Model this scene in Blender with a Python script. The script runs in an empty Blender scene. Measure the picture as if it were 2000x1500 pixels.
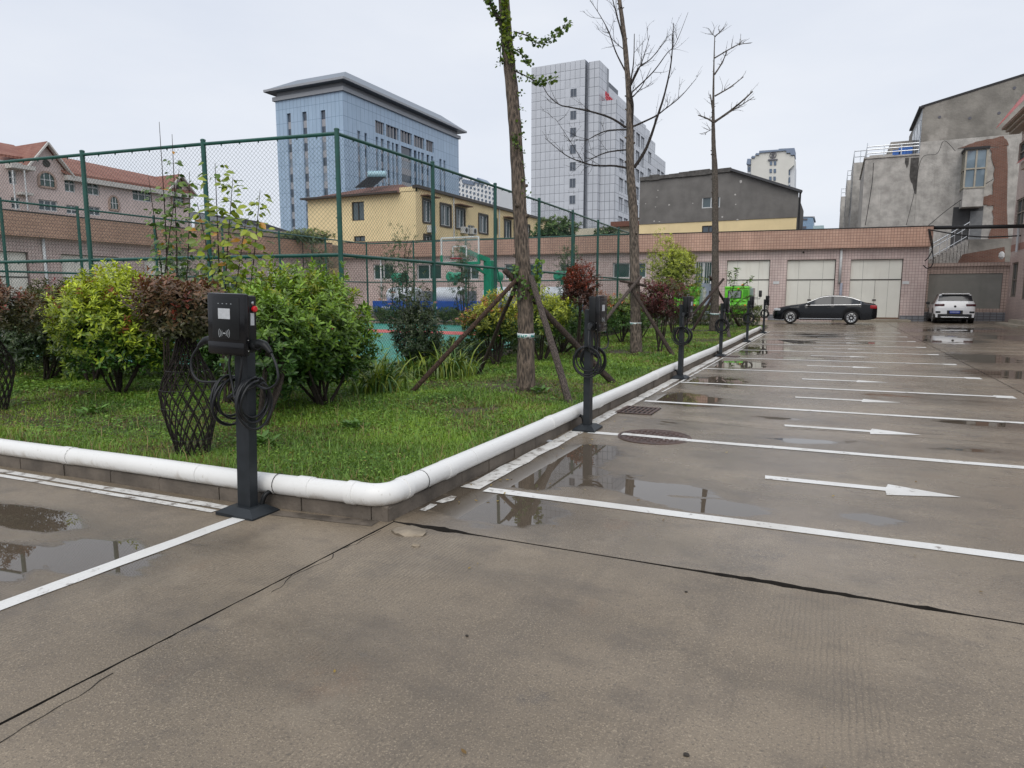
import bpy, bmesh, math, random
import numpy as np
from mathutils import Vector, Matrix

random.seed(11)
rng = np.random.default_rng(5)
scene = bpy.context.scene
COL = scene.collection

# ------------------------------------------------------------------ camera
CAM_H = 1.48
FPX = 1312.0                       # focal length in pixels of the 2000 x 1500 photograph
CM = ((0.9034347, -0.0560465, 0.4250465), (0.4287257, 0.1181044, -0.8956817), (0.0, 0.9914182, 0.1307282))
cam_data = bpy.data.cameras.new('camera')
cam = bpy.data.objects.new('camera', cam_data)
COL.objects.link(cam)
cam_data.sensor_fit = 'HORIZONTAL'
cam_data.sensor_width = 36.0
cam_data.lens = 36.0 * FPX / 2000.0
cam_data.clip_start = 0.05
cam_data.clip_end = 3000.0
m = Matrix.Identity(4)
for i in range(3):
    for j in range(3):
        m[i][j] = CM[i][j]
m[2][3] = CAM_H
cam.matrix_world = m
scene.camera = cam

# ------------------------------------------------------------------ world: overcast sky
SUN_EL, SUN_ROT = math.radians(48), math.radians(160)
world = bpy.data.worlds.new('World')
scene.world = world
world.use_nodes = True
wt = world.node_tree
for n in list(wt.nodes):
    wt.nodes.remove(n)
wo = wt.nodes.new('ShaderNodeOutputWorld')
bgS = wt.nodes.new('ShaderNodeBackground')
bgC = wt.nodes.new('ShaderNodeBackground')
mix = wt.nodes.new('ShaderNodeMixShader')
sky = wt.nodes.new('ShaderNodeTexSky')
sky.sky_type = 'NISHITA'
sky.sun_disc = False
sky.sun_elevation = SUN_EL
sky.sun_rotation = SUN_ROT
sky.dust_density = 3.0
wt.links.new(sky.outputs[0], bgS.inputs[0])
bgS.inputs[1].default_value = 0.10
tc = wt.nodes.new('ShaderNodeTexCoord')
mp = wt.nodes.new('ShaderNodeMapping')
mp.inputs['Scale'].default_value = (1.0, 1.0, 3.2)
ns = wt.nodes.new('ShaderNodeTexNoise')
ns.inputs['Scale'].default_value = 1.7
ns.inputs['Detail'].default_value = 6.0
ns.inputs['Roughness'].default_value = 0.52
cr = wt.nodes.new('ShaderNodeValToRGB')
cr.color_ramp.elements[0].position = 0.30
cr.color_ramp.elements[0].color = (0.69, 0.74, 0.84, 1)
cr.color_ramp.elements[1].position = 0.70
cr.color_ramp.elements[1].color = (0.83, 0.86, 0.92, 1)
wt.links.new(tc.outputs['Generated'], mp.inputs[0])
wt.links.new(mp.outputs[0], ns.inputs['Vector'])
wt.links.new(ns.outputs[0], cr.inputs[0])
wt.links.new(cr.outputs[0], bgC.inputs[0])
bgC.inputs[1].default_value = 0.97
mix.inputs[0].default_value = 0.90           # nearly closed cloud cover
wt.links.new(bgS.outputs[0], mix.inputs[1])
wt.links.new(bgC.outputs[0], mix.inputs[2])
wt.links.new(mix.outputs[0], wo.inputs[0])

sun_data = bpy.data.lights.new('sun', 'SUN')
sun_data.energy = 1.5
sun_data.angle = math.radians(55)
sun_data.color = (1.0, 0.96, 0.9)
sun = bpy.data.objects.new('sun', sun_data)
COL.objects.link(sun)
sun_dir = Vector((math.sin(SUN_ROT) * math.cos(SUN_EL), math.cos(SUN_ROT) * math.cos(SUN_EL), math.sin(SUN_EL)))
sun.rotation_euler = (-sun_dir).to_track_quat('-Z', 'Y').to_euler()

vs = scene.view_settings
vs.view_transform = 'Standard'
vs.look = 'None'
vs.exposure = 0.16
vs.gamma = 1.0
scene.render.engine = 'CYCLES'
scene.cycles.use_denoising = True
scene.cycles.max_bounces = 8
scene.cycles.transparent_max_bounces = 12

# ------------------------------------------------------------------ measuring helpers
# the yard drains towards the planting: its paving falls a little to the left
SLOPE = 0.00867
def zg(x):
    return SLOPE * max(-14.0, min(14.0, x))
def ray(px, py):
    c = ((px - 1000.0) / FPX, (750.0 - py) / FPX, -1.0)
    return Vector([sum(CM[i][j] * c[j] for j in range(3)) for i in range(3)])
EYE = Vector((0, 0, CAM_H))
def gnd(px, py, dz=0.0):
    d = ray(px, py)
    return EYE + d * ((dz - CAM_H) / (d.z - SLOPE * d.x))
def atY(px, py, y):
    d = ray(px, py)
    return EYE + d * (y / d.y)
def atX(px, py, x):
    d = ray(px, py)
    return EYE + d * (x / d.x)
def atD(px, py, depth):
    return EYE + ray(px, py) * depth
def depth(p):
    p = Vector(p) - EYE
    return -(CM[0][2] * p.x + CM[1][2] * p.y + CM[2][2] * p.z)

# ------------------------------------------------------------------ object helpers
def tag(o, label=None, cat=None, group=None, kind=None):
    if label: o['label'] = label
    if cat: o['category'] = cat
    if group: o['group'] = group
    if kind: o['kind'] = kind
    return o
def empty(name, loc=(0, 0, 0), rz=0.0, label=None, cat=None, group=None, kind=None):
    o = bpy.data.objects.new(name, None)
    COL.objects.link(o)
    o.location = loc
    o.rotation_euler = (0, 0, rz)
    o.empty_display_size = 0.1
    return tag(o, label, cat, group, kind)
def put(name, mesh, parent=None, loc=None, rot=None):
    o = bpy.data.objects.new(name, mesh)
    COL.objects.link(o)
    if parent is not None: o.parent = parent
    if loc is not None: o.location = loc
    if rot is not None: o.rotation_euler = rot
    return o
def copy_tree(o, parent=None):
    c = o.copy()
    COL.objects.link(c)
    c.parent = parent
    for ch in list(o.children):
        copy_tree(ch, c)
    return c

def frame_of(t):
    t = t.normalized()
    a = Vector((0, 0, 1)) if abs(t.z) < 0.9 else Vector((1, 0, 0))
    u = t.cross(a).normalized()
    return u, t.cross(u).normalized()

class MB:
    """collects faces of one mesh"""
    def __init__(s):
        s.v, s.f = [], []
    def add(s, vs, fs):
        b = len(s.v)
        s.v += [tuple(v) for v in vs]
        s.f += [tuple(i + b for i in f) for f in fs]
        return s
    def box(s, x0, x1, y0, y1, z0, z1):
        return s.add([(x0, y0, z0), (x1, y0, z0), (x1, y1, z0), (x0, y1, z0), (x0, y0, z1), (x1, y0, z1), (x1, y1, z1), (x0, y1, z1)],
                     [(0, 3, 2, 1), (4, 5, 6, 7), (0, 1, 5, 4), (1, 2, 6, 5), (2, 3, 7, 6), (3, 0, 4, 7)])
    def cbox(s, x0, x1, y0, y1, z0, z1, c):
        """box with all edges chamfered by c"""
        bm = bmesh.new()
        bmesh.ops.create_cube(bm, size=1.0)
        for v in bm.verts:
            v.co = Vector((x0 if v.co.x < 0 else x1, y0 if v.co.y < 0 else y1, z0 if v.co.z < 0 else z1))
        bmesh.ops.bevel(bm, geom=bm.edges[:], offset=c, segments=2, affect='EDGES', profile=0.5)
        bm.verts.index_update()
        s.add([v.co[:] for v in bm.verts], [[v.index for v in f.verts] for f in bm.faces])
        bm.free()
        return s
    def obox(s, p0, p1, w, h, up=Vector((0, 0, 1))):
        """bar of w (sideways) x h (up) from p0 to p1"""
        p0, p1 = Vector(p0), Vector(p1)
        t = (p1 - p0).normalized()
        u = t.cross(up)
        if u.length < 1e-4: u = t.cross(Vector((1, 0, 0)))
        u.normalize()
        k = u.cross(t).normalized()
        vs = []
        for p in (p0, p1):
            for a, b in ((-1, -1), (1, -1), (1, 1), (-1, 1)):
                vs.append(p + u * a * w / 2 + k * b * h / 2)
        return s.add(vs, [(0, 1, 2, 3), (7, 6, 5, 4), (0, 4, 5, 1), (1, 5, 6, 2), (2, 6, 7, 3), (3, 7, 4, 0)])
    def tube(s, pts, r, n=8, cap=True, jitter=0.0):
        pts = [Vector(p) for p in pts]
        rs = r if isinstance(r, (list, tuple)) else [r] * len(pts)
        b = len(s.v)
        u = None
        for i, p in enumerate(pts):
            t = (pts[min(i + 1, len(pts) - 1)] - pts[max(i - 1, 0)])
            if t.length < 1e-9: t = Vector((0, 0, 1))
            t.normalize()
            if u is None:
                u, w = frame_of(t)
            else:
                u = (u - t * u.dot(t))
                if u.length < 1e-6: u, w = frame_of(t)
                u.normalize()
                w = t.cross(u)
            for k in range(n):
                a = 2 * math.pi * k / n
                rr = rs[i] * (1 + (random.uniform(-jitter, jitter) if jitter else 0))
                s.v.append(tuple(p + u * math.cos(a) * rr + w * math.sin(a) * rr))
        for i in range(len(pts) - 1):
            for k in range(n):
                k2 = (k + 1) % n
                s.f.append((b + i * n + k, b + i * n + k2, b + (i + 1) * n + k2, b + (i + 1) * n + k))
        if cap:
            s.f.append(tuple(b + k for k in reversed(range(n))))
            s.f.append(tuple(b + (len(pts) - 1) * n + k for k in range(n)))
        return s
    def lathe(s, prof, c=(0, 0, 0), axis='z', n=16):
        """profile of (radius, height) about an axis through c"""
        b = len(s.v)
        c = Vector(c)
        for r, h in prof:
            for k in range(n):
                a = 2 * math.pi * k / n
                x, y = r * math.cos(a), r * math.sin(a)
                p = {'z': (x, y, h), 'y': (x, h, y), 'x': (h, x, y)}[axis]
                s.v.append(tuple(c + Vector(p)))
        for i in range(len(prof) - 1):
            for k in range(n):
                k2 = (k + 1) % n
                s.f.append((b + i * n + k, b + i * n + k2, b + (i + 1) * n + k2, b + (i + 1) * n + k))
        s.f.append(tuple(b + k for k in reversed(range(n))))
        s.f.append(tuple(b + (len(prof) - 1) * n + k for k in range(n)))
        return s
    def prism(s, poly, n):
        """poly of 3-D points pushed by vector n"""
        n = Vector(n)
        k = len(poly)
        vs = [Vector(p) for p in poly] + [Vector(p) + n for p in poly]
        return s.add(vs, [tuple(range(k)), tuple(reversed(range(k, 2 * k)))] + [(i, i + k, (i + 1) % k + k, (i + 1) % k) for i in range(k)])
    def mesh(s, name, mat=None, smooth=False):
        me = bpy.data.meshes.new(name)
        me.from_pydata(s.v, [], s.f)
        bm = bmesh.new()
        bm.from_mesh(me)
        bmesh.ops.recalc_face_normals(bm, faces=bm.faces)
        bm.to_mesh(me)
        bm.free()
        if mat is not None: me.materials.append(mat)
        if smooth: me.polygons.foreach_set('use_smooth', [True] * len(me.polygons))
        me.update()
        return me
    def build(s, name, mat, parent=None, smooth=False, loc=None, rot=None):
        return put(name, s.mesh(name, mat, smooth), parent, loc, rot)

def smooth_angle(o, deg=35):
    me = o.data
    me.polygons.foreach_set('use_smooth', [True] * len(me.polygons))
    try:
        me.set_sharp_from_angle(angle=math.radians(deg))
    except Exception:
        pass
    return o

def catmull(pts, k=6):
    pts = [Vector(p) for p in pts]
    out = []
    n = len(pts)
    for i in range(n - 1):
        p0, p1, p2, p3 = pts[max(i - 1, 0)], pts[i], pts[i + 1], pts[min(i + 2, n - 1)]
        for j in range(k):
            t = j / k
            out.append(0.5 * ((2 * p1) + (p2 - p0) * t + (2 * p0 - 5 * p1 + 4 * p2 - p3) * t * t + (3 * p1 - p0 - 3 * p2 + p3) * t ** 3))
    out.append(pts[-1])
    return out

# ------------------------------------------------------------------ materials
class NT:
    def __init__(s, name):
        s.m = bpy.data.materials.new(name)
        s.m.use_nodes = True
        s.t = s.m.node_tree
        s.b = s.t.nodes['Principled BSDF']
        s.o = s.t.nodes['Material Output']
    def n(s, kind, **kw):
        x = s.t.nodes.new('ShaderNode' + kind)
        for k, v in kw.items():
            if hasattr(x, k): setattr(x, k, v)
            else: x.inputs[k.replace('_', ' ')].default_value = v
        return x
    def l(s, a, b):
        s.t.links.new(a, b)
    def val(s, x, sock):
        if isinstance(x, (int, float)): sock.default_value = x
        else: s.l(x, sock)
    def math(s, op, a, b=None, c=None, clamp=False):
        x = s.t.nodes.new('ShaderNodeMath')
        x.operation = op
        x.use_clamp = clamp
        s.val(a, x.inputs[0])
        if b is not None: s.val(b, x.inputs[1])
        if c is not None: s.val(c, x.inputs[2])
        return x.outputs[0]
    def mixc(s, f, a, b, mode='MIX'):
        x = s.t.nodes.new('ShaderNodeMix')
        x.data_type = 'RGBA'
        x.blend_type = mode
        s.val(f, x.inputs[0])
        for v, k in ((a, 6), (b, 7)):
            if isinstance(v, (tuple, list)): x.inputs[k].default_value = (*v[:3], 1)
            else: s.l(v, x.inputs[k])
        return x.outputs[2]
    def noise(s, vec, scale, detail=4, rough=0.55):
        x = s.n('TexNoise')
        x.inputs['Scale'].default_value = scale
        x.inputs['Detail'].default_value = detail
        x.inputs['Roughness'].default_value = rough
        if vec is not None: s.l(vec, x.inputs['Vector'])
        return x.outputs[0]
    def ramp(s, fac, lo, hi):
        x = s.n('MapRange')
        x.interpolation_type = 'SMOOTHSTEP'
        x.inputs[1].default_value = lo
        x.inputs[2].default_value = hi
        s.l(fac, x.inputs[0])
        return x.outputs[0]
    def scaled(s, vec, sx, sy, sz):
        x = s.n('Mapping')
        x.inputs['Scale'].default_value = (sx, sy, sz)
        s.l(vec, x.inputs[0])
        return x.outputs[0]
    def bump(s, h, strength=0.3, dist=0.01):
        x = s.n('Bump')
        x.inputs['Strength'].default_value = strength
        x.inputs['Distance'].default_value = dist
        s.l(h, x.inputs['Height'])
        s.l(x.outputs[0], s.b.inputs['Normal'])
        return x.outputs[0]
    def pos(s):
        return s.n('NewGeometry').outputs['Position']
    def obj(s):
        return s.n('TexCoord').outputs['Object']

MATS = {}
def M(name, col, rough=0.6, metal=0.0, var=0.12, scale=6.0, bump=0.0, bscale=60.0, spec=0.5, coat=0.0):
    """plain paint / plastic / stone: a base colour with soft uneven wear"""
    if name in MATS: return MATS[name]
    t = NT(name)
    p = t.obj()
    f = t.noise(p, scale, 5)
    lo = tuple(c * (1 - var) for c in col)
    hi = tuple(min(1, c * (1 + var)) for c in col)
    t.l(t.mixc(t.ramp(f, 0.3, 0.7), lo, hi), t.b.inputs['Base Color'])
    t.b.inputs['Roughness'].default_value = rough
    r = t.math('MULTIPLY_ADD', f, 0.25, rough - 0.12, clamp=True)
    t.l(r, t.b.inputs['Roughness'])
    t.b.inputs['Metallic'].default_value = metal
    t.b.inputs['Specular IOR Level'].default_value = spec
    t.b.inputs['Coat Weight'].default_value = coat
    t.b.inputs['Coat Roughness'].default_value = 0.04
    if bump: t.bump(t.noise(p, bscale, 4), bump, 0.01)
    MATS[name] = t.m
    return t.m

def tiles(name, c1, c2, mortar, w, h, gap, axis='x', rough=0.35, stain=0.25, offset=0.0, freq=2):
    """small ceramic tiles too fine to build, laid on a wall along local x or y"""
    if name in MATS: return MATS[name]
    t = NT(name)
    p = t.obj()
    sp = t.n('SeparateXYZ')
    t.l(p, sp.inputs[0])
    cb = t.n('CombineXYZ')
    t.l(sp.outputs[0 if axis == 'x' else 1], cb.inputs[0])
    t.l(sp.outputs[2], cb.inputs[1])
    br = t.n('TexBrick')
    br.offset = offset
    br.offset_frequency = freq
    br.inputs['Color1'].default_value = (*c1, 1)
    br.inputs['Color2'].default_value = (*c2, 1)
    br.inputs['Mortar'].default_value = (*mortar, 1)
    br.inputs['Scale'].default_value = 1.0
    br.inputs['Mortar Size'].default_value = gap
    br.inputs['Mortar Smooth'].default_value = 0.1
    br.inputs['Brick Width'].default_value = w
    br.inputs['Row Height'].default_value = h
    t.l(cb.outputs[0], br.inputs['Vector'])
    f = t.ramp(t.noise(t.scaled(p, 1.0, 1.0, 0.35), 0.8, 6), 0.35, 0.75)
    dirt = t.mixc(f, (1 - stain, 1 - stain, 1 - stain), (1, 1, 1))
    t.l(t.mixc(1.0, br.outputs[0], dirt, 'MULTIPLY'), t.b.inputs['Base Color'])
    t.b.inputs['Roughness'].default_value = rough
    inv = t.math('SUBTRACT', 1.0, br.outputs[1])
    t.bump(inv, 0.5, 0.004)
    MATS[name] = t.m
    return t.m

def plaster(name, col, var=0.25, scale=1.2, rough=0.9, bump=0.4, streak=0.3, stain_col=None, stain_amt=0.0):
    """rendered wall with blotches and vertical rain streaks"""
    if name in MATS: return MATS[name]
    t = NT(name)
    p = t.obj()
    a = t.ramp(t.noise(p, scale, 8, 0.6), 0.3, 0.72)
    c = t.mixc(a, tuple(x * (1 - var) for x in col), tuple(min(1, x * (1 + var * 0.6)) for x in col))
    st = t.ramp(t.noise(t.scaled(p, 2.2, 2.2, 0.16), 1.4, 6, 0.65), 0.5, 0.8)
    c = t.mixc(t.math('MULTIPLY', st, streak), c, stain_col or tuple(x * 0.45 for x in col))
    if stain_amt:
        s2 = t.ramp(t.noise(p, scale * 0.45, 5), 0.52, 0.62)
        c = t.mixc(t.math('MULTIPLY', s2, stain_amt), c, stain_col)
    t.l(c, t.b.inputs['Base Color'])
    t.b.inputs['Roughness'].default_value = rough
    t.bump(t.noise(p, scale * 9, 6, 0.65), bump, 0.03)
    MATS[name] = t.m
    return t.m

def glass(name, col=(0.03, 0.045, 0.05), rough=0.05):
    """window glazing with a dark room behind it"""
    if name in MATS: return MATS[name]
    t = NT(name)
    f = t.noise(t.obj(), 0.9, 2)
    t.l(t.mixc(f, tuple(c * 0.5 for c in col), tuple(c * 1.6 for c in col)), t.b.inputs['Base Color'])
    t.b.inputs['Roughness'].default_value = rough
    t.b.inputs['Specular IOR Level'].default_value = 0.7
    MATS[name] = t.m
    return t.m

def leafmat(name, rough=0.38, trans=0.25):
    """leaf colours come from the mesh: every leaf has its own"""
    if name in MATS: return MATS[name]
    t = NT(name)
    at = t.n('Attribute')
    at.attribute_name = 'leafcol'
    t.l(at.outputs['Color'], t.b.inputs['Base Color'])
    t.b.inputs['Roughness'].default_value = rough
    t.b.inputs['Specular IOR Level'].default_value = 0.45
    tr = t.n('BsdfTranslucent')
    br = t.mixc(1.0, at.outputs['Color'], (1.0, 1.0, 0.55), 'MULTIPLY')
    t.l(br, tr.inputs['Color'])
    mx = t.n('MixShader')
    mx.inputs[0].default_value = trans
    t.l(t.b.outputs[0], mx.inputs[1])
    t.l(tr.outputs[0], mx.inputs[2])
    t.l(mx.outputs[0], t.o.inputs['Surface'])
    MATS[name] = t.m
    return t.m

def bark(name, c1, c2, sc=1.0):
    if name in MATS: return MATS[name]
    t = NT(name)
    p = t.scaled(t.obj(), 36 * sc, 36 * sc, 7.0 * sc)
    f = t.noise(p, 1.6, 8, 0.65)
    v = t.n('TexVoronoi')
    v.inputs['Scale'].default_value = 1.3
    t.l(p, v.inputs['Vector'])
    h = t.math('ADD', t.math('MULTIPLY', f, 0.7), t.math('MULTIPLY', v.outputs[0], 0.5))
    t.l(t.mixc(t.ramp(h, 0.35, 0.85), c1, c2), t.b.inputs['Base Color'])
    t.b.inputs['Roughness'].default_value = 0.85
    t.bump(h, 1.0, 0.05)
    MATS[name] = t.m
    return t.m

# value noise on arrays, for scattering
class VN:
    def __init__(s, seed, cell):
        s.g = np.random.default_rng(seed).random((256, 256))
        s.c = cell
    def __call__(s, x, y):
        x, y = np.asarray(x) / s.c, np.asarray(y) / s.c
        xi, yi = np.floor(x).astype(int), np.floor(y).astype(int)
        fx, fy = x - xi, y - yi
        fx, fy = fx * fx * (3 - 2 * fx), fy * fy * (3 - 2 * fy)
        g = s.g
        a, b = g[xi % 256, yi % 256], g[(xi + 1) % 256, yi % 256]
        c, d = g[xi % 256, (yi + 1) % 256], g[(xi + 1) % 256, (yi + 1) % 256]
        return (a * (1 - fx) + b * fx) * (1 - fy) + (c * (1 - fx) + d * fx) * fy

def mesh_np(name, V, F, mat, colors=None, smooth=False):
    """V (n,3); F (m,k) all faces with k corners; colors (n,3) per vertex"""
    me = bpy.data.meshes.new(name)
    V = np.ascontiguousarray(V, dtype=np.float32)
    F = np.ascontiguousarray(F, dtype=np.int32)
    k = F.shape[1]
    me.vertices.add(len(V))
    me.vertices.foreach_set('co', V.ravel())
    me.loops.add(F.size)
    me.loops.foreach_set('vertex_index', F.ravel())
    me.polygons.add(len(F))
    me.polygons.foreach_set('loop_start', np.arange(0, F.size, k, dtype=np.int32))
    me.polygons.foreach_set('loop_total', np.full(len(F), k, dtype=np.int32))
    if smooth: me.polygons.foreach_set('use_smooth', np.ones(len(F), dtype=bool))
    me.update(calc_edges=True)
    if colors is not None:
        a = me.color_attributes.new('leafcol', 'FLOAT_COLOR', 'POINT')
        c4 = np.ones((len(V), 4), dtype=np.float32)
        c4[:, :3] = colors
        a.data.foreach_set('color', c4.ravel())
    me.materials.append(mat)
    me.validate()
    return me

def nrm(a):
    return a / np.maximum(np.linalg.norm(a, axis=1, keepdims=True), 1e-9)

def leaves(name, P, D, N, L, W, C, mat, fold=0.25, droop=0.15):
    """one mesh of many leaves: base P, direction D, face normal N, length L, width W, colour C"""
    D = nrm(D)
    S = nrm(np.cross(D, N))
    N = np.cross(S, D)
    L, W = L[:, None], W[:, None]
    a1 = P + D * L * 0.30 + S * W * 0.44 + N * W * fold * 0.5
    b1 = P + D * L * 0.30 - S * W * 0.44 + N * W * fold * 0.5
    a2 = P + D * L * 0.66 + S * W * 0.42 - N * L * droop * 0.3 + N * W * fold * 0.3
    b2 = P + D * L * 0.66 - S * W * 0.42 - N * L * droop * 0.3 + N * W * fold * 0.3
    mid = P + D * L * 0.48 - N * L * droop * 0.1 - N * W * fold * 0.3
    tip = P + D * L - N * L * droop
    n = len(P)
    V = np.stack([P, a1, b1, a2, b2, tip, mid], 1).reshape(-1, 3)
    i = np.arange(n)[:, None] * 7
    F = np.concatenate([i + np.array([t]) for t in ([0, 1, 6], [0, 6, 2], [1, 3, 6], [2, 6, 4], [3, 5, 6], [4, 6, 5])], 0)
    cc = np.repeat(C, 7, axis=0)
    return mesh_np(name, V, F, mat, cc)

# ================================================================== GROUND
PUDDLES = [  # px, py, radius along x, radius along y, strength
    (965, 985, 0.75, 0.55, 1.1), (1050, 925, 0.70, 0.70, 1.1), (1130, 890, 0.55, 0.75, 1.0), (1260, 950, 0.95, 0.35, 0.85), (1400, 985, 0.70, 0.30, 0.75),
    (1690, 1010, 0.35, 0.2, 0.6), (1480, 905, 0.5, 0.3, 0.45), (1580, 862, 0.8, 0.35, 0.55),
    (60, 1010, 0.85, 0.22, 1.15), (195, 1085, 0.55, 0.34, 1.1), (30, 1090, 0.7, 0.5, 0.7), (380, 1065, 0.3, 0.18, 0.35),
    (1330, 780, 0.9, 0.8, 0.95), (1400, 745, 0.8, 1.0, 0.95), (1300, 828, 0.5, 0.35, 0.5), (1440, 712, 0.8, 1.4, 1.0), (1490, 683, 1.0, 2.2, 1.0),
    (1540, 668, 1.4, 2.0, 0.8), (1600, 655, 1.6, 2.5, 0.7), (1560, 700, 1.1, 1.0, 0.6), (1700, 670, 1.2, 1.2, 0.5),
    (1930, 830, 1.0, 0.35, 0.75), (1900, 880, 0.5, 0.25, 0.6), (1760, 775, 1.3, 0.5, 0.55), (1500, 815, 0.9, 0.4, 0.5),
    (1850, 663, 1.5, 3.5, 0.85), (1920, 700, 1.0, 2.0, 0.95), (1970, 730, 1.0, 1.0, 0.95), (1900, 645, 2.2, 3.0, 0.85), (1980, 660, 1.5, 3.0, 0.8), (1800, 645, 1.5, 3.0, 0.6),
    (700, 1280, 0.5, 0.35, 0.25), (1000, 1130, 0.5, 0.2, 0.2)]

def concrete(name, groove, wet=0.0, base=(0.214, 0.172, 0.124)):
    t = NT(name)
    p = t.pos()
    big = t.noise(t.scaled(p, 0.5, 0.9, 1), 0.9, 5, 0.55)
    mid = t.noise(p, 5.0, 6, 0.6)
    fine = t.noise(p, 130.0, 2, 0.75)
    streak = t.noise(t.scaled(p, 0.35, 3.0, 1), 1.5, 5, 0.6)
    # water standing in the shallow dips of the slabs
    acc = None
    sep = t.n('SeparateXYZ')
    t.l(p, sep.inputs[0])
    for (px, py, rx, ry, st) in PUDDLES:
        c = gnd(px, py)
        dx = t.math('MULTIPLY', t.math('SUBTRACT', sep.outputs[0], c.x), 1 / rx)
        dy = t.math('MULTIPLY', t.math('SUBTRACT', sep.outputs[1], c.y), 1 / ry)
        d = t.math('SQRT', t.math('ADD', t.math('MULTIPLY', dx, dx), t.math('MULTIPLY', dy, dy)))
        e = t.math('MULTIPLY', t.math('SUBTRACT', 1.25, d), st)
        acc = e if acc is None else t.math('MAXIMUM', acc, e)
    acc = t.math('MAXIMUM', acc, -0.2)
    wob = t.math('ADD', t.math('MULTIPLY', t.noise(t.scaled(p, 0.6, 1.3, 1), 2.2, 6, 0.6), 1.5), t.math('MULTIPLY', streak, 0.5))
    w = t.math('ADD', acc, t.math('SUBTRACT', wob, 1.12))
    puddle = t.ramp(w, 0.32, 0.50)
    damp = t.ramp(w, -0.35, 0.42)
    # brushed grooves, dirt lying in them
    wv = t.n('TexWave')
    wv.wave_type = 'BANDS'
    wv.bands_direction = groove
    wv.inputs['Scale'].default_value = 13.0
    wv.inputs['Distortion'].default_value = 3.5
    wv.inputs['Detail'].default_value = 3.0
    wv.inputs['Detail Scale'].default_value = 0.9
    t.l(p, wv.inputs['Vector'])
    WAVE = wv.outputs[1]
    GMASK = t.ramp(t.noise(t.scaled(p, 1.0, 0.5, 1.0), 1.1, 4), 0.46, 0.66)
    # colour
    c = t.mixc(t.ramp(big, 0.3, 0.7), tuple(x * 0.74 for x in base), tuple(x * 1.18 for x in base))
    c = t.mixc(t.math('MULTIPLY', t.ramp(mid, 0.45, 0.8), 0.4), c, (base[0] * 0.62, base[1] * 0.62, base[2] * 0.66))
    track = t.ramp(t.noise(t.scaled(p, 1.5, 0.09, 1), 1.3, 4, 0.6), 0.55, 0.70)
    c = t.mixc(t.math('MULTIPLY', track, 0.30), c, (0.095, 0.080, 0.066))
    rust = t.ramp(t.noise(t.scaled(p, 1.2, 0.8, 1), 1.1, 5, 0.6), 0.60, 0.74)
    c = t.mixc(t.math('MULTIPLY', rust, 0.45), c, (0.20, 0.115, 0.065))
    oil = t.ramp(t.noise(p, 1.7, 6, 0.65), 0.60, 0.72)
    c = t.mixc(t.math('MULTIPLY', oil, 0.55), c, (0.070, 0.066, 0.066))
    speck = t.ramp(fine, 0.54, 0.66)
    c = t.mixc(t.math('MULTIPLY', speck, 0.60), c, (0.42, 0.345, 0.25))
    pits = t.ramp(t.noise(p, 90.0, 3, 0.7), 0.54, 0.66)
    c = t.mixc(t.math('MULTIPLY', pits, 0.60), c, (0.075, 0.064, 0.052))
    blot = t.ramp(t.noise(t.scaled(p, 1.0, 1.5, 1), 2.4, 7, 0.65), 0.48, 0.70)
    c = t.mixc(t.math('MULTIPLY', blot, 0.42), c, (0.092, 0.078, 0.064))
    pale = t.ramp(t.noise(t.scaled(p, 1.4, 1.0, 1), 1.9, 6, 0.6), 0.56, 0.72)
    c = t.mixc(t.math('MULTIPLY', pale, 0.30), c, (0.33, 0.275, 0.205))
    c = t.mixc(t.math('MULTIPLY', damp, 0.45), c, (0.095, 0.074, 0.054))
    c = t.mixc(t.math('MULTIPLY', t.math('MULTIPLY', t.ramp(WAVE, 0.70, 0.97), GMASK), 0.42), c, (0.085, 0.072, 0.058))
    c = t.mixc(t.math('MULTIPLY', puddle, 0.75), c, (0.070, 0.056, 0.042))
    t.l(c, t.b.inputs['Base Color'])
    # gloss: rain film everywhere, mirror where water stands
    r0 = t.math('MULTIPLY_ADD', t.ramp(t.noise(t.scaled(p, 0.7, 1.0, 1), 1.3, 5), 0.3, 0.7), 0.24 - 0.06 * wet, 0.33 - 0.17 * wet)
    r1 = t.math('MULTIPLY', r0, t.math('SUBTRACT', 1.0, t.math('MULTIPLY', damp, 0.45)))
    r = t.math('MULTIPLY', r1, t.math('SUBTRACT', 1.0, puddle))
    t.l(t.math('ADD', r, 0.012), t.b.inputs['Roughness'])
    t.b.inputs['Specular IOR Level'].default_value = 0.5
    h = t.math('ADD', t.math('MULTIPLY', t.math('MULTIPLY', WAVE, GMASK), -0.5), t.math('ADD', t.math('MULTIPLY', fine, 0.9), t.math('MULTIPLY', mid, 1.2)))
    dry = t.math('SUBTRACT', 1.0, puddle)
    bp = t.n('Bump')
    bp.inputs['Distance'].default_value = 0.005
    t.l(t.math('MULTIPLY', dry, 0.75 - 0.35 * wet), bp.inputs['Strength'])
    t.l(h, bp.inputs['Height'])
    t.l(bp.outputs[0], t.b.inputs['Normal'])
    return t.m

CONC_Y = concrete('concrete_brushed_lengthways', 'X')
CONC_X = concrete('concrete_brushed_across', 'Y', 1.0)
SOIL = M('dark_soil', (0.055, 0.045, 0.022), 0.95, var=0.4, scale=3, bump=0.8, bscale=25)
gm = MB().add([(-700, -300, -0.30), (700, -300, -0.30), (700, 900, -0.30), (-700, 900, -0.30)], [(0, 1, 2, 3)])
ground = gm.build('ground', M('yard_subbase', (0.05, 0.042, 0.036), 0.95, bump=0.4, bscale=20))
tag(ground, kind='structure')

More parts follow.
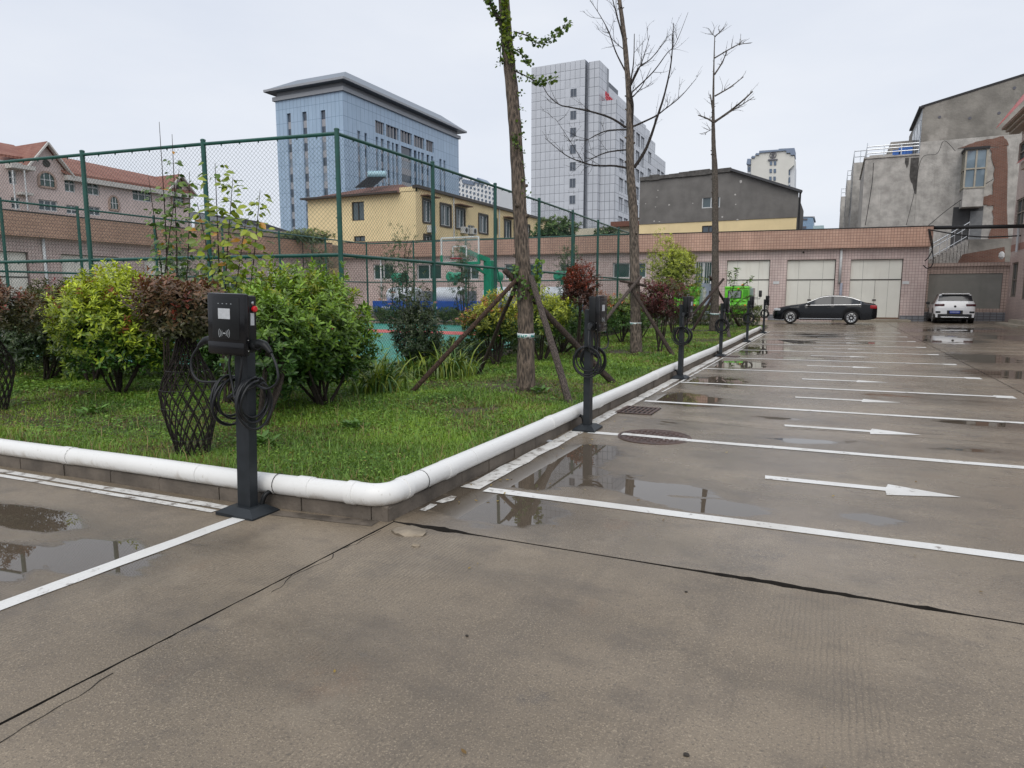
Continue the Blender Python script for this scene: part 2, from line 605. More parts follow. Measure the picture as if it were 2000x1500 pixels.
JOINT = M('joint_shade_dark', (0.018, 0.015, 0.012), 0.95, var=0.4, scale=20)  # near-black puts the gap's shade into the slab sides; cracks use it too
def jag(a, b, amp, step=0.12):
    """points from a to b with a broken edge"""
    a, b = Vector(a), Vector(b)
    n = max(1, int((b - a).length / step))
    t = (b - a).normalized()
    k = Vector((-t.y, t.x))
    out = []
    for i in range(n):
        q = a.lerp(b, i / n)
        if i: q = q + k * amp(q) if callable(amp) else q + k * random.uniform(-amp, amp)
        out.append(q)
    return out

def slab(x0, x1, y0, y1, mat, amps=(0.003, 0.003, 0.003, 0.003), z=0.0, step=0.25):
    """one cast slab; amps = roughness of its south, east, north, west edges"""
    cs = [(x0, y0), (x1, y0), (x1, y1), (x0, y1)]
    pts = []
    for i in range(4):
        pts += jag(cs[i], cs[(i + 1) % 4], amps[i], step if i != 0 else 0.05)
    n = len(pts)
    vs = [(p.x, p.y, zg(p.x) + z) for p in pts] + [(p.x, p.y, zg(p.x) - 0.25) for p in pts]
    o = MB().add(vs, [tuple(range(n))] + [(i, i + n, (i + 1) % n + n, (i + 1) % n) for i in range(n)]).build('concrete_slab', mat, ground)
    o.data.materials.append(JOINT)
    for p in o.data.polygons:
        if abs(p.normal.z) < 0.5: p.material_index = 1
    return o

def crack_amp(q):
    # the joint has broken out widest in front of the first arrow
    e = math.exp(-((q.x + 0.15) / 0.42) ** 2) * 0.030 + math.exp(-((q.x + 2.25) / 0.20) ** 2) * 0.05 + math.exp(-((q.x - 0.50) / 0.1) ** 2) * 0.020
    return 0.002 + e * random.uniform(0.35, 1.15)
def crack_amp2(q):
    return crack_amp(q) * 0.7
slab(-2.570, 2.64, -2.6, 3.575, CONC_Y, (0.003, 0.003, crack_amp2, 0.004), step=0.06)
slab(-2.570, 2.64, -9.0, -2.612, CONC_Y)
slab(-7.6, -2.582, -2.6, 3.62, CONC_Y, (0.003, 0.004, 0.003, 0.003))
slab(-13.6, -7.612, -2.6, 3.62, CONC_Y)
slab(-13.6, -2.582, -9.0, -2.612, CONC_Y)
slab(-30, -13.612, -9.0, 3.62, CONC_Y)
ys = [3.588, 8.06, 12.6, 17.2, 21.8, 26.4, 31.0, 36.0, 40.4, 46.0]
for i in range(len(ys) - 1):
    a = (crack_amp if i == 0 else 0.004, 0.003, 0.004, 0.003)
    x0 = -2.76 if ys[i + 1] < 33 else -9.0
    slab(x0, 2.64, ys[i], ys[i + 1] - 0.010, CONC_X, a)
for i, (y0, y1) in enumerate([(-9.0, 3.575), (3.588, 8.06), (8.07, 12.6), (12.61, 17.2), (17.21, 21.8), (21.81, 26.4), (26.41, 31.0), (31.01, 36.0), (36.01, 40.4), (40.41, 46.0)]):
    slab(2.656, 8.2, y0, y1 - 0.01, CONC_X)
    slab(8.21, 16.0, y0, y1 - 0.01, CONC_X)
slab(-40, -9.012, 36.0, 46.0, CONC_X)

def paintmat(name, wear):
    t = NT(name)
    p = t.pos()
    f = t.noise(p, 9.0, 8, 0.7)
    k = t.ramp(f, 0.62 - wear, 0.72 - wear * 0.6)
    g = t.noise(p, 80, 3)
    c = t.mixc(g, (0.62, 0.61, 0.58), (0.78, 0.78, 0.76))
    dirt = t.ramp(t.noise(p, 1.5, 4), 0.4, 0.7)
    c = t.mixc(t.math('MULTIPLY', dirt, 0.38), c, (0.40, 0.36, 0.30))
    t.l(t.mixc(k, c, (0.20, 0.175, 0.15)), t.b.inputs['Base Color'])
    t.b.inputs['Roughness'].default_value = 0.42
    t.bump(t.noise(p, 160, 3), 0.35, 0.003)
    return t.m
PAINT = paintmat('road_paint', 0.05)
PAINT_OLD = paintmat('flaking_road_paint', 0.20)
PAINT_WORN = paintmat('worn_road_paint', 0.12)
def ground_poly(name, poly, mat, dz=0.004):
    return MB().add([(x, y, zg(x) + dz) for x, y in poly], [tuple(range(len(poly)))]).build(name, mat, ground)
def strip(name, x0, y0, x1, y1, w, mat, dz=0.004, rough=0.004):
    a, b = Vector((x0, y0)), Vector((x1, y1))
    t = (b - a).normalized()
    k = Vector((-t.y, t.x)) * w / 2
    n = max(2, int((b - a).length / 0.22))
    lo = [a.lerp(b, i / n) - k + k.normalized() * random.uniform(-rough, rough) for i in range(n + 1)]
    hi = [a.lerp(b, i / n) + k + k.normalized() * random.uniform(-rough, rough) for i in range(n + 1)]
    vs = [(p.x, p.y, zg(p.x) + dz) for p in lo] + [(p.x, p.y, zg(p.x) + dz) for p in hi]
    fs = [(i, i + 1, i + n + 2, i + n + 1) for i in range(n)]
    return MB().add(vs, fs).build(name, mat, ground)

LINE_Y = [4.50, 6.95, 9.41, 11.74, 14.20, 16.86, 19.52, 22.10, 24.75, 27.42, 30.2]
for i, y in enumerate(LINE_Y):
    strip('bay_line', -2.36, y, 2.2, y + 0.01, 0.115, PAINT)
    ground_poly('line_end', [(2.2, y - 0.12), (2.44, y - 0.14), (2.44, y + 0.14), (2.2, y + 0.13)], PAINT)
for i in range(len(LINE_Y) - 1):
    y = (LINE_Y[i] + LINE_Y[i + 1]) / 2 + 0.02
    ground_poly('direction_arrow', [(-0.42, y - 0.055), (0.44, y - 0.05), (0.44, y - 0.165), (0.93, y - 0.01), (0.47, y + 0.165), (0.45, y + 0.06), (-0.43, y + 0.06)], PAINT)
yy = 4.48
while yy < 30:
    strip('edge_line', -2.49, yy, -2.49, min(yy + 2.6, 30), 0.15, PAINT_WORN, 0.005, 0.012)
    yy += 2.64
yy = 10.4
while yy < 30:
    strip('edge_line', -2.33, yy, -2.33, min(yy + 2.6, 30), 0.035, PAINT_WORN, 0.005, 0.006)
    yy += 2.64
for (x, y, l) in ((-2.52, 3.85, 0.16), (-2.50, 4.06, 0.18)):
    strip('edge_line', x, y, x, y + l, 0.07, PAINT_OLD, 0.005, 0.02)
strip('edge_line', -9.5, 3.22, -3.86, 3.335, 0.075, PAINT_WORN, 0.005)
strip('edge_line', -9.5, 3.125, -3.86, 3.24, 0.055, PAINT_WORN, 0.005)
strip('bay_line', -3.70, -3.0, -3.575, 3.195, 0.115, PAINT)

def crack(path, w):
    P = [gnd(*p) for p in path]
    vs, fs = [], []
    for i in range(len(P) - 1):
        for k in range(4):
            q = P[i].lerp(P[i + 1], k / 4)
            t = (P[i + 1] - P[i]).normalized()
            o = random.uniform(-0.008, 0.008)
            ww = w * random.uniform(0.4, 1.3)
            vs += [(q.x - t.y * (o - ww), q.y + t.x * (o - ww), zg(q.x) + 0.0015), (q.x - t.y * (o + ww), q.y + t.x * (o + ww), zg(q.x) + 0.0015)]
    n = len(vs) // 2
    for i in range(n - 1): fs.append((2 * i, 2 * i + 1, 2 * i + 3, 2 * i + 2))
    MB().add(vs, fs).build('crack', JOINT, ground)
crack([(742, 1036), (695, 1063), (655, 1076), (648, 1092), (600, 1112), (572, 1124), (545, 1148), (523, 1160)], 0.0022)
crack([(0, 1452), (60, 1412), (150, 1362), (240, 1300)], 0.003)
crack([(1330, 822), (1500, 838), (1700, 842), (1900, 852)], 0.003)
crack([(1482, 744), (1600, 752), (1740, 757), (1800, 764)], 0.004)
strip('gutter_strip', -3.45, 3.40, -2.66, 3.49, 0.10, M('gutter_mortar', (0.12, 0.10, 0.08), 0.7, var=0.4, scale=8, bump=0.6, bscale=30), 0.003, 0.012)
# broken corner of the slab: loose lumps of concrete, and grit lying about
RUB = M('broken_concrete', (0.24, 0.20, 0.15), 0.9, var=0.3, bump=0.6, bscale=40)
def lump(name, c, r, flat, mat, seed, parent=None):
    rr = random.Random(seed)
    bm = bmesh.new()
    bmesh.ops.create_icosphere(bm, subdivisions=2, radius=1.0)
    for v in bm.verts:
        k = 1 + rr.uniform(-0.22, 0.22)
        v.co = Vector((v.co.x * r * k * 1.3, v.co.y * r * k, v.co.z * r * flat * k))
    me = bpy.data.meshes.new(name)
    bm.to_mesh(me)
    bm.free()
    me.materials.append(mat)
    return put(name, me, parent, c)
q = gnd(800, 1040)
tag(lump('concrete_chunk', (q.x, q.y, q.z + 0.005), 0.085, 0.22, RUB, 3), 'flat tan lump of broken concrete lying in the joint by the kerb corner', 'rubble')
q = gnd(812, 1066)
tag(lump('concrete_chip', (q.x, q.y, q.z + 0.006), 0.022, 0.5, RUB, 5), 'small dark chip of concrete in front of the broken slab corner', 'rubble')
DARKBIT = M('dark_litter', (0.03, 0.025, 0.02), 0.8)
for k, (px, py) in enumerate([(1340, 1157), (1340, 1476), (912, 1243)]):
    q = gnd(px, py)
    tag(lump('pebble', (q.x, q.y, q.z + 0.004), 0.006 if k != 1 else 0.008, 0.6, DARKBIT, k), ('tiny dark pebble just below the widest part of the slab joint', 'dark pebble on the concrete at the very bottom of the picture', 'tiny dark pebble on bare concrete well below the kerb corner')[k], 'pebble', 'pebbles on the concrete')

# ------------------------------------------------------------------ kerb of separate stones, bed behind it
KERB = M('kerb_stone', (0.12, 0.10, 0.08), 0.75, var=0.3, scale=4, bump=0.6, bscale=35)
kerb = empty('kerb', (0, 0, 0), kind='structure')
def kerb_row(pts, lens):
    """stones laid along a polyline, pts = front foot of the row"""
    for a, b in zip(pts[:-1], pts[1:]):
        a, b = Vector(a), Vector(b)
        t = (b - a).normalized()
        k = Vector((-t.y, t.x))
        d = 0.0
        while d < (b - a).length - 0.02:
            l = min(lens * random.uniform(0.92, 1.06), (b - a).length - d)
            p, q2 = a + t * (d + 0.004), a + t * (d + l - 0.004)
            jz = random.uniform(-0.004, 0.004)
            jo = random.uniform(-0.006, 0.006)
            c = 0.012
            sec = [(jo, -0.1), (jo, 0.105 + jz - c), (jo + c, 0.105 + jz), (0.13, 0.105 + jz), (0.13, -0.1)]
            vs = []
            for e in (p, q2):
                for o, z in sec:
                    w = e + k * o
                    vs.append((w.x, w.y, zg(w.x) + z))
            n = 5
            fs = [tuple(range(n)), tuple(reversed(range(n, 2 * n)))] + [(i, i + n, (i + 1) % n + n, (i + 1) % n) for i in range(n)]
            MB().add(vs, fs).build('kerb_stone', KERB, kerb)
            d += l
kerb_row([(-14.0, 3.24), (-3.95, 3.455), (-2.6, 3.555)], 0.62)
kerb_row([(-2.6, 3.56), (-2.60, 31.2)], 0.50)

t_ = NT('white_pvc')
p_ = t_.pos()
c_ = t_.mixc(t_.noise(p_, 2.5, 4), (0.70, 0.70, 0.68), (0.78, 0.78, 0.765))
sp_ = t_.n('SeparateXYZ'); t_.l(p_, sp_.inputs[0])
low_ = t_.ramp(t_.math('ADD', t_.math('MULTIPLY', sp_.outputs[2], -6.0), t_.math('MULTIPLY', t_.noise(t_.scaled(p_, 1, 1, 0.4), 9.0, 6, 0.65), 1.6)), 0.05, 0.55)
c_ = t_.mixc(t_.math('MULTIPLY', low_, 0.55), c_, (0.33, 0.28, 0.21))          # mud splashed up from the paving
spk_ = t_.ramp(t_.noise(p_, 26.0, 5, 0.7), 0.60, 0.70)
c_ = t_.mixc(t_.math('MULTIPLY', spk_, 0.35), c_, (0.36, 0.33, 0.27))
t_.l(c_, t_.b.inputs['Base Color'])
t_.b.inputs['Roughness'].default_value = 0.36
t_.bump(t_.noise(p_, 90, 4), 0.12, 0.004)
PVC = t_.m
pipe = empty('drain_pipe', (-2.6, 3.5, 0.1), label='long white plastic pipe lying along the top of the kerb around the lawn corner', cat='pipe')
PR = 0.072
def pipe_piece(pts, r, name='pipe_section', n=18):
    o = MB().tube([Vector(p) - Vector(pipe.location) for p in pts], r, n).build(name, PVC, pipe)
    smooth_angle(o, 50)
    return o
pz = lambda x: zg(x) + 0.105 + PR
LP = [(-14.0, 3.265), (-6.44, 3.425), (-3.73, 3.485), (-2.77, 3.545)]
RP = [(-2.625, 3.69), (-2.62, 4.52), (-2.615, 6.45), (-2.60, 8.04), (-2.615, 10.1), (-2.63, 11.77), (-2.62, 14.0), (-2.60, 16.8), (-2.62, 22.0), (-2.65, 29.3)]
def polylen(P): return sum((Vector(b) - Vector(a)).length for a, b in zip(P[:-1], P[1:]))
def along(P, d):
    for a, b in zip(P[:-1], P[1:]):
        a, b = Vector(a), Vector(b)
        l = (b - a).length
        if d <= l: return a.lerp(b, d / l)
        d -= l
    return Vector(P[-1])
for P, cuts in ((LP, [0.0, 3.3, 6.35, 8.2, 9.75, 10.74, polylen(LP)]), (RP, None)):
    tot = polylen(P)
    if cuts is None:
        cuts = [0.0, 0.66, 1.02, 2.75, 3.25, 4.3, 6.0, 7.4, 9.2, 10.9, 12.6, 14.5, 17.0, 19.5, 22.0, 24.0, tot]
    for a, b in zip(cuts[:-1], cuts[1:]):
        n = max(2, int((b - a) / 0.3))
        pts = [along(P, a + 0.002 + (b - a - 0.004) * i / n) for i in range(n + 1)]
        pipe_piece([(p.x, p.y, pz(p.x) + 0.003 * math.sin(p.y * 1.7 + p.x * 2.1)) for p in pts], PR)
    for c in cuts[1:-1:2]:   # sleeves over every other joint
        p0, p1 = along(P, c - 0.055), along(P, c + 0.055)
        pipe_piece([(p0.x, p0.y, pz(p0.x)), (p1.x, p1.y, pz(p1.x))], PR + 0.0045, 'pipe_coupling')
el = []
for i in range(9):
    a = math.radians(-90 + 6 + i * (84 / 8.0))
    el.append((-2.760 + 0.135 * math.cos(a), 3.680 + 0.135 * math.sin(a)))
pipe_piece([(-2.86, 3.540, pz(-2.8))] + [(x, y, pz(x)) for x, y in el] + [(-2.625, 3.77, pz(-2.62))], PR + 0.005, 'pipe_elbow', 22)
for P, d in ((LP, 11.10), (RP, 0.05)):
    p0, p1 = along(P, d), along(P, d + 0.06)
    pipe_piece([(p0.x, p0.y, pz(p0.x)), (p1.x, p1.y, pz(p1.x))], PR + 0.010, 'pipe_coupling')
TIE = M('black_tie_wire', (0.02, 0.02, 0.02), 0.5)
for P, d in ((LP, 8.25), (LP, 10.5), (RP, 0.30)):
    c = along(P, d)
    t2 = (along(P, d + 0.05) - along(P, d - 0.05)).normalized()
    k = Vector((-t2.y, t2.x, 0))
    ring = [Vector((c.x, c.y, pz(c.x))) + k * math.cos(a) * (PR + 0.003) + Vector((0, 0, 1)) * math.sin(a) * (PR + 0.003) - Vector(pipe.location) for a in [i * math.pi / 8 for i in range(17)]]
    MB().tube(ring, 0.0028, 5, False).build('tie_wire', TIE, pipe)

bed = MB()
N_ = 60
bv = []
bed_z = VN(3, 1.3)
def bed_h(x, y):
    return zg(x) + 0.075 + 0.05 * float(bed_z(x + 50, y + 50)) + 0.03 * min(1.0, max(0.0, (-2.8 - x) / 2))
xs_ = np.linspace(-24, -2.72, 70)
ys_ = np.linspace(3.42, 34.5, 90)
for y in ys_:
    for x in xs_:
        yy0 = max(y, 3.60 if x > -3.95 else 3.68 + (x + 3.95) * 0.0203) if y < 3.7 else y
        bv.append((x, yy0, bed_h(x, yy0) - (0.03 if y < 3.6 or x > -2.8 else 0)))
bf = []
W_ = len(xs_)
for j in range(len(ys_) - 1):
    for i in range(W_ - 1):
        bf.append((j * W_ + i, j * W_ + i + 1, (j + 1) * W_ + i + 1, (j + 1) * W_ + i))
lawn = bed.add(bv, bf).build('lawn_soil', SOIL, smooth=True)
tag(lawn, kind='structure')

# ------------------------------------------------------------------ drain covers
IRON = M('rusty_cast_iron', (0.085, 0.048, 0.036), 0.45, 0.3, var=0.3, scale=9, bump=0.3, bscale=60)
q = Vector((-1.64, 6.99, 0))
man = empty('manhole_cover', (q.x, q.y, zg(q.x)), label='round rusty iron manhole cover with a white bay line painted across', cat='manhole cover')
MB().lathe([(0.385, 0.001), (0.385, 0.006), (0.362, 0.006), (0.362, 0.001)], n=40).build('rim', IRON, man)
MB().lathe([(0.352, 0.0), (0.352, 0.005)], n=40).build('lid', IRON, man)
rb = MB()
for i in range(-6, 7):
    for j in range(-6, 7):
        x, y = i * 0.052, j * 0.052
        if x * x + y * y > 0.31 ** 2: continue
        d = 0.021
        if (i + j) % 2: rb.box(x - d, x + d, y - 0.006, y + 0.006, 0.005, 0.009)
        else: rb.box(x - 0.006, x + 0.006, y - d, y + d, 0.005, 0.009)
tag(rb.build('tread_bar', IRON, man), kind='stuff')
pm = MB()
for i in range(10):
    a, b = -0.345 + i * 0.069, -0.345 + (i + 1) * 0.069
    pm.add([(a, -0.08, 0.0095), (b, -0.08, 0.0095), (b, 0.03, 0.0095), (a, 0.03, 0.0095)], [(0, 1, 2, 3)])
pm.build('painted_stripe', PAINT_WORN, man)
def grate(px, py, lab, rz):
    q = gnd(px, py)
    gr = empty('drain_grate', (q.x, q.y, zg(q.x)), rz, lab, 'drain grate', 'iron drain grates along the kerb')
    w, h = 0.42, 0.52
    MB().box(-w / 2 - 0.03, w / 2 + 0.03, -h / 2 - 0.03, h / 2 + 0.03, 0.0005, 0.0035).build('pit_shade_plate', M('drain_dark', (0.006, 0.006, 0.006), 0.9), gr)  # near-black plate under the bars, its colour standing in for shade below
    fr = MB()
    for s in (-1, 1):
        fr.box(s * w / 2 - 0.02, s * w / 2 + 0.02, -h / 2, h / 2, 0.001, 0.012)
        fr.box(-w / 2 - 0.02, w / 2 + 0.02, s * h / 2 - 0.02, s * h / 2 + 0.02, 0.001, 0.0115)
    fr.build('frame', IRON, gr)
    for i in range(1, 3): MB().box(-w / 2, w / 2, -h / 2 + i * h / 3 - 0.013, -h / 2 + i * h / 3 + 0.013, 0.001, 0.0108).build('cross_bar', IRON, gr)
    for i in range(1, 7):
        x = -w / 2 + i * w / 7
        MB().box(x - 0.013, x + 0.013, -h / 2, h / 2, 0.001, 0.010).build('bar', IRON, gr)
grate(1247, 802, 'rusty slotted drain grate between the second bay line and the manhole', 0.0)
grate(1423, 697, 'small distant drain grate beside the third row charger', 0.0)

# ------------------------------------------------------------------ sports court and yard behind
COURT = M('court_green', (0.035, 0.25, 0.19), 0.5, var=0.15, scale=2)
CRED = M('court_red', (0.55, 0.10, 0.09), 0.5, var=0.15, scale=2)
MB().add([(-20.6, 8.9, 0.13), (-7.6, 8.9, 0.13), (-7.6, 27.2, 0.13), (-20.6, 27.2, 0.13)], [(0, 1, 2, 3)]).build('court_surface', COURT)
tag(bpy.data.objects['court_surface'], kind='structure')
court = bpy.data.objects['court_surface']
for (x0, x1, y0, y1) in ((-20.3, -7.9, 20.2, 22.0),):
    MB().add([(x0, y0, 0.134), (x1, y0, 0.134), (x1, y1, 0.134), (x0, y1, 0.134)], [(0, 1, 2, 3)]).build('court_band', CRED, court)
MB().add([(-60, 27.3, 0.02), (-7.7, 27.3, 0.02), (-7.7, 36.2, 0.02), (-60, 36.2, 0.02)], [(0, 1, 2, 3)]).build('yard_paving', CONC_X)
tag(bpy.data.objects['yard_paving'], kind='structure')
MB().add([(-60, 3.7, 0.0), (-24.1, 3.7, 0.0), (-24.1, 27.25, 0.0), (-60, 27.25, 0.0)], [(0, 1, 2, 3)]).build('side_yard', CONC_X)
tag(bpy.data.objects['side_yard'], kind='structure')

# ------------------------------------------------------------------ grass
LEAF = leafmat('grass_blade', 0.5, 0.3)
gn1, gn2, gn3 = VN(21, 0.9), VN(22, 0.22), VN(23, 2.5)
TREES_AT = [(-4.04, 9.0), (-4.32, 16.28), (-4.22, 27.7)]
def grass(dens, seed):
    r = np.random.default_rng(seed)
    X, Y = [], []
    cell = 0.5
    for cx in np.arange(-18, -2.75, cell):
        for cy in np.arange(3.5, 33.5, cell):
            if cx < -7.2 and cy > 9.0: continue
            d = math.hypot(cx + 0.25, cy + 0.25)
            n = int(cell * cell * dens * min(1.0, (4.6 / d) ** 1.5))
            X.append(r.uniform(cx, cx + cell, n))
            Y.append(r.uniform(cy, cy + cell, n))
    X, Y = np.concatenate(X), np.concatenate(Y)
    ok = (X < -2.735) & (Y > np.where(X > -3.95, 3.60, 3.61 + (X + 3.95) * 0.0204))
    bare = gn1(X, Y) * 0.6 + gn2(X, Y) * 0.4
    keep = bare > 0.12 + 0.30 * r.random(len(X))
    for tx, ty in TREES_AT:
        keep &= ((X - tx + 0.35) ** 2 / 0.8 + (Y - ty - 0.1) ** 2 / 0.5 > r.random(len(X)) * 1.2)
    ok &= keep
    X, Y, bare = X[ok], Y[ok], bare[ok]
    n = len(X)
    d = np.hypot(X, Y)
    Z = np.array([bed_h(x, y) for x, y in zip(X, Y)]) - 0.01
    tall = gn3(X + 9, Y + 3)
    edge = np.clip(1 - (Y - 3.5) / 0.8, 0, 1) * (X < -4.3)
    hgt = r.gamma(4.0, 0.0095, n) * (0.55 + 0.8 * tall) + edge * r.random(n) * 0.07
    wid = (0.0022 + r.random(n) * 0.0025) * np.clip(d / 6.0, 1, 3.2) * (1 + 0.8 * (r.random(n) < 0.12))
    az = r.random(n) * 2 * np.pi
    lean = r.uniform(0.2, 1.7, n)
    dx, dy = np.cos(az), np.sin(az)
    sx, sy = -dy, dx
    P = np.stack([X, Y, Z], 1)
    D = np.stack([dx * lean, dy * lean, np.ones(n)], 1)
    D = D / np.linalg.norm(D, axis=1, keepdims=True)
    S = np.stack([sx, sy, np.zeros(n)], 1) * wid[:, None]
    mid = P + D * (hgt * 0.55)[:, None]
    tip = P + D * hgt[:, None] + np.stack([dx, dy, -0.4 * np.ones(n)], 1) * (hgt * 0.3 * lean)[:, None]
    V = np.stack([P - S, P + S, mid - S * 0.8, mid + S * 0.8, tip], 1).reshape(-1, 3)
    i = np.arange(n)[:, None] * 5
    F = np.concatenate([i + [[0, 1, 3]], i + [[0, 3, 2]], i + [[2, 3, 4]]], 0)
    t = np.clip(0.15 + 0.9 * gn1(X * 1.3 + 7, Y * 1.3) + r.normal(0, 0.16, n) - 0.15, 0, 1)[:, None]
    dark, lite, dry = np.array([0.062, 0.145, 0.020]), np.array([0.275, 0.430, 0.055]), np.array([0.27, 0.20, 0.08])
    c = dark * (1 - t) + lite * t
    k = (r.random(n) < 0.05 + 0.34 * np.clip((0.52 - bare) * 5, 0, 1))[:, None]
    c = np.where(k, dry * r.uniform(0.5, 1.1, (n, 1)), c)
    o = put('grass', mesh_np('grass', V, F, LEAF, np.repeat(c, 5, 0)))
    tag(o, 'short weedy green grass covering the planting bed', 'grass', kind='stuff')
grass(21000, 4)

def creeping(n, seed):
    """small round leaves of low weeds among the blades"""
    r = np.random.default_rng(seed)
    X, Y = r.uniform(-13, -2.76, n * 3), 3.58 + r.gamma(1.6, 3.0, n * 3)
    ok = (Y < 26) & ~((X < -7.2) & (Y > 8.6)) & (gn2(X * 0.35 + 4, Y * 0.35) + 0.5 * gn1(X + 2, Y + 5) > 0.72)
    X, Y = X[ok][:n], Y[ok][:n]
    m = len(X)
    Z = np.array([bed_h(x, y) for x, y in zip(X, Y)]) + r.uniform(0.015, 0.055, m)
    a = r.random(m) * 6.28
    D = np.stack([np.cos(a), np.sin(a), r.uniform(-0.1, 0.6, m)], 1)
    N = np.stack([r.normal(0, 0.35, m), r.normal(-0.15, 0.35, m), np.ones(m)], 1)
    y = (r.random(m) ** 1.3)[:, None]
    C = np.array([0.05, 0.13, 0.02]) * (1 - y) + np.array([0.25, 0.42, 0.06]) * y
    L = r.uniform(0.016, 0.038, m) * np.clip(np.hypot(X, Y) / 7, 1, 2)
    o = put('ground_cover', leaves('ground_cover', np.stack([X, Y, Z], 1), D, N, L, L * 0.6, C, LEAF))
    tag(o, 'small-leaved weeds spreading through the lawn grass', 'weeds', kind='stuff')
creeping(14000, 8)

def litter(n, seed):
    """fallen leaves on the lawn and in the gutter"""
    r = np.random.default_rng(seed)
    X = np.concatenate([r.uniform(-9, -2.8, n), r.normal(-2.35, 0.18, n // 3), r.uniform(-2.2, 2.4, n // 8)])
    Y = np.concatenate([3.65 + r.gamma(1.5, 1.6, n), r.uniform(3.7, 14, n // 3), r.uniform(1.5, 9, n // 8)])
    ok = ~((X < -7.2) & (Y > 8.5)) & ((X > -2.58) | (X < -2.76))
    X, Y = X[ok], Y[ok]
    m = len(X)
    Z = np.array([bed_h(x, y) + 0.035 if x < -2.7 else zg(x) + 0.006 for x, y in zip(X, Y)])
    a = r.random(m) * 6.28
    D = np.stack([np.cos(a), np.sin(a), r.uniform(0.0, 0.15, m)], 1)
    N = np.stack([r.normal(0, 0.15, m), r.normal(0, 0.15, m), np.ones(m)], 1)
    y = r.random((m, 1))
    C = np.array([0.16, 0.09, 0.04]) * (1 - y) + np.array([0.42, 0.30, 0.06]) * y
    L = r.uniform(0.015, 0.038, m)
    o = put('fallen_leaves', leaves('fallen_leaves', np.stack([X, Y, Z], 1), D, N, L, L * 0.55, C, LEAF, 0.1, -0.12))
    tag(o, 'small brown and yellow fallen leaves scattered on lawn and gutter', 'leaves', kind='stuff')
litter(260, 12)
def tall_weeds(n, seed):
    """thin seed stalks and longer blades standing out of the turf, some over the kerb"""
    r = np.random.default_rng(seed)
    V, F, C = [], [], []
    for i in range(n):
        if r.random() < 0.3:
            x, y = -2.76 - abs(r.normal(0, 0.05)), r.uniform(3.7, 16)
        elif r.random() < 0.4:
            x = r.uniform(-9.5, -3.0); y = 3.66 + abs(r.normal(0, 0.08))
        else:
            x, y = r.uniform(-10, -2.8), 3.7 + r.gamma(1.8, 1.6)
        if x < -7.2 and y > 8.4: continue
        b = Vector((x, y, bed_h(x, y)))
        a = r.random() * 6.28
        l = r.uniform(0.07, 0.20)
        s = Vector((math.cos(a), math.sin(a), 0)) * l * r.uniform(0.2, 0.9)
        k = Vector((-math.sin(a), math.cos(a), 0)) * r.uniform(0.0014, 0.003)
        q = [b, b + s * 0.35 + Vector((0, 0, l * 0.6)), b + s + Vector((0, 0, l * 0.85))]
        c = np.array([0.16, 0.28, 0.05]) * r.uniform(0.5, 1.5) if r.random() < 0.75 else np.array([0.30, 0.23, 0.10])
        n0 = len(V)
        V += [tuple(q[0] - k), tuple(q[0] + k), tuple(q[1] - k), tuple(q[1] + k), tuple(q[2])]
        F += [(n0, n0 + 1, n0 + 3), (n0, n0 + 3, n0 + 2), (n0 + 2, n0 + 3, n0 + 4)]
        C += [c] * 5
    o = put('tall_weeds', mesh_np('tall_weeds', np.array(V), np.array(F), LEAF, np.array(C)))
    tag(o, 'thin taller weed blades standing out of the lawn along the kerb', 'weeds', kind='stuff')
tall_weeds(3800, 15)

# ================================================================== COURT FENCES
FGREEN = M('fence_green_paint', (0.010, 0.075, 0.058), 0.35, var=0.15, scale=5)
WIRE = M('fence_wire_green', (0.018, 0.045, 0.038), 0.5, var=0.1)
def chain_mesh(W, Hh, r, ph=0.078, pv=0.072):
    """twisted diagonal wires of chain link in the local x-z plane"""
    V, F = [], []
    s = pv / ph
    def wire(u0, z0, u1, z1, off):
        d = Vector((u1 - u0, 0, z1 - z0)).normalized()
        k = Vector((-d.z, 0, d.x))
        b = len(V)
        for (u, z) in ((u0, z0), (u1, z1)):
            for a in range(3):
                an = a * 2.0944
                V.append((u + k.x * r * math.cos(an), off + r * math.sin(an), z + k.z * r * math.cos(an)))
        for a in range(3):
            F.append((b + a, b + (a + 1) % 3, b + 3 + (a + 1) % 3, b + 3 + a))
    u = -Hh / s
    while u < W:
        u0, z0, u1, z1 = u, 0.0, u + Hh / s, Hh
        if u0 < 0: z0, u0 = -u0 * s, 0.0
        if u1 > W: z1, u1 = Hh - (u1 - W) * s, W
        if u1 - u0 > 0.02:
            wire(u0, z0, u1, z1, 0.002)
            wire(W - u0, z0, W - u1, z1, -0.002)
        u += ph
    me = bpy.data.meshes.new('chain_link')
    me.from_pydata(V, [], F)
    me.materials.append(WIRE)
    return me
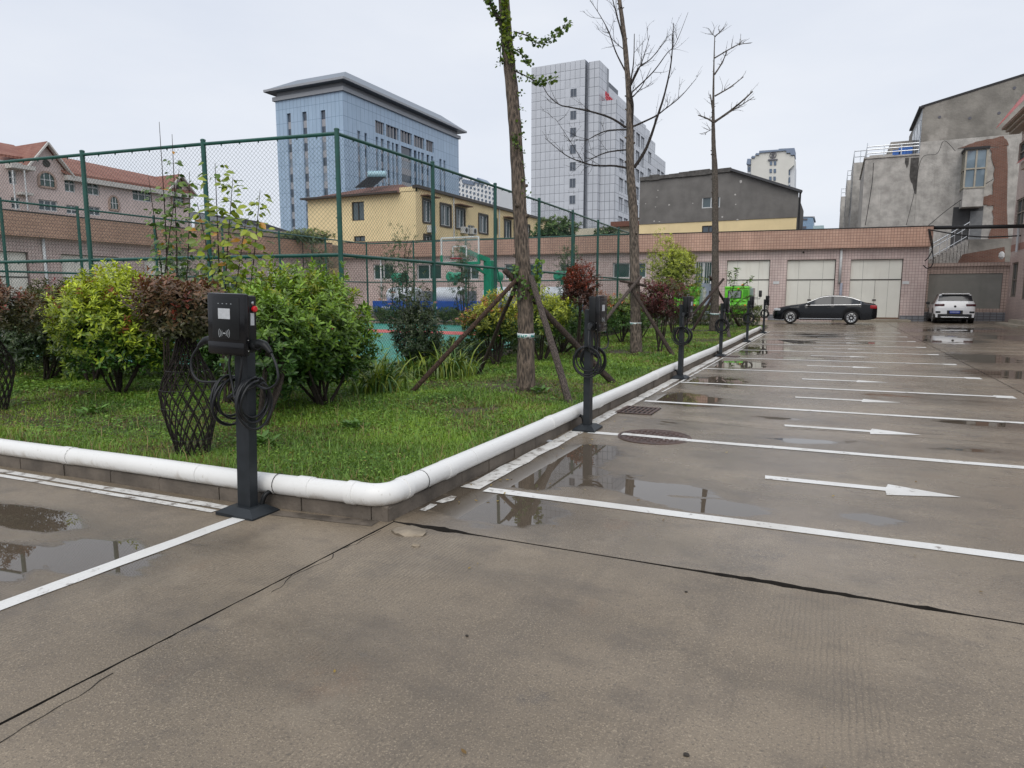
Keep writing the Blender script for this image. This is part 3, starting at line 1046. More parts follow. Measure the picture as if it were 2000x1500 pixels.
def fence(label, posts, h=4.0, mid=2.12, z0=0.10, pr=0.040, rr=0.029, wire=0.0019, clamps=True, skip_first=False, extra=()):
    p0 = Vector((*posts[0], z0))
    f = empty('court_fence', p0, 0, label, 'fence', 'green chain link fences around the court')
    pts = [Vector((*p, z0)) - p0 for p in posts]
    for i, p in enumerate(pts):
        if i == 0 and skip_first: continue
        o = MB().tube([p + Vector((0, 0, -0.2)), p + Vector((0, 0, h - z0 + 0.035))], pr, 10).lathe([(pr + 0.004, h - z0 + 0.03), (pr + 0.004, h - z0 + 0.05), (pr * 0.6, h - z0 + 0.062)], p, n=10).build('post', FGREEN, f)
        smooth_angle(o)
    for a, b in zip(pts[:-1], pts[1:]):
        for z, k in ((h - z0 - 0.02, 'top_rail'), (mid - z0, 'middle_rail'), (0.15, 'bottom_rail')) + tuple((e - z0, 'middle_rail') for e in extra):
            smooth_angle(MB().tube([a + Vector((0, 0, z)), b + Vector((0, 0, z))], rr, 8).build(k, FGREEN, f))
        d = b - a
        put('chain_link', chain_mesh(d.length, h - z0 - 0.19, wire), f, a + Vector((0, 0, 0.13)), (0, 0, math.atan2(d.y, d.x)))
        if clamps:
            cl = MB()
            n = 7
            for z in (h - z0 - 0.02, mid - z0):
                for i in range(1, n):
                    c = a.lerp(b, i / n) + Vector((0, 0, z - 0.033))
                    cl.box(c.x - 0.008, c.x + 0.008, c.y - 0.008, c.y + 0.008, c.z - 0.016, c.z + 0.01)
            for z in (0.7, 1.3, 2.6, 3.2):
                cl.box(a.x + d.normalized().x * 0.042 - 0.01, a.x + d.normalized().x * 0.042 + 0.01, a.y - 0.02, a.y + 0.02, z - 0.01, z + 0.01)
            tag(cl.build('wire_clamp', FGREEN, f), kind='stuff')
    return f
fence('tall green chain link fence run behind the near shrubs and saplings', [(-7.13, 8.66), (-9.63, 8.29), (-12.31, 7.97), (-14.9, 7.68), (-17.6, 7.4)])
fence('tall green chain link fence run receding behind the staked trees', [(-7.13, 8.66), (-7.17, 11.51), (-7.22, 14.3), (-7.24, 16.95), (-7.32, 19.74), (-7.45, 22.6), (-7.55, 25.4), (-7.62, 27.5)], skip_first=True)
fence('green chain link fence on the far side of the court toward the long brown fascia', [(-20.1, 5.3), (-20.1, 8.0), (-20.1, 10.7), (-20.05, 12.7), (-20.1, 15.2), (-20.2, 18.0), (-20.4, 21.0), (-20.6, 24.0), (-20.8, 27.2)], clamps=False, wire=0.0018)
fence('green chain link fence across the back of the court before the tiled garages', [(-20.8, 27.2), (-18.1, 27.25), (-15.3, 27.3), (-12.7, 27.35), (-10.1, 27.45), (-7.62, 27.5)], clamps=False, skip_first=True, wire=0.0018)

# ------------------------------------------------------------------ basketball hoop
HG = M('hoop_green', (0.005, 0.23, 0.13), 0.4)
HW = M('hoop_white', (0.6, 0.63, 0.62), 0.45)
HR = M('hoop_red', (0.35, 0.03, 0.05), 0.5)
hy = 23.0
bl, br_ = atY(862, 465, hy), atY(935, 463, hy)
bb = atY(862, 513, hy)
hp = empty('basketball_hoop', ((bl.x + br_.x) / 2 + 0.7, hy + 1.1, 0.2), 0, 'green basketball hoop with a clear white-framed backboard inside the court', 'basketball hoop')
def hl(p): return Vector(p) - Vector(hp.location)
zt, zb = bl.z, bb.z
fr = MB()
x0, x1 = bl.x, br_.x
for z in (zt, zb): fr.obox(hl((x0, hy, z)), hl((x1, hy, z)), 0.04, 0.05)
for x in (x0, x1): fr.obox(hl((x, hy, zb)), hl((x, hy, zt)), 0.05, 0.05)
xm = (x0 + x1) / 2
for z in (zb + 0.15, zb + 0.60): fr.obox(hl((xm - 0.3, hy - 0.02, z)), hl((xm + 0.3, hy - 0.02, z)), 0.02, 0.05)
for x in (xm - 0.3, xm + 0.3): fr.obox(hl((x, hy - 0.02, zb + 0.15)), hl((x, hy - 0.02, zb + 0.60)), 0.02, 0.05)
fr.build('backboard_frame', HW, hp)
pad = MB()
pad.obox(hl((x0 - 0.04, hy, zb - 0.04)), hl((x1 + 0.04, hy, zb - 0.04)), 0.09, 0.10)
for x in (x0, x1): pad.obox(hl((x, hy, zb)), hl((x, hy, zb + 0.28)), 0.08, 0.08)
pad.build('edge_pad', HG, hp)
t_ = NT('hoop_clear_board')
t_.b.inputs['Base Color'].default_value = (0.8, 0.85, 0.86, 1)
t_.b.inputs['Alpha'].default_value = 0.08
t_.b.inputs['Roughness'].default_value = 0.1
MB().box(*[v for pr_ in ((hl((x0, 0, 0)).x, hl((x1, 0, 0)).x), (hl((0, hy, 0)).y - 0.008, hl((0, hy, 0)).y + 0.008), (hl((0, 0, zb)).z, hl((0, 0, zt)).z)) for v in pr_]).build('backboard', t_.m, hp)
rc = hl((xm, hy - 0.3, zb + 0.13))
MB().tube([rc + Vector((0.225 * math.cos(a), 0.225 * math.sin(a), 0)) for a in [i * math.pi / 10 for i in range(21)]], 0.018, 6).build('ring', HR, hp)
arm = MB()
arm.obox(hl((xm, hy + 0.05, zb + 0.5)), hl((xm + 0.7, hy + 1.1, zb + 0.1)), 0.14, 0.18)
arm.obox(hl((xm + 0.1, hy + 0.05, zb + 0.1)), hl((xm + 0.7, hy + 1.1, zb - 0.5)), 0.08, 0.1)
arm.build('arm', HG, hp)
MB().cbox(-0.17, 0.17, -0.17, 0.17, 0.0, zb - 0.1, 0.02).build('post', HG, hp)
MB().cbox(-0.5, 0.5, -0.2, 1.4, 0.0, 0.35, 0.03).build('base', HG, hp)
for s in (-0.3, 0.3): MB().obox((s, 0.1, zb - 0.4), (s, 1.2, 0.35), 0.05, 0.05).build('brace', HG, hp)

# ------------------------------------------------------------------ mist-cannon trailers beyond the court
TB = M('trailer_blue', (0.012, 0.075, 0.36), 0.4)
TW = M('tank_white', (0.62, 0.66, 0.70), 0.35, var=0.06)
TG = M('cannon_green', (0.02, 0.28, 0.16), 0.45)
BLK = M('rubber_black', (0.012, 0.012, 0.013), 0.6, var=0.2)
def cannon(px0, px1, py0, py1, y, label, k):
    a, b = atY(px0, py1, y), atY(px1, py0, y)
    w = b.x - a.x
    r = empty('mist_cannon_trailer', ((a.x + b.x) / 2, y, 0.02), 0, label, 'trailer', 'mist cannon trailers parked behind the court')
    MB().cbox(-w / 2, w / 2, -0.9, 0.9, 0.55, 1.02, 0.03).build('bed', TB, r)
    MB().cbox(-w / 2, w / 2, -0.95, -0.9, 0.62, 1.16, 0.01).build('side_board', TB, r)
    smooth_angle(MB().lathe([(0.2, -w * 0.36), (0.40, -w * 0.33), (0.45, -w * 0.26), (0.45, w * 0.22), (0.40, w * 0.29), (0.2, w * 0.32)], (0, 0, 1.46), 'x', 18).build('tank', TW, r))
    MB().cbox(w * 0.33, w * 0.47, -0.5, 0.5, 1.02, 1.7, 0.03).build('pump_box', M('pump_grey', (0.2, 0.21, 0.22), 0.5), r)
    smooth_angle(MB().lathe([(0.16, -0.55), (0.27, -0.45), (0.22, 0.1), (0.28, 0.5), (0.22, 0.52)], (w * 0.1 * (1 if k % 2 else -1), -0.1, 2.45), 'y', 14).build('cannon', TG, r))
    MB().tube([(w * 0.1 * (1 if k % 2 else -1), 0, 2.0), (w * 0.1 * (1 if k % 2 else -1), 0, 2.3)], 0.09, 8).build('pivot', TG, r)
    for sx in (-0.3, 0.3):
        for sy in (-0.85, 0.85):
            smooth_angle(MB().lathe([(0.2, -0.1), (0.38, -0.1), (0.40, 0), (0.38, 0.1), (0.2, 0.1)], (sx * w, sy, 0.42), 'y', 14).build('wheel', BLK, r))
    for q_ in range(5):
        MB().box(-w * 0.3 + q_ * 0.12, -w * 0.3 + q_ * 0.12 + 0.07, -0.957, -0.95, 0.76, 0.86).build('side_mark', M('mark_white', (0.6, 0.62, 0.66), 0.5), r)
for k, (x0, x1, lab) in enumerate([(748, 838, 'blue and white mist cannon trailer farthest from the basketball hoop'), (838, 925, 'blue and white mist cannon trailer just short of the basketball hoop post'), (935, 1020, 'blue and white mist cannon trailer half hidden by the leafy tree trunk'), (1050, 1130, 'blue and white mist cannon trailer behind the russet bush')]):
    cannon(x0, x1, 560, 600, 31.5 + 0.4 * k, lab, k)

# ================================================================== PLANTS
BARK_S = bark('shrub_stem_bark', (0.022, 0.015, 0.012), (0.075, 0.055, 0.04), 2.5)
SHRUB = leafmat('shrub_leaf', 0.32, 0.22)
def lumpy(dirs, r, seed, k=12, amp=0.22):
    rr = np.random.default_rng(seed)
    c = nrm(rr.normal(size=(k, 3)))
    s = np.zeros(len(dirs))
    for i in range(k):
        s = np.maximum(s, np.exp(-((1 - dirs @ c[i]) / 0.16)))
    return 1 - amp + amp * 1.3 * s
def shoots(n, c, rad, seed, bottom=-0.75, fill=0.5, amp=0.22):
    rr = np.random.default_rng(seed)
    d = nrm(rr.normal(size=(n * 2, 3)))
    d = d[d[:, 2] > bottom][:n]
    u = np.where(rr.random(len(d)) < fill, rr.random(len(d)) ** (1 / 2.2), rr.uniform(0.78, 1.12, len(d)))
    k = lumpy(d, u, seed, amp=amp)
    P = np.array(c) + d * (u * k)[:, None] * np.array(rad)
    O = nrm(d * np.array([1 / r for r in rad]) * max(rad) * 0.7 + np.array([0, 0, 0.75]) + rr.normal(0, 0.35, (len(d), 3)))
    return P, O, d, u
def rosettes(P, O, rr, k, L, spread=(0.7, 1.35), back=0.09):
    """k leaves spiralling round the end of every shoot"""
    n = len(P)
    ref = np.where(np.abs(O[:, 2:3]) > 0.9, np.array([[1.0, 0, 0]]), np.array([[0, 0, 1.0]]))
    U = nrm(np.cross(O, ref))
    W = np.cross(O, U)
    LP_, LD, LN, LI = [], [], [], []
    ph = rr.random(n) * 6.28
    for i in range(k):
        a = ph + i * 2.4 + rr.normal(0, 0.3, n)
        R = U * np.cos(a)[:, None] + W * np.sin(a)[:, None]
        th = (spread[0] + (spread[1] - spread[0]) * (i / max(1, k - 1)) + rr.normal(0, 0.15, n))[:, None]
        D = O * np.cos(th) + R * np.sin(th)
        N = O * np.sin(th) - R * np.cos(th)
        LP_.append(P - O * (back * i / k) + R * 0.004)
        LD.append(D)
        LN.append(N)
        LI.append(np.full(n, i / k))
    return np.concatenate(LP_), np.concatenate(LD), np.concatenate(LN), np.concatenate(LI)
def shrub(name, label, base, crown, rad, n, L, W, old, young, seed, kind='shrub', group=None, accent=None, acc=0.0, bias=0.0, stems=7, k=9, bottom=-0.75, fill=0.5, stem_r=0.022, parts=True, amp=0.32, root=None, ysel=0.55, extra_up=0.0):
    rr = np.random.default_rng(seed)
    b = Vector((base[0], base[1], bed_h(base[0], base[1]))) if len(base) == 2 else Vector(base)
    if root is None:
        root = empty(name, b, 0, label, kind, group)
    c = Vector(crown) - b
    P, O, d, u = shoots(n, c, rad, seed, bottom, fill, amp)
    if extra_up:
        m_ = (d[:, 2] > 0.45) & (rr.random(len(d)) < 0.35)
        P[m_, 2] += rr.random(m_.sum()) * extra_up
    lp, ld, ln, li = rosettes(P, O, rr, k, L)
    m = len(lp)
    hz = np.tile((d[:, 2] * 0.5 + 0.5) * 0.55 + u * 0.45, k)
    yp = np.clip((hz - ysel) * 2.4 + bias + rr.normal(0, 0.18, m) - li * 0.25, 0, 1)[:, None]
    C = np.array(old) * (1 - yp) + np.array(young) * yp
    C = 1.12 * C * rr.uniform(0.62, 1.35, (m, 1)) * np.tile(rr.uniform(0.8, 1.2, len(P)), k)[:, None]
    if accent is not None:
        sh = np.tile(rr.random(len(P)), k) < acc * 2 * np.clip(np.tile(d[:, 2], k) + 0.35, 0, 1)
        C = np.where(sh[:, None], np.array(accent) * rr.uniform(0.6, 1.3, (m, 1)), C)
    Ls = L * rr.uniform(0.5, 1.25, m) * (1.05 - 0.3 * (1 - li))
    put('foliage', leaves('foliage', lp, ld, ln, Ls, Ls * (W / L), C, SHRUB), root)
    if stems:
        for i in range(stems):
            j = int(rr.integers(len(P)))
            e = Vector(P[j])
            a = 2 * math.pi * i / stems + rr.random()
            s0 = Vector((0.05 * math.cos(a), 0.05 * math.sin(a), -0.03))
            mid = Vector((e.x * 0.45 + 0.08 * math.cos(a), e.y * 0.45 + 0.08 * math.sin(a), max(0.12, c.z * 0.55)))
            pts = catmull([s0, mid, c.lerp(e, 0.5), e], 5)
            rs = [stem_r * (1 - 0.8 * q / (len(pts) - 1)) for q in range(len(pts))]
            MB().tube(pts, rs, 6).build('stem', BARK_S, root, smooth=True)
    return root

G_OLD, G_YNG = (0.045, 0.105, 0.022), (0.15, 0.26, 0.035)
Y_YNG = (0.42, 0.44, 0.035)
R_OLD, R_YNG = (0.062, 0.066, 0.028), (0.165, 0.080, 0.045)

# low shrubs before the near fence run
q = gnd(92, 745, 0.1)
c = atD(110, 655, depth(q) - 0.05)
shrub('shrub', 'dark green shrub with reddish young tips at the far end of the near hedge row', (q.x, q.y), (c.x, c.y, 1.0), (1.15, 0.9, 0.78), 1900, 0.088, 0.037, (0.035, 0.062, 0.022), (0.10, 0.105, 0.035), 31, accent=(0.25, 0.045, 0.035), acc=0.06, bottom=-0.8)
q = gnd(-120, 720, 0.1)
shrub('shrub', 'brownish green shrub cut by the edge of the picture', (-14.9, 6.7), (-14.9, 6.7, 1.0), (1.1, 0.9, 0.80), 1000, 0.085, 0.034, (0.05, 0.055, 0.025), (0.16, 0.12, 0.04), 32)
q = gnd(232, 775, 0.1)
c = atD(222, 615, depth(q))
shrub('shrub', 'bright yellow-green rounded shrub beside the woven red-leaved plant', (q.x, q.y), (c.x, c.y, 1.00), (1.0, 0.9, 0.82), 2300, 0.088, 0.036, (0.048, 0.125, 0.020), (0.42, 0.49, 0.035), 33, bias=0.04, ysel=0.50, bottom=-0.7, accent=(0.32, 0.10, 0.04), acc=0.03, extra_up=0.2)
q = gnd(632, 795, 0.1)
c = atD(590, 650, depth(q) - 0.1)
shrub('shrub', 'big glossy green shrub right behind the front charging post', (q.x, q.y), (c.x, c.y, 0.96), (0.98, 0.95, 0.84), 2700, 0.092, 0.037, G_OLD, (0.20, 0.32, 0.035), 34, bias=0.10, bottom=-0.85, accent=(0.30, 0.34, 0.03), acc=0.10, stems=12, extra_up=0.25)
q = gnd(508, 838, 0.1)
shrub('shrub', 'leaning green shrub stem half hidden by the front charging post', (q.x, q.y), (q.x - 0.25, q.y + 0.45, 1.0), (0.55, 0.55, 0.60), 420, 0.088, 0.036, G_OLD, (0.17, 0.28, 0.035), 35, bias=0.05, stems=6)

# plants trained into woven vases
CANE = bark('dark_cane', (0.012, 0.009, 0.008), (0.05, 0.036, 0.028), 4)
PROF = [(0.0, 0.120), (0.12, 0.138), (0.30, 0.188), (0.47, 0.225), (0.58, 0.235), (0.70, 0.205), (0.82, 0.140), (0.92, 0.095), (1.02, 0.075), (1.15, 0.05)]
def vase_r(z):
    for (a, ra), (b2, rb2) in zip(PROF[:-1], PROF[1:]):
        if z <= b2: return ra + (rb2 - ra) * (z - a) / (b2 - a)
    return PROF[-1][1]
def cane_mesh(sgn, seed):
    rr = random.Random(seed)
    pts = []
    for i in range(26):
        z = 1.12 * i / 25
        a = sgn * 2.5 * (z / 1.12) + rr.uniform(-0.012, 0.012)
        r = vase_r(z) + sgn * 0.005 + rr.uniform(-0.002, 0.002)
        pts.append((r * math.cos(a), r * math.sin(a), z))
    return MB().tube(pts, [0.0075 - 0.003 * i / 25 for i in range(26)], 5).mesh('cane', CANE, True)
cm_ = {s: [cane_mesh(s, 5 * s + j) for j in range(3)] for s in (-1, 1)}
def woven(px, py, label, seed, crownsize):
    q = gnd(px, py, 0.1)
    r = empty('woven_plant', (q.x, q.y, bed_h(q.x, q.y) - 0.02), 0, label, 'shrub', 'plants trained into woven vases')
    for s in (-1, 1):
        for i in range(16):
            put('cane', random.choice(cm_[s]), r, None, (0, 0, 2 * math.pi * i / 16 + random.uniform(-0.02, 0.02)))
    for z in (0.18, 0.46, 0.62, 0.78):
        MB().tube([((vase_r(z) + 0.012) * math.cos(a), (vase_r(z) + 0.012) * math.sin(a), z) for a in [j * math.pi / 12 for j in range(25)]], 0.0022, 4, False).build('tie_ring', TIE, r)
    for i in range(9):
        a_ = i * 0.7
        MB().tube(catmull([(0.06 * math.cos(a_), 0.06 * math.sin(a_), 1.0), (0.14 * math.cos(a_), 0.14 * math.sin(a_), 1.2), (crownsize[0] * 0.75 * math.cos(a_ + 0.3), crownsize[1] * 0.75 * math.sin(a_ + 0.3), 1.42)], 4), [0.009, 0.009, 0.008, 0.008, 0.007, 0.006, 0.005, 0.004, 0.003], 5).build('stem', CANE, r, smooth=True)
    b = Vector(r.location)
    shrub('', '', b, (b.x, b.y, b.z + 1.31), crownsize, 900, 0.060, 0.028, R_OLD, R_YNG, seed, root=r, stems=0, bottom=-0.7, accent=(0.25, 0.055, 0.035), acc=0.05, bias=0.0, k=8, stem_r=0.012)
    shrub('', '', b, (b.x, b.y, b.z + 1.16), (crownsize[0] * 0.6, crownsize[1] * 0.6, 0.12), 90, 0.058, 0.026, (0.05, 0.065, 0.025), (0.10, 0.10, 0.035), seed + 1, root=r, stems=0, k=8)
woven(378, 893, 'red-brown leaved plant grown into a woven vase of dark canes behind the kerb pipe', 41, (0.43, 0.42, 0.31))
woven(-8, 806, 'second woven cane vase with brown leaves at the edge of the picture', 43, (0.66, 0.6, 0.42))

# tall large-leaved saplings
def sapling(label, tops, base, seed, L, old, young, n_per=26, spread=0.16):
    rr = np.random.default_rng(seed)
    b = Vector((base[0], base[1], bed_h(*base)))
    r = empty('sapling', b, 0, label, 'sapling')
    P, D, N, T = [], [], [], []
    for (tp, bare) in tops:
        e = Vector(tp) - b
        s0 = Vector((rr.normal(0, 0.04), rr.normal(0, 0.04), -0.02))
        pts = catmull([s0, s0.lerp(e, 0.5) + Vector((rr.normal(0, 0.05), rr.normal(0, 0.05), 0)), e], 10)
        MB().tube(pts, [0.016 * (1 - 0.8 * i / (len(pts) - 1)) for i in range(len(pts))], 6).build('stem', BARK_S, r, smooth=True)
        for i in range(n_per):
            t = 0.42 + (0.97 - bare - 0.42) * (i + rr.random()) / n_per
            p = pts[min(len(pts) - 1, int(t * (len(pts) - 1)))]
            for s in range(2):
                a = i * 2.4 + s * 2.9 + rr.normal(0, 0.3)
                rad = Vector((math.cos(a), math.sin(a), 0))
                reach = spread * rr.uniform(0.1, 1.0) * (1.15 - 0.7 * t)
                q_ = p + rad * reach + Vector((0, 0, reach * 0.7))
                P.append(q_)
                D.append(rad + Vector((0, 0, rr.uniform(-0.7, 0.4))))
                N.append(Vector((rr.normal(0.3, 0.6), rr.normal(-0.6, 0.6), 0.7)))
                T.append(t)
    P, D, N, T = np.array(P), np.array(D), np.array(N), np.array(T)
    m = len(P)
    y = np.clip(rr.random(m) * 0.9 + 0.1, 0, 1)[:, None]
    C = np.array(old) * (1 - y) + np.array(young) * y
    C = np.where((rr.random(m) < 0.05)[:, None], np.array([0.45, 0.22, 0.03]), C)
    Ls = L * rr.uniform(0.6, 1.2, m)
    put('foliage', leaves('foliage', P, D, N, Ls, Ls * 0.58, C, SHRUB, 0.18, 0.22), r)
dd = 9.4
b0 = atD(318, 600, dd)
sapling('slender dark-leaved sapling of several bare-tipped stems before the near fence', [(atD(311, 238, dd), 0.22), (atD(336, 262, dd), 0.06), (atD(350, 330, dd), 0.02), (atD(290, 345, dd), 0.02), (atD(370, 335, dd + .1), 0.02)], (b0.x, b0.y), 51, 0.095, (0.035, 0.085, 0.022), (0.15, 0.24, 0.04), 40)
dd = 8.7
b0 = atD(432, 600, dd)
sapling('sapling with big yellowing round leaves before the near fence', [(atD(420, 318, dd), 0.0), (atD(455, 345, dd), 0.0), (atD(508, 372, dd), 0.0), (atD(385, 395, dd), 0.0), (atD(480, 430, dd), 0.0)], (b0.x, b0.y), 52, 0.125, (0.06, 0.135, 0.022), (0.36, 0.42, 0.045), 46, 0.28)

# strap-leaved clumps
def straps(label, base, n, L, seed, col0=(0.05, 0.13, 0.03), col1=(0.30, 0.36, 0.05), spread=0.16):
    rr = np.random.default_rng(seed)
    b = Vector((base[0], base[1], bed_h(*base) - 0.01))
    V, F, C = [], [], []
    for i in range(n):
        a = rr.random() * 6.28
        s = Vector((math.cos(a), math.sin(a), 0))
        p = Vector((rr.normal(0, spread), rr.normal(0, spread), 0))
        l = L * rr.uniform(0.55, 1.15)
        w = 0.016 * rr.uniform(0.7, 1.3)
        arch = rr.uniform(0.6, 2.0)
        col = np.array(col0) + (np.array(col1) - np.array(col0)) * rr.random() ** 1.6
        k = Vector((-s.y, s.x, 0))
        b0_ = len(V)
        ang = 1.45
        q_ = p.copy()
        for j in range(7):
            ww = w * (1 - (j / 6.0) ** 2 * 0.95)
            V += [tuple(q_ - k * ww), tuple(q_ + k * ww)]
            C += [col, col]
            q_ = q_ + (s * math.cos(ang) + Vector((0, 0, 1)) * math.sin(ang)) * l / 6
            ang -= arch * 0.30
        for j in range(6):
            F.append((b0_ + 2 * j, b0_ + 2 * j + 1, b0_ + 2 * j + 3, b0_ + 2 * j + 2))
    o = put('strap_plant', mesh_np('strap_plant', np.array(V), np.array(F), SHRUB, np.array(C)), None, b)
    tag(o, label, 'plant', 'strap-leaved clumps under the fence')
for k, (px, py, n, L, lab) in enumerate([(738, 768, 170, 0.80, 'strap-leaved green clump beside the big glossy shrub'), (712, 748, 120, 0.75, 'strap-leaved clump tucked against the big glossy shrub'), (800, 742, 120, 0.6, 'strap-leaved clump at the foot of the rose bush'), (878, 742, 190, 0.80, 'wide strap-leaved clump between rose bush and tree prop'), (850, 715, 150, 0.78, 'yellow-tipped strap-leaved clump behind the long tree prop'), (905, 705, 70, 0.6, 'strap-leaved clump against the yellow-topped shrub'), (1085, 690, 60, 0.5, 'low strap-leaved clump behind the trunk with leafy sprouts'), (480, 745, 60, 0.55, 'strap-leaved clump seen through the shrubs behind the woven vase')]):
    q = gnd(px, py, 0.1)
    straps(lab, (q.x, q.y), n, L, 60 + k)

# rose bush
q = gnd(818, 735, 0.1)
rb_ = shrub('rose_bush', 'dark rose bush with pale pink flowers by the strap-leaved clumps', (q.x, q.y), (q.x, q.y, 0.80), (0.50, 0.48, 0.66), 1000, 0.058, 0.036, (0.028, 0.055, 0.022), (0.06, 0.075, 0.03), 71, k=7, bottom=-0.9, extra_up=0.4, stems=9)
FLW = M('rose_petal', (0.62, 0.33, 0.26), 0.6, var=0.3)
for (px, py) in [(768, 573), (795, 588), (850, 592), (893, 624), (762, 595), (742, 586)]:
    p = atD(px, py, depth(q) + 0.1)
    bl_ = MB()
    for i in range(9):
        a = i * 2.4
        r_ = 0.010 + 0.0035 * i
        cpt = Vector((r_ * math.cos(a), r_ * math.sin(a), 0.012 - i * 0.0012))
        bl_.add([cpt + Vector((0, 0, 0.012)), cpt + Vector((0.014 * math.cos(a + 1), 0.014 * math.sin(a + 1), 0.016)), cpt + Vector((0.016 * math.cos(a), 0.016 * math.sin(a), 0.02)), cpt + Vector((0.014 * math.cos(a - 1), 0.014 * math.sin(a - 1), 0.016)), cpt - Vector((0, 0, 0.01))], [(0, 1, 2), (0, 2, 3), (4, 2, 1), (4, 3, 2)])
    bl_.build('flower', FLW, rb_, loc=p - Vector(rb_.location))
    MB().tube([(0, 0, 0), (q.x - p.x, q.y - p.y, -0.35)], 0.003, 4).build('flower_stalk', M('stalk_green', (0.05, 0.10, 0.03), 0.6), rb_, loc=p - Vector(rb_.location))

# shrubs in line under the receding fence
q = gnd(968, 716, 0.1)
shrub('shrub', 'golden-topped green shrub crossed by the long tree props', (q.x, q.y), (q.x - 0.05, q.y, 0.98), (0.66, 0.66, 0.60), 760, 0.08, 0.035, (0.040, 0.085, 0.022), (0.42, 0.42, 0.04), 81, bias=0.10, accent=(0.42, 0.17, 0.05), acc=0.07)
q = gnd(1058, 706, 0.1)
shrub('shrub', 'yellow-green shrub peeping out behind the first staked trunk', (q.x, q.y), (q.x, q.y, 1.0), (0.75, 0.65, 0.62), 700, 0.08, 0.035, (0.045, 0.10, 0.022), (0.40, 0.44, 0.04), 82, bias=0.14)
q = gnd(1150, 690, 0.1)
shrub('shrub', 'dense green shrub behind the second charging post', (-5.9, 15.2), (-5.9, 15.2, 0.95), (0.75, 0.7, 0.6), 600, 0.08, 0.035, G_OLD, (0.16, 0.24, 0.035), 83)
q = gnd(1214, 672, 0.1)
shrub('shrub', 'green shrub with orange tips touching the second staked trunk', (q.x, q.y), (q.x, q.y, 0.98), (0.85, 0.8, 0.62), 700, 0.085, 0.036, G_OLD, (0.20, 0.27, 0.035), 84, accent=(0.40, 0.13, 0.04), acc=0.06)
shrub('shrub', 'dark green shrub between the second staked trunk and the red bush', (-5.6, 21.5), (-5.6, 21.5, 0.95), (0.95, 0.8, 0.62), 520, 0.085, 0.036, G_OLD, (0.14, 0.22, 0.035), 85)
# russet small trees
def topped(label, base, crown, rad, n, L, old, young, seed, kind='bush', acc=None, ac=0.0, name='bush', k=8, stem=0.02, stems=6, bias=0.0, bottom=-0.8, fill=0.55, amp=0.45, W=0.5):
    return shrub(name, label, base, crown, rad, n, L, L * W, old, young, seed, kind, accent=acc, acc=ac, stem_r=stem, k=k, stems=stems, bias=bias, bottom=bottom, fill=fill, amp=amp)
dq = 14.6
c = atD(1128, 560, dq)
topped('russet round-headed bush rising above the second charging post', (c.x, c.y), (c.x, c.y, c.z), (0.50, 0.50, 0.55), 700, 0.06, (0.055, 0.025, 0.018), (0.17, 0.045, 0.022), 91, acc=(0.33, 0.06, 0.03), ac=0.18)
c = atD(1168, 588, dq + 0.4)
topped('low orange-brown bush at the shoulder of the second charging post', (c.x, c.y), (c.x, c.y, c.z), (0.26, 0.26, 0.32), 170, 0.05, (0.10, 0.045, 0.02), (0.30, 0.10, 0.03), 92)
q = gnd(1284, 700, 0.1)
c = atD(1290, 590, depth(q) + 1.5)
topped('dark red bush just behind the second tree prop', (c.x, c.y), (c.x, c.y, c.z + 0.05), (0.62, 0.6, 0.66), 800, 0.065, (0.070, 0.030, 0.025), (0.18, 0.035, 0.04), 93, acc=(0.10, 0.11, 0.03), ac=0.12)
c = atD(1318, 520, 24.5)
topped('tall feathery yellow-green bush before the tiled garages', (c.x, c.y), (c.x, c.y, 2.35), (1.05, 1.0, 1.45), 1900, 0.10, (0.12, 0.17, 0.022), (0.36, 0.40, 0.04), 94, bias=0.15, k=7, fill=0.65, W=0.34, stems=9)
c = atD(1340, 545, 26.0)
# clipped low hedge at the end of the bed
hg = empty('low_hedge', (-4.6, 32.2, bed_h(-4.6, 32.2)), 0, 'clipped low green hedge closing the far end of the lawn', 'hedge')
rr_ = np.random.default_rng(7)
n = 2600
hx = rr_.uniform(-2.7, 1.7, n)
hyy = rr_.uniform(-0.45, 0.45, n)
hz_ = rr_.uniform(0.05, 0.85, n)
side = rr_.random(n)
hyy = np.where(side < 0.35, -0.45 + rr_.normal(0, 0.04, n), hyy)
hz_ = np.where(side > 0.6, 0.85 + rr_.normal(0, 0.05, n), hz_)
P = np.stack([hx, hyy, hz_], 1)
O = nrm(np.stack([rr_.normal(0, 0.4, n), -0.4 + rr_.normal(0, 0.4, n), 0.7 + rr_.normal(0, 0.3, n)], 1))
lp, ld, ln, li = rosettes(P, O, rr_, 6, 0.07)
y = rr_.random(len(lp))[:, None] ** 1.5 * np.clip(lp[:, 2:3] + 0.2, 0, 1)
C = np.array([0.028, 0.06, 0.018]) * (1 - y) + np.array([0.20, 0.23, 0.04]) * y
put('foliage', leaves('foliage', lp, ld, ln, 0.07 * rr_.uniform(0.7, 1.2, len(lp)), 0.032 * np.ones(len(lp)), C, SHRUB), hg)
for i in range(11):
    x = -2.6 + i * 0.42
    MB().tube([(x, 0, -0.05), (x + random.uniform(-0.1, 0.1), random.uniform(-0.1, 0.1), 0.7)], [0.018, 0.006], 5).build('stem', BARK_S, hg)
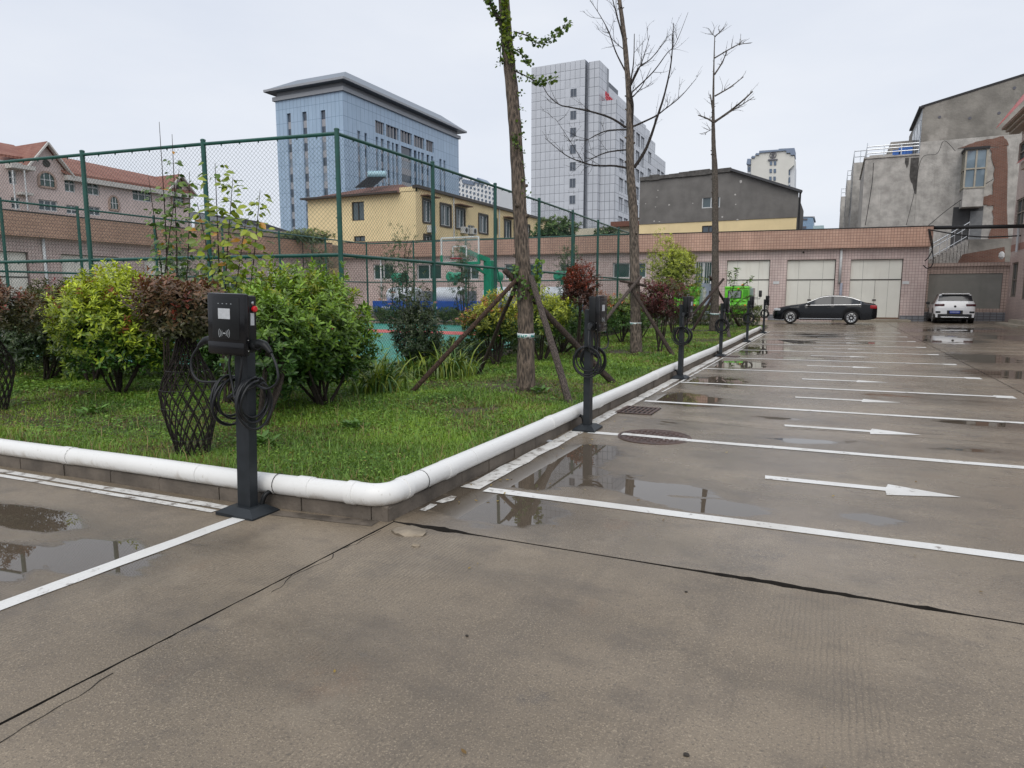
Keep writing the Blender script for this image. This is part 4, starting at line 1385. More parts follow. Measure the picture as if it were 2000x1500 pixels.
# green bushes and climbing growth inside and behind the court
for k, (px, py, d_, rx, rz, cz, lab) in enumerate([
        (782, 520, 21.0, 0.75, 1.7, 2.0, 'upright grey-green bush inside the court fence near the hoop'),
        (348, 520, 17.5, 0.55, 1.5, 1.6, 'dark climbing bush inside the court behind the slender sapling'),
        (622, 505, 21.5, 0.55, 1.5, 2.0, 'narrow grey-green bush inside the court beside the fence corner'),
        (905, 500, 26.0, 0.7, 1.9, 2.3, 'tall grey-green bush directly behind the basketball backboard'),
        (1110, 505, 26.5, 0.7, 1.9, 2.2, 'grey-green bush at the court end behind the russet bush'),
        (408, 530, 17.0, 0.5, 1.3, 1.5, 'dark green bush inside the court behind the yellowing sapling')]):
    c = atD(px, py, d_)
    shrub('court_bush', lab, (c.x, c.y, 0.15), (c.x, c.y, cz), (rx, rx, rz), 420, 0.08, 0.034, (0.030, 0.060, 0.026), (0.10, 0.14, 0.055), 110 + k, 'bush', 'bushes around the sports court', k=7, bottom=-0.95, fill=0.7, amp=0.35, stems=5)
# weeds with broad leaves
for k, (px, py, lab) in enumerate([(690, 838, 'broad-leaved weed in the grass below the big glossy shrub'), (512, 872, 'broad-leaved weed beside the post of the front charger'), (182, 812, 'small broad-leaved weed in the grass under the golden shrub'), (1055, 770, 'low weed at the kerb beside the second charging post')]):
    q = gnd(px, py, 0.1)
    rr_ = np.random.default_rng(130 + k)
    n = 26
    a = rr_.random(n) * 6.28
    P = np.stack([rr_.normal(0, 0.05, n), rr_.normal(0, 0.05, n), rr_.uniform(0.03, 0.08, n)], 1)
    D = np.stack([np.cos(a), np.sin(a), rr_.uniform(0.2, 1.0, n)], 1)
    N = np.stack([rr_.normal(0, 0.2, n), rr_.normal(0, 0.2, n), np.ones(n)], 1)
    C = np.array([0.10, 0.20, 0.04]) * rr_.uniform(0.7, 1.5, (n, 1))
    Ls = rr_.uniform(0.07, 0.15, n)
    o = put('weed', leaves('weed', P, D, N, Ls, Ls * 0.42, C, SHRUB), None, (q.x, q.y, bed_h(q.x, q.y) - 0.02))
    tag(o, lab, 'weed', 'weeds in the lawn')

# low ground-cover hedges at the foot of the fences
def low_hedge(label, a, b, h, w, n, seed, old=(0.028, 0.060, 0.018), young=(0.12, 0.18, 0.035)):
    a, b = Vector(a), Vector(b)
    t = (b - a).normalized()
    k2 = Vector((-t.y, t.x))
    L_ = (b - a).length
    r0 = Vector((a.x, a.y, bed_h(a.x, a.y)))
    r = empty('low_hedge', r0, 0, label, 'hedge')
    g = np.random.default_rng(seed)
    s = g.random(n) * L_
    o = g.uniform(-w, w, n)
    lump_ = 0.75 + 0.45 * VN(seed, 0.7)(s + 3, s * 0 + seed)
    z = g.random(n) ** 0.6 * h * lump_
    P = np.stack([t.x * s + k2.x * o, t.y * s + k2.y * o, z + 0.03], 1)
    O = nrm(g.normal(0, 0.5, (n, 3)) + np.array([0.1, -0.3, 0.8]))
    lp, ld, ln, li = rosettes(P, O, g, 6, 0.07)
    y = (g.random(len(lp)) ** 2)[:, None]
    C = (np.array(old) * (1 - y) + np.array(young) * y) * g.uniform(0.7, 1.3, (len(lp), 1))
    Ls = 0.075 * g.uniform(0.7, 1.2, len(lp))
    put('foliage', leaves('foliage', lp, ld, ln, Ls, Ls * 0.42, C, SHRUB), r)
    for i in range(int(L_ / 0.6)):
        p = t * (i * 0.6 + 0.3)
        MB().tube([(p.x, p.y, -0.03), (p.x + random.uniform(-.1, .1), p.y + random.uniform(-.1, .1), h * 0.7)], [0.014, 0.005], 5).build('stem', BARK_S, r)
low_hedge('dark low hedge along the foot of the near fence run behind the shrubs', (-17.5, 7.15), (-7.6, 8.35), 0.62, 0.28, 2600, 201)
low_hedge('dark low hedge along the foot of the receding fence', (-6.85, 11.2), (-7.3, 27.0), 0.50, 0.28, 2600, 202)
low_hedge('dark hedge along the far side of the court in front of the trailers', (-20.0, 26.6), (-8.0, 26.8), 0.85, 0.3, 4200, 203)

# shrubs filling the second row before the near fence
shrub('shrub', 'olive-brown shrub filling the gap behind the golden rounded shrub', (-11.2, 7.1), (-11.2, 7.1, 0.98), (0.95, 0.6, 0.72), 800, 0.085, 0.036, (0.045, 0.055, 0.022), (0.13, 0.13, 0.04), 36, accent=(0.22, 0.06, 0.04), acc=0.06)
shrub('shrub', 'dark green shrub behind the woven red-leaved plant', (-8.0, 7.2), (-8.0, 7.2, 0.92), (0.95, 0.6, 0.75), 900, 0.088, 0.036, G_OLD, (0.12, 0.19, 0.035), 37)

# ================================================================== TREES AND PROPS
BARK1 = bark('ginkgo_bark', (0.032, 0.025, 0.020), (0.19, 0.145, 0.11), 0.8)
BARK2 = bark('tree_bark', (0.038, 0.030, 0.025), (0.20, 0.16, 0.125), 0.8)
BARK3 = bark('grey_bark', (0.040, 0.034, 0.028), (0.155, 0.13, 0.105), 1.2)
TWIG = bark('dark_twig', (0.018, 0.014, 0.013), (0.065, 0.05, 0.042), 3)
t_ = NT('printed_tape')
p_ = t_.scaled(t_.obj(), 1.0, 1.0, 1.0)
w_ = t_.n('TexNoise'); w_.inputs['Scale'].default_value = 45.0; t_.l(t_.scaled(p_, 1, 1, 0.5), w_.inputs['Vector'])
sp_ = t_.n('SeparateXYZ'); t_.l(p_, sp_.inputs[0])
bz = t_.math('ABSOLUTE', sp_.outputs[2])
inside = t_.math('LESS_THAN', bz, 0.022)
k_ = t_.math('MULTIPLY', t_.ramp(w_.outputs[0], 0.47, 0.53), inside)
t_.l(t_.mixc(k_, (0.62, 0.66, 0.66), (0.03, 0.25, 0.22)), t_.b.inputs['Base Color'])
t_.b.inputs['Roughness'].default_value = 0.3
TAPE = t_.m

def trunk_tube(pts, rads, n=14, jit=0.05):
    cp = catmull(pts, 8)
    k = len(cp)
    rs = []
    for i in range(k):
        t = i / (k - 1) * (len(rads) - 1)
        j = min(int(t), len(rads) - 2)
        rs.append(rads[j] + (rads[j + 1] - rads[j]) * (t - j))
    return MB().tube(cp, rs, n, True, jit), cp, rs
def twigs(mb, pts, n, L, r, rr, lvl=1, up=0.25):
    for i in range(n):
        j = int(rr.uniform(0.25, 1.0) * (len(pts) - 2))
        p = pts[j]
        t = (pts[j + 1] - pts[max(0, j - 1)]).normalized()
        d = (t * 0.7 + Vector((rr.uniform(-1, 1), rr.uniform(-1, 1), rr.uniform(-0.7, 1) + up)) * 0.7).normalized()
        l = L * rr.uniform(0.4, 1.0)
        q1 = p + d * l * 0.5 + Vector((rr.uniform(-1, 1), rr.uniform(-1, 1), rr.uniform(-1, 1))) * l * 0.08
        q2 = p + d * l + Vector((rr.uniform(-1, 1), rr.uniform(-1, 1), rr.uniform(-0.6, 1))) * l * 0.25
        w = catmull([p, q1, q2], 3)
        mb.tube(w, [r * (1 - 0.75 * q / (len(w) - 1)) for q in range(len(w))], 4, False)
        for q in w[1:-1]:
            if rr.random() < 0.5:
                e = q + Vector((rr.uniform(-1, 1), rr.uniform(-1, 1), rr.uniform(-1, 1))) * 0.03
                mb.tube([q, e], [r * 0.8, r * 0.5], 3, False)
        if lvl > 0: twigs(mb, w, 2, L * 0.5, r * 0.6, rr, lvl - 1, up)
V3 = lambda x, y: (900 + x * 0.3, y * 0.3)          # a zoomed view of the crowns back to photo pixels

def make_tree(label, base, dep, trunk_px, rads, barkm, tape_px, stubs=14, seed=1):
    rr = random.Random(seed)
    b = Vector((base.x, base.y, bed_h(base.x, base.y) - 0.03))
    root = empty('tree', b, 0, label, 'tree')
    pts = [Vector((0, 0, 0))] + [atD(px, py, dep) - b for px, py in trunk_px]
    mb, cp, rs = trunk_tube(pts, [rads[0] * 1.25] + rads, 16)
    for i in range(stubs):
        j = rr.randrange(len(cp) // 5, len(cp) - 1)
        a = rr.uniform(0, 6.28)
        d = Vector((math.cos(a), math.sin(a), 0.35))
        mb.tube([cp[j] + d * rs[j] * 0.6, cp[j] + d * (rs[j] + 0.035)], [rs[j] * 0.35, rs[j] * 0.22], 6, True)
    mb.build('trunk', barkm, root, smooth=True)
    if tape_px:
        tz = atD(tape_px[0], tape_px[1], dep).z - b.z
        j = min(range(len(cp)), key=lambda i: abs(cp[i].z - tz))
        o = MB().lathe([(rs[j] * 1.07, -0.035), (rs[j] * 1.08, 0.035)], n=24).build('tape_band', TAPE, root, smooth=True, loc=(cp[j].x, cp[j].y, tz), rot=(0.05, 0.03, 0))
    return root, b, cp, rs

# first tree: trunk with leafy sprouts
q1 = gnd(1027, 765, 0.1)
d1 = depth(q1)
T1, b1, cp1, rs1 = make_tree('thick staked tree trunk with leafy sprouts nearest the front of the lawn', q1, d1, [(1027, 640), (1024, 560), (1019, 480), (1011, 330), (1002, 200), (990, 80), (984, 0), (978, -80), (972, -160)], [0.120, 0.114, 0.110, 0.104, 0.096, 0.090, 0.083, 0.08, 0.07, 0.06], BARK1, (1027, 655), 22, 1)
GK = leafmat('ginkgo_leaf', 0.4, 0.3)
def sprig(root, b, P0, pts_px, dep, n, size, seed, col0=(0.035, 0.085, 0.02), col1=(0.16, 0.24, 0.035), name='foliage', thick=0.012):
    rr = np.random.default_rng(seed)
    pts = catmull([atD(px, py, dep) - b for px, py in pts_px], 8)
    MB().tube(pts, [thick * (1 - 0.75 * i / (len(pts) - 1)) for i in range(len(pts))], 5, False).build('branch', TWIG, root, smooth=True)
    m = n
    idx = (rr.random(m) ** 0.7 * (len(pts) - 1)).astype(int)
    A = np.array([pts[i][:] for i in idx])
    D = rr.normal(0, 1, (m, 3)); D[:, 2] *= 0.8
    D = nrm(D)
    P = A + D * rr.uniform(0.01, 0.05, m)[:, None]
    N = nrm(rr.normal(0, 0.6, (m, 3)) + np.array([0, -0.5, 0.6]))
    y = rr.random((m, 1))
    C = np.array(col0) * (1 - y) + np.array(col1) * y
    L = size * rr.uniform(0.6, 1.15, m)
    put(name, leaves(name, P, D, N, L, L * 1.15, C, GK, 0.1, 0.1), root)
sprig(T1, b1, None, [(1003, 62), (1030, 70), (1052, 85), (1080, 72), (1112, 42)], d1 - 0.1, 190, 0.05, 1)
sprig(T1, b1, None, [(1004, 138), (1030, 150), (1050, 160), (1070, 156), (1088, 150)], d1 - 0.15, 110, 0.048, 2)
sprig(T1, b1, None, [(1003, 95), (1018, 105), (1036, 126)], d1 - 0.2, 80, 0.048, 3)
sprig(T1, b1, None, [(990, 75), (975, 40), (958, 8), (945, -30)], d1 - 0.1, 200, 0.05, 4, thick=0.05)
sprig(T1, b1, None, [(1000, 120), (992, 85), (990, 50), (985, 10), (988, -20)], d1 - 0.18, 330, 0.055, 5, (0.06, 0.12, 0.02), (0.22, 0.28, 0.03))
sprig(T1, b1, None, [(983, 70), (978, 90), (977, 130)], d1 - 0.1, 60, 0.045, 6)
sprig(T1, b1, None, [(1012, 290), (1008, 275), (1006, 262)], d1 - 0.16, 40, 0.04, 7)
sprig(T1, b1, None, [(1040, 590), (1048, 550), (1052, 505)], d1 - 0.1, 110, 0.06, 8, (0.06, 0.14, 0.03), (0.22, 0.34, 0.05))
sprig(T1, b1, None, [(1006, 580), (1002, 545), (1005, 520)], d1 - 0.12, 70, 0.055, 9, (0.05, 0.12, 0.03), (0.17, 0.27, 0.05))
sprig(T1, b1, None, [(1020, 585), (1024, 560), (1018, 540)], d1 - 0.2, 30, 0.05, 10, (0.05, 0.12, 0.03), (0.15, 0.25, 0.05))
for k in range(9):
    yy_ = 150 + k * 28
    xx_ = 1022 + (k * 1.2) if k % 2 else 1020
    sprig(T1, b1, None, [(1010 + (yy_ - 150) * 0.045, yy_), (1014 + (yy_ - 150) * 0.06 + 4, yy_ + 8)], d1 - 0.12, 7, 0.04, 20 + k, thick=0.005)

# second tree: bare crown
q2 = gnd(1243, 690, 0.1)
d2 = depth(q2)
T2, b2, cp2, rs2 = make_tree('bare staked tree with spreading leafless branches in the middle of the lawn', q2, d2, [(1241, 600), (1239, 500), (1237, 420), (1231, 330), (1230, 240), (1228, 180), (1220, 80), (1210, 0), (1203, -60), (1198, -120)], [0.125, 0.118, 0.112, 0.106, 0.094, 0.078, 0.066, 0.055, 0.045, 0.035, 0.02], BARK2, (1241, 632), 26, 2)
rr = random.Random(77)
BR = [
    ([(1130, 1090), (1210, 960), (1280, 760), (1330, 600), (1370, 400), (1385, 150)], 0.055, -0.2),
    ([(1085, 1095), (1000, 1080), (880, 1078), (800, 1060), (700, 1020), (620, 960), (550, 900)], 0.035, 0.5),
    ([(1080, 975), (960, 990), (880, 1020), (820, 1050), (760, 1060)], 0.026, -0.4),
    ([(1075, 830), (980, 770), (860, 730), (720, 700), (640, 680), (570, 620), (530, 550)], 0.038, 0.3),
    ([(1075, 845), (960, 850), (880, 880), (810, 915), (740, 905)], 0.026, -0.3),
    ([(1105, 1010), (1115, 800), (1120, 680), (1105, 560), (1125, 400), (1130, 220)], 0.048, -0.25),
    ([(1130, 820), (1260, 760), (1330, 710), (1430, 630), (1530, 515)], 0.032, 0.5),
    ([(1110, 540), (1160, 440), (1240, 380), (1345, 250)], 0.032, 0.3),
    ([(1075, 470), (1010, 340), (960, 200), (900, 90), (840, 0)], 0.026, 0.2),
    ([(1120, 630), (1180, 560), (1240, 440)], 0.024, -0.5),
    ([(1070, 300), (1030, 150), (990, 0), (970, -120)], 0.03, -0.2),
    ([(1115, 600), (1250, 470), (1340, 350), (1400, 280), (1480, 80)], 0.022, -0.6),
    ([(1105, 560), (1180, 400), (1230, 230)], 0.026, 0.4),
    ([(800, 1060), (700, 900), (620, 780), (590, 770)], 0.012, 0.6),
    ([(1060, 320), (990, 260), (940, 170)], 0.014, -0.4)]
for k, (vp, r0, dz) in enumerate(BR):
    r0 *= 0.78
    n = len(vp)
    pts = catmull([atD(*V3(*p), d2 + dz * i / (n - 1)) - b2 for i, p in enumerate(vp)], 7)
    mb = MB().tube(pts, [r0 * (1 - 0.78 * i / (len(pts) - 1)) for i in range(len(pts))], 7, True, 0.08)
    twigs(mb, pts, 6 if r0 > 0.02 else 4, 0.70, 0.0065, rr, 1)
    mb.build('branch', TWIG, T2, smooth=True)

# third tree: thin, bare
q3 = gnd(1395, 647, 0.1)
d3 = depth(q3)
T3, b3, cp3, rs3 = make_tree('thin leafless tree with few side branches standing by the far hedge', q3, d3, [(1396, 590), (1397, 500), (1397, 430), (1396, 330), (1394, 290), (1393, 230), (1394, 140), (1396, 70)], [0.17, 0.145, 0.13, 0.125, 0.112, 0.092, 0.075, 0.045, 0.025, 0.015], BARK3, (1396, 613), 30, 3)
for k, (vp, r0) in enumerate([([(1650, 795), (1730, 740), (1830, 660), (1900, 595)], 0.055), ([(1700, 760), (1800, 700), (1910, 630)], 0.03), ([(1645, 795), (1600, 770), (1545, 750)], 0.04), ([(1642, 720), (1633, 670), (1625, 615)], 0.045), ([(1655, 625), (1750, 570), (1840, 500)], 0.035), ([(1652, 485), (1700, 410), (1732, 335)], 0.035), ([(1652, 378), (1750, 320), (1810, 290), (1890, 280)], 0.028), ([(1655, 240), (1680, 215), (1705, 190)], 0.02), ([(1655, 240), (1640, 222), (1630, 212)], 0.015), ([(1810, 290), (1828, 265)], 0.015), ([(1640, 840), (1610, 855), (1570, 870)], 0.012)]):
    pts = catmull([atD(*V3(*p), d3 + random.uniform(-0.3, 0.3)) - b3 for p in vp], 6)
    mb = MB().tube(pts, [r0 * (1 - 0.6 * i / (len(pts) - 1)) for i in range(len(pts))], 6, True, 0.1)
    twigs(mb, pts, 7, 0.55, 0.011, rr, 0)
    mb.build('branch', BARK3, T3, smooth=True)

# wooden props
PROP = bark('prop_bark', (0.022, 0.015, 0.013), (0.095, 0.065, 0.05), 1.6)
PROPR = bark('prop_red_bark', (0.032, 0.018, 0.013), (0.12, 0.068, 0.045), 1.6)
PROPG = bark('prop_grey', (0.05, 0.04, 0.035), (0.16, 0.125, 0.105), 1.6)
def prop(label, foot_px, top_px, topd, r0, r1, matl, foot=None):
    r0, r1 = r0 * 1.05, r1 * 1.05
    f = foot or gnd(*foot_px, 0.08)
    t = atD(*top_px, topd)
    d = (t - f)
    f2 = f - d.normalized() * 0.10
    pts = [f2 - f, d * 0.33 + Vector((random.uniform(-.015, .015), random.uniform(-.015, .015), 0)), d * 0.66 + Vector((random.uniform(-.015, .015), random.uniform(-.015, .015), 0)), d]
    cp = catmull(pts, 6)
    o = MB().tube(cp, [r0 + (r1 - r0) * i / (len(cp) - 1) for i in range(len(cp))], 9, True, 0.06).build('wooden_prop', matl, None, True, loc=f)
    tag(o, label, 'tree prop', 'wooden props holding up the trees')
prop('reddish-footed pole leaning far out toward the strap-leaved clumps', (800, 771), (1010, 545), d1 - 0.18, 0.036, 0.030, PROPR)
prop('short dark pole behind the reddish-footed one on the first trunk', (932, 737), (1014, 545), d1 + 0.12, 0.034, 0.028, PROP)
prop('long dark pole running from the first trunk to the lawn beyond the second charger', (1202, 752), (985, 527), d1 - 0.14, 0.052, 0.040, PROP)
prop('greyish pole standing between the first trunk and the second charger', (1113, 790), (1037, 540), d1 - 0.16, 0.050, 0.040, PROPG)
prop('stub of pole reaching down left behind the second charger', (1095, 693), (1162, 645), d1 + 4.2, 0.030, 0.028, PROP)
prop('thin pale pole slanting from the second trunk toward the second charger', (1128, 655), (1252, 540), d2 - 0.15, 0.045, 0.035, PROPG, gnd(1120, 700, 0.1))
prop('dark pole slanting from the second trunk to the kerb by the third charger', (1317, 698), (1228, 556), d2 - 0.16, 0.050, 0.035, PROP)
prop('short pole lashed across the second trunk', (0, 0), (1262, 558), d2 - 0.2, 0.028, 0.034, PROP, atD(1218, 550, d2 - 0.2))
prop('pole slanting from the third trunk past the third charger head', (1330, 640), (1413, 545), d3 - 0.22, 0.06, 0.045, PROP, gnd(1318, 655, 0.1))
prop('second slanting pole on the third trunk ending in the lawn', (1350, 648), (1397, 570), d3 - 0.1, 0.055, 0.045, PROP)
prop('pole on the third trunk falling away to the far charger', (1446, 640), (1386, 540), d3 - 0.2, 0.06, 0.045, PROP)
prop('short weathered pole at the foot of the third trunk', (1425, 660), (1411, 600), d3 - 0.25, 0.06, 0.05, PROPG)
# a feathery fern-like branch beside the third trunk
sb = gnd(1432, 650, 0.1)
sf = empty('sapling', (sb.x, sb.y, bed_h(sb.x, sb.y)), 0, 'small feathery green sapling in front of the green sweeper', 'sapling')
for j, pp in enumerate([[(1432, 640), (1428, 580), (1424, 530)], [(1430, 590), (1445, 565), (1472, 540)], [(1430, 570), (1436, 545), (1440, 525)], [(1430, 600), (1450, 585), (1470, 578)]]):
    pts = catmull([atD(px, py, d3 + 0.6) - Vector(sf.location) for px, py in pp], 8)
    MB().tube(pts, [0.014 * (1 - 0.7 * i / (len(pts) - 1)) for i in range(len(pts))], 5, False).build('stem', TWIG, sf)
    r_ = np.random.default_rng(j + 9)
    idx = r_.integers(0, len(pts), 80)
    A = np.array([pts[i][:] for i in idx])
    D = nrm(r_.normal(0, 1, (80, 3)) * np.array([1, 1, 0.5]))
    put('foliage', leaves('foliage', A, D, nrm(r_.normal(0, .4, (80, 3)) + [0, 0, 1]), r_.uniform(0.1, 0.2, 80), np.full(80, 0.05), np.array([0.12, 0.22, 0.05]) * r_.uniform(0.6, 1.4, (80, 1)), GK), sf)

# ================================================================== CHARGING POSTS
CB = M('charger_black', (0.010, 0.011, 0.012), 0.38, var=0.15, scale=8, spec=0.25)
CG = M('charger_gloss', (0.007, 0.007, 0.008), 0.16, var=0.1, scale=8, spec=0.3)
CP = M('charger_post_grey', (0.020, 0.024, 0.028), 0.45, var=0.18, scale=10, spec=0.3)
CABLE = M('cable_black', (0.010, 0.011, 0.013), 0.38, var=0.1, spec=0.35)
STK = M('sticker_white', (0.46, 0.48, 0.50), 0.5, var=0.08, scale=60)
REDB = M('stop_red', (0.55, 0.015, 0.02), 0.3, var=0.05)
STEEL = M('lock_steel', (0.5, 0.52, 0.53), 0.3, 0.9, var=0.1)
SYM = M('symbol_grey', (0.33, 0.35, 0.36), 0.5, var=0.05)
LED = M('led_grey', (0.22, 0.24, 0.25), 0.3, var=0.05)
SCRW = M('screw_zinc', (0.45, 0.45, 0.44), 0.35, 0.8)
def arc(c, r, a0, a1, w, y, n=10):
    o, i_ = [], []
    for k in range(n + 1):
        a = a0 + (a1 - a0) * k / n
        o.append((c[0] + (r + w) * math.cos(a), y, c[1] + (r + w) * math.sin(a)))
        i_.append((c[0] + (r - w) * math.cos(a), y, c[1] + (r - w) * math.sin(a)))
    return MB().prism(o + i_[::-1], (0, -0.0012, 0))
def coil(x, seed, loops, c, R):
    rr = random.Random(seed)
    pts = []
    for l in range(loops):
        r = R * rr.uniform(0.80, 1.08)
        oy, oz, tx = rr.uniform(-0.02, 0.02), rr.uniform(-0.02, 0.012), rr.uniform(-0.12, 0.12)
        for k in range(16):
            a = math.pi / 2 + 2 * math.pi * k / 16
            rz = r * (1 + 0.06 * math.sin(a * 2 + seed))
            z = c[2] + oz + (R - r) + rz * math.sin(a) * 1.05
            y = c[1] + oy + r * math.cos(a)
            pts.append(Vector((x + l * 0.012 * (1 if x > 0 else -1) + tx * (z - c[2]) + 0.006 * math.sin(a), y, z)))
    return catmull(pts, 2)
def charger(loc, rz, label, seed, gun=True, H=1.47):
    rr = random.Random(seed)
    r = empty('charging_post', loc, rz, label, 'charger', 'electric car charging posts along the kerb')
    k = H / 1.47
    bp = MB()
    b_, t_2, z1, z2 = (0.17, 0.128), (0.095, 0.075), 0.022, 0.062
    vs = []
    for (hx, hy_), z in ((b_, 0.0), (b_, z1), (t_2, z2)):
        vs += [(-hx, -hy_, z), (hx, -hy_, z), (hx, hy_, z), (-hx, hy_, z)]
    fs = [(3, 2, 1, 0), (8, 9, 10, 11)]
    for l in range(2):
        for i in range(4): fs.append((l * 4 + i, l * 4 + (i + 1) % 4, l * 4 + 4 + (i + 1) % 4, l * 4 + 4 + i))
    bp.add(vs, fs).build('base', CP, r)
    MB().cbox(-0.058, 0.058, -0.038, 0.038, 0.05, 1.32 * k, 0.004).build('post', CP, r)
    z0, zt = 1.08 * k, H
    smooth_angle(MB().cbox(-0.150, 0.150, -0.118, -0.036, z0 + 0.02, zt - 0.012, 0.012).build('head_case', CB, r))
    fc = smooth_angle(MB().cbox(-0.166, 0.166, -0.158, -0.112, z0, zt, 0.016).build('front_cover', CG, r))
    pn = smooth_angle(MB().cbox(-0.116, 0.124, -0.1620, -0.150, z0 + 0.105, zt - 0.028, 0.004).build('face_panel', CB, r))
    smooth_angle(MB().cbox(-0.158, 0.158, -0.1635, -0.150, z0 + 0.012, z0 + 0.088, 0.006).build('lower_cover', CG, r))
    yf = -0.1622
    for i in range(4):
        MB().box(-0.062 + i * 0.037, -0.051 + i * 0.037, yf - 0.001, yf, zt - 0.072, zt - 0.066).build('indicator_light', LED, fc)
    MB().box(-0.060, 0.044, yf - 0.0008, yf, zt - 0.168, zt - 0.100).build('sticker', STK, fc)
    sy = zt - 0.262
    for s in (0, math.pi):
        for q_, (ra, sp) in enumerate(((0.022, 0.75), (0.035, 0.66), (0.048, 0.60))):
            arc((-0.010, sy), ra, s - sp, s + sp, 0.0016, yf).build('reader_mark', SYM, fc)
    MB().box(-0.022, 0.002, yf - 0.001, yf, sy - 0.004, sy + 0.004).build('reader_mark', SYM, fc)
    # right flank: lock, stop button, rating label
    xs = 0.150
    smooth_angle(MB().lathe([(0.011, 0.0), (0.011, 0.004), (0.008, 0.006)], (xs, -0.074, zt - 0.060), 'x', 14).build('key_lock', STEEL, r))
    sb_ = smooth_angle(MB().lathe([(0.013, 0.0), (0.013, 0.008), (0.020, 0.010), (0.020, 0.022), (0.014, 0.027)], (xs, -0.070, zt - 0.098), 'x', 16).build('stop_button', REDB, r))
    MB().box(xs, xs + 0.001, -0.092, -0.060, zt - 0.205, zt - 0.125).build('rating_label', STK, r)
    for s in (-1, 1):
        smooth_angle(MB().lathe([(0.034, 0.0), (0.036, 0.03 * s), (0.031, 0.05 * s)], (s * 0.148, -0.078, z0 + 0.070), 'x', 14).build('holster', CB, r))
        for zz_ in (0.035, 0.105):
            MB().lathe([(0.004, 0.0), (0.003, 0.003 * s)], (s * 0.167, -0.130, z0 + zz_), 'x', 8).build('screw', SCRW, r)
        # gun handle in the holster
        g0 = Vector((s * 0.175, -0.080, z0 + 0.076))
        g = [g0, g0 + Vector((s * 0.055, -0.004, 0.010)), g0 + Vector((s * 0.105, -0.010, -0.008)), g0 + Vector((s * 0.150, -0.016, -0.045))]
        smooth_angle(MB().tube(catmull(g, 5), [0.030] * 5 + [0.027] * 5 + [0.022, 0.021, 0.019, 0.017, 0.016, 0.013], 12).build('charging_gun', CB, r))
        # cable: gun -> coil on the hook -> back up under the head
        hk = Vector((s * 0.085, -0.03, 0.905 * k))
        ge = g[-1]
        out = [ge, ge + Vector((s * 0.055, -0.01, -0.085)), ge + Vector((s * (0.055 + rr.uniform(-.02, .02)), -0.02, -0.18)), ge + Vector((-s * 0.03, -0.01, -0.235)), hk + Vector((s * 0.06, -0.02, -0.015))]
        cl = coil(s * 0.088, seed * 3 + (s > 0), 4, (0, -0.02, 0.765 * k), 0.155)
        MB().tube(catmull(out, 6) , 0.0088, 7).build('cable', CABLE, r, smooth=True)
        MB().tube(cl, 0.0088, 7).build('cable_coil', CABLE, r, smooth=True)
        back = [Vector((s * 0.05, -0.075, z0 - 0.005)), Vector((s * 0.055, -0.085, z0 - 0.09)), Vector((s * 0.02, -0.09, 0.86 * k)), Vector((-s * 0.03, -0.12, 0.80 * k)), cl[-1]]
        MB().tube(catmull(back, 6), 0.0088, 7).build('cable', CABLE, r, smooth=True)
        MB().tube([(s * 0.05, 0.0, 0.915 * k), (s * 0.13, 0.0, 0.905 * k), (s * 0.150, 0.0, 0.93 * k)], 0.011, 8).build('cable_hook', CB, r)
    if seed % 3 == 1:
        lp_ = [Vector((-0.10, -0.05, 0.83)), Vector((-0.12, 0.08, 0.70)), Vector((-0.11, 0.13, 0.55)), Vector((-0.08, 0.06, 0.44)), Vector((-0.06, -0.02, 0.43))]
        MB().tube(catmull(lp_, 6), 0.0085, 7).build('cable', CABLE, r, smooth=True)
    MB().tube(catmull([(0.06, 0.06, 0.03), (0.075, 0.085, 0.12), (0.10, 0.15, 0.145), (0.14, 0.20, 0.14)], 5), 0.017, 8).build('supply_conduit', CB, r, smooth=True)
    return r
x_, y_ = -3.625, 3.32
front_post = charger((x_, y_, zg(x_) - 0.004), 0.02, 'front charging post on the side kerb facing the camera, red stop button visible', 1, H=1.53)
front_post.rotation_euler = (-0.012, 0.030, 0.02)          # it leans a little
for k, (x_, y_, lab, hh) in enumerate([(-2.425, 7.10, 'second charging post, nearest of the row beside the manhole', 1.50), (-2.44, 12.30, 'third charging post, with a round coil, before the second trunk prop', 1.49), (-2.455, 17.25, 'fourth charging post standing in front of the third tree trunk', 1.46), (-2.46, 23.0, 'fifth charging post, in line with the green sweeper', 1.48), (-2.45, 28.6, 'sixth and last charging post before the white garage doors', 1.50)]):
    charger((x_, y_, zg(x_)), math.pi / 2 + (0.04, -0.05, 0.03, 0.06, -0.02)[k], lab, 3 * k + 2 + (k == 1), H=hh)
# crumpled scrap by the second post
q = gnd(1068, 862)
tag(lump('paper_scrap', (q.x, q.y, q.z + 0.008), 0.045, 0.15, STK, 9), 'crumpled white scrap lying by the kerb short of the second charger', 'litter')

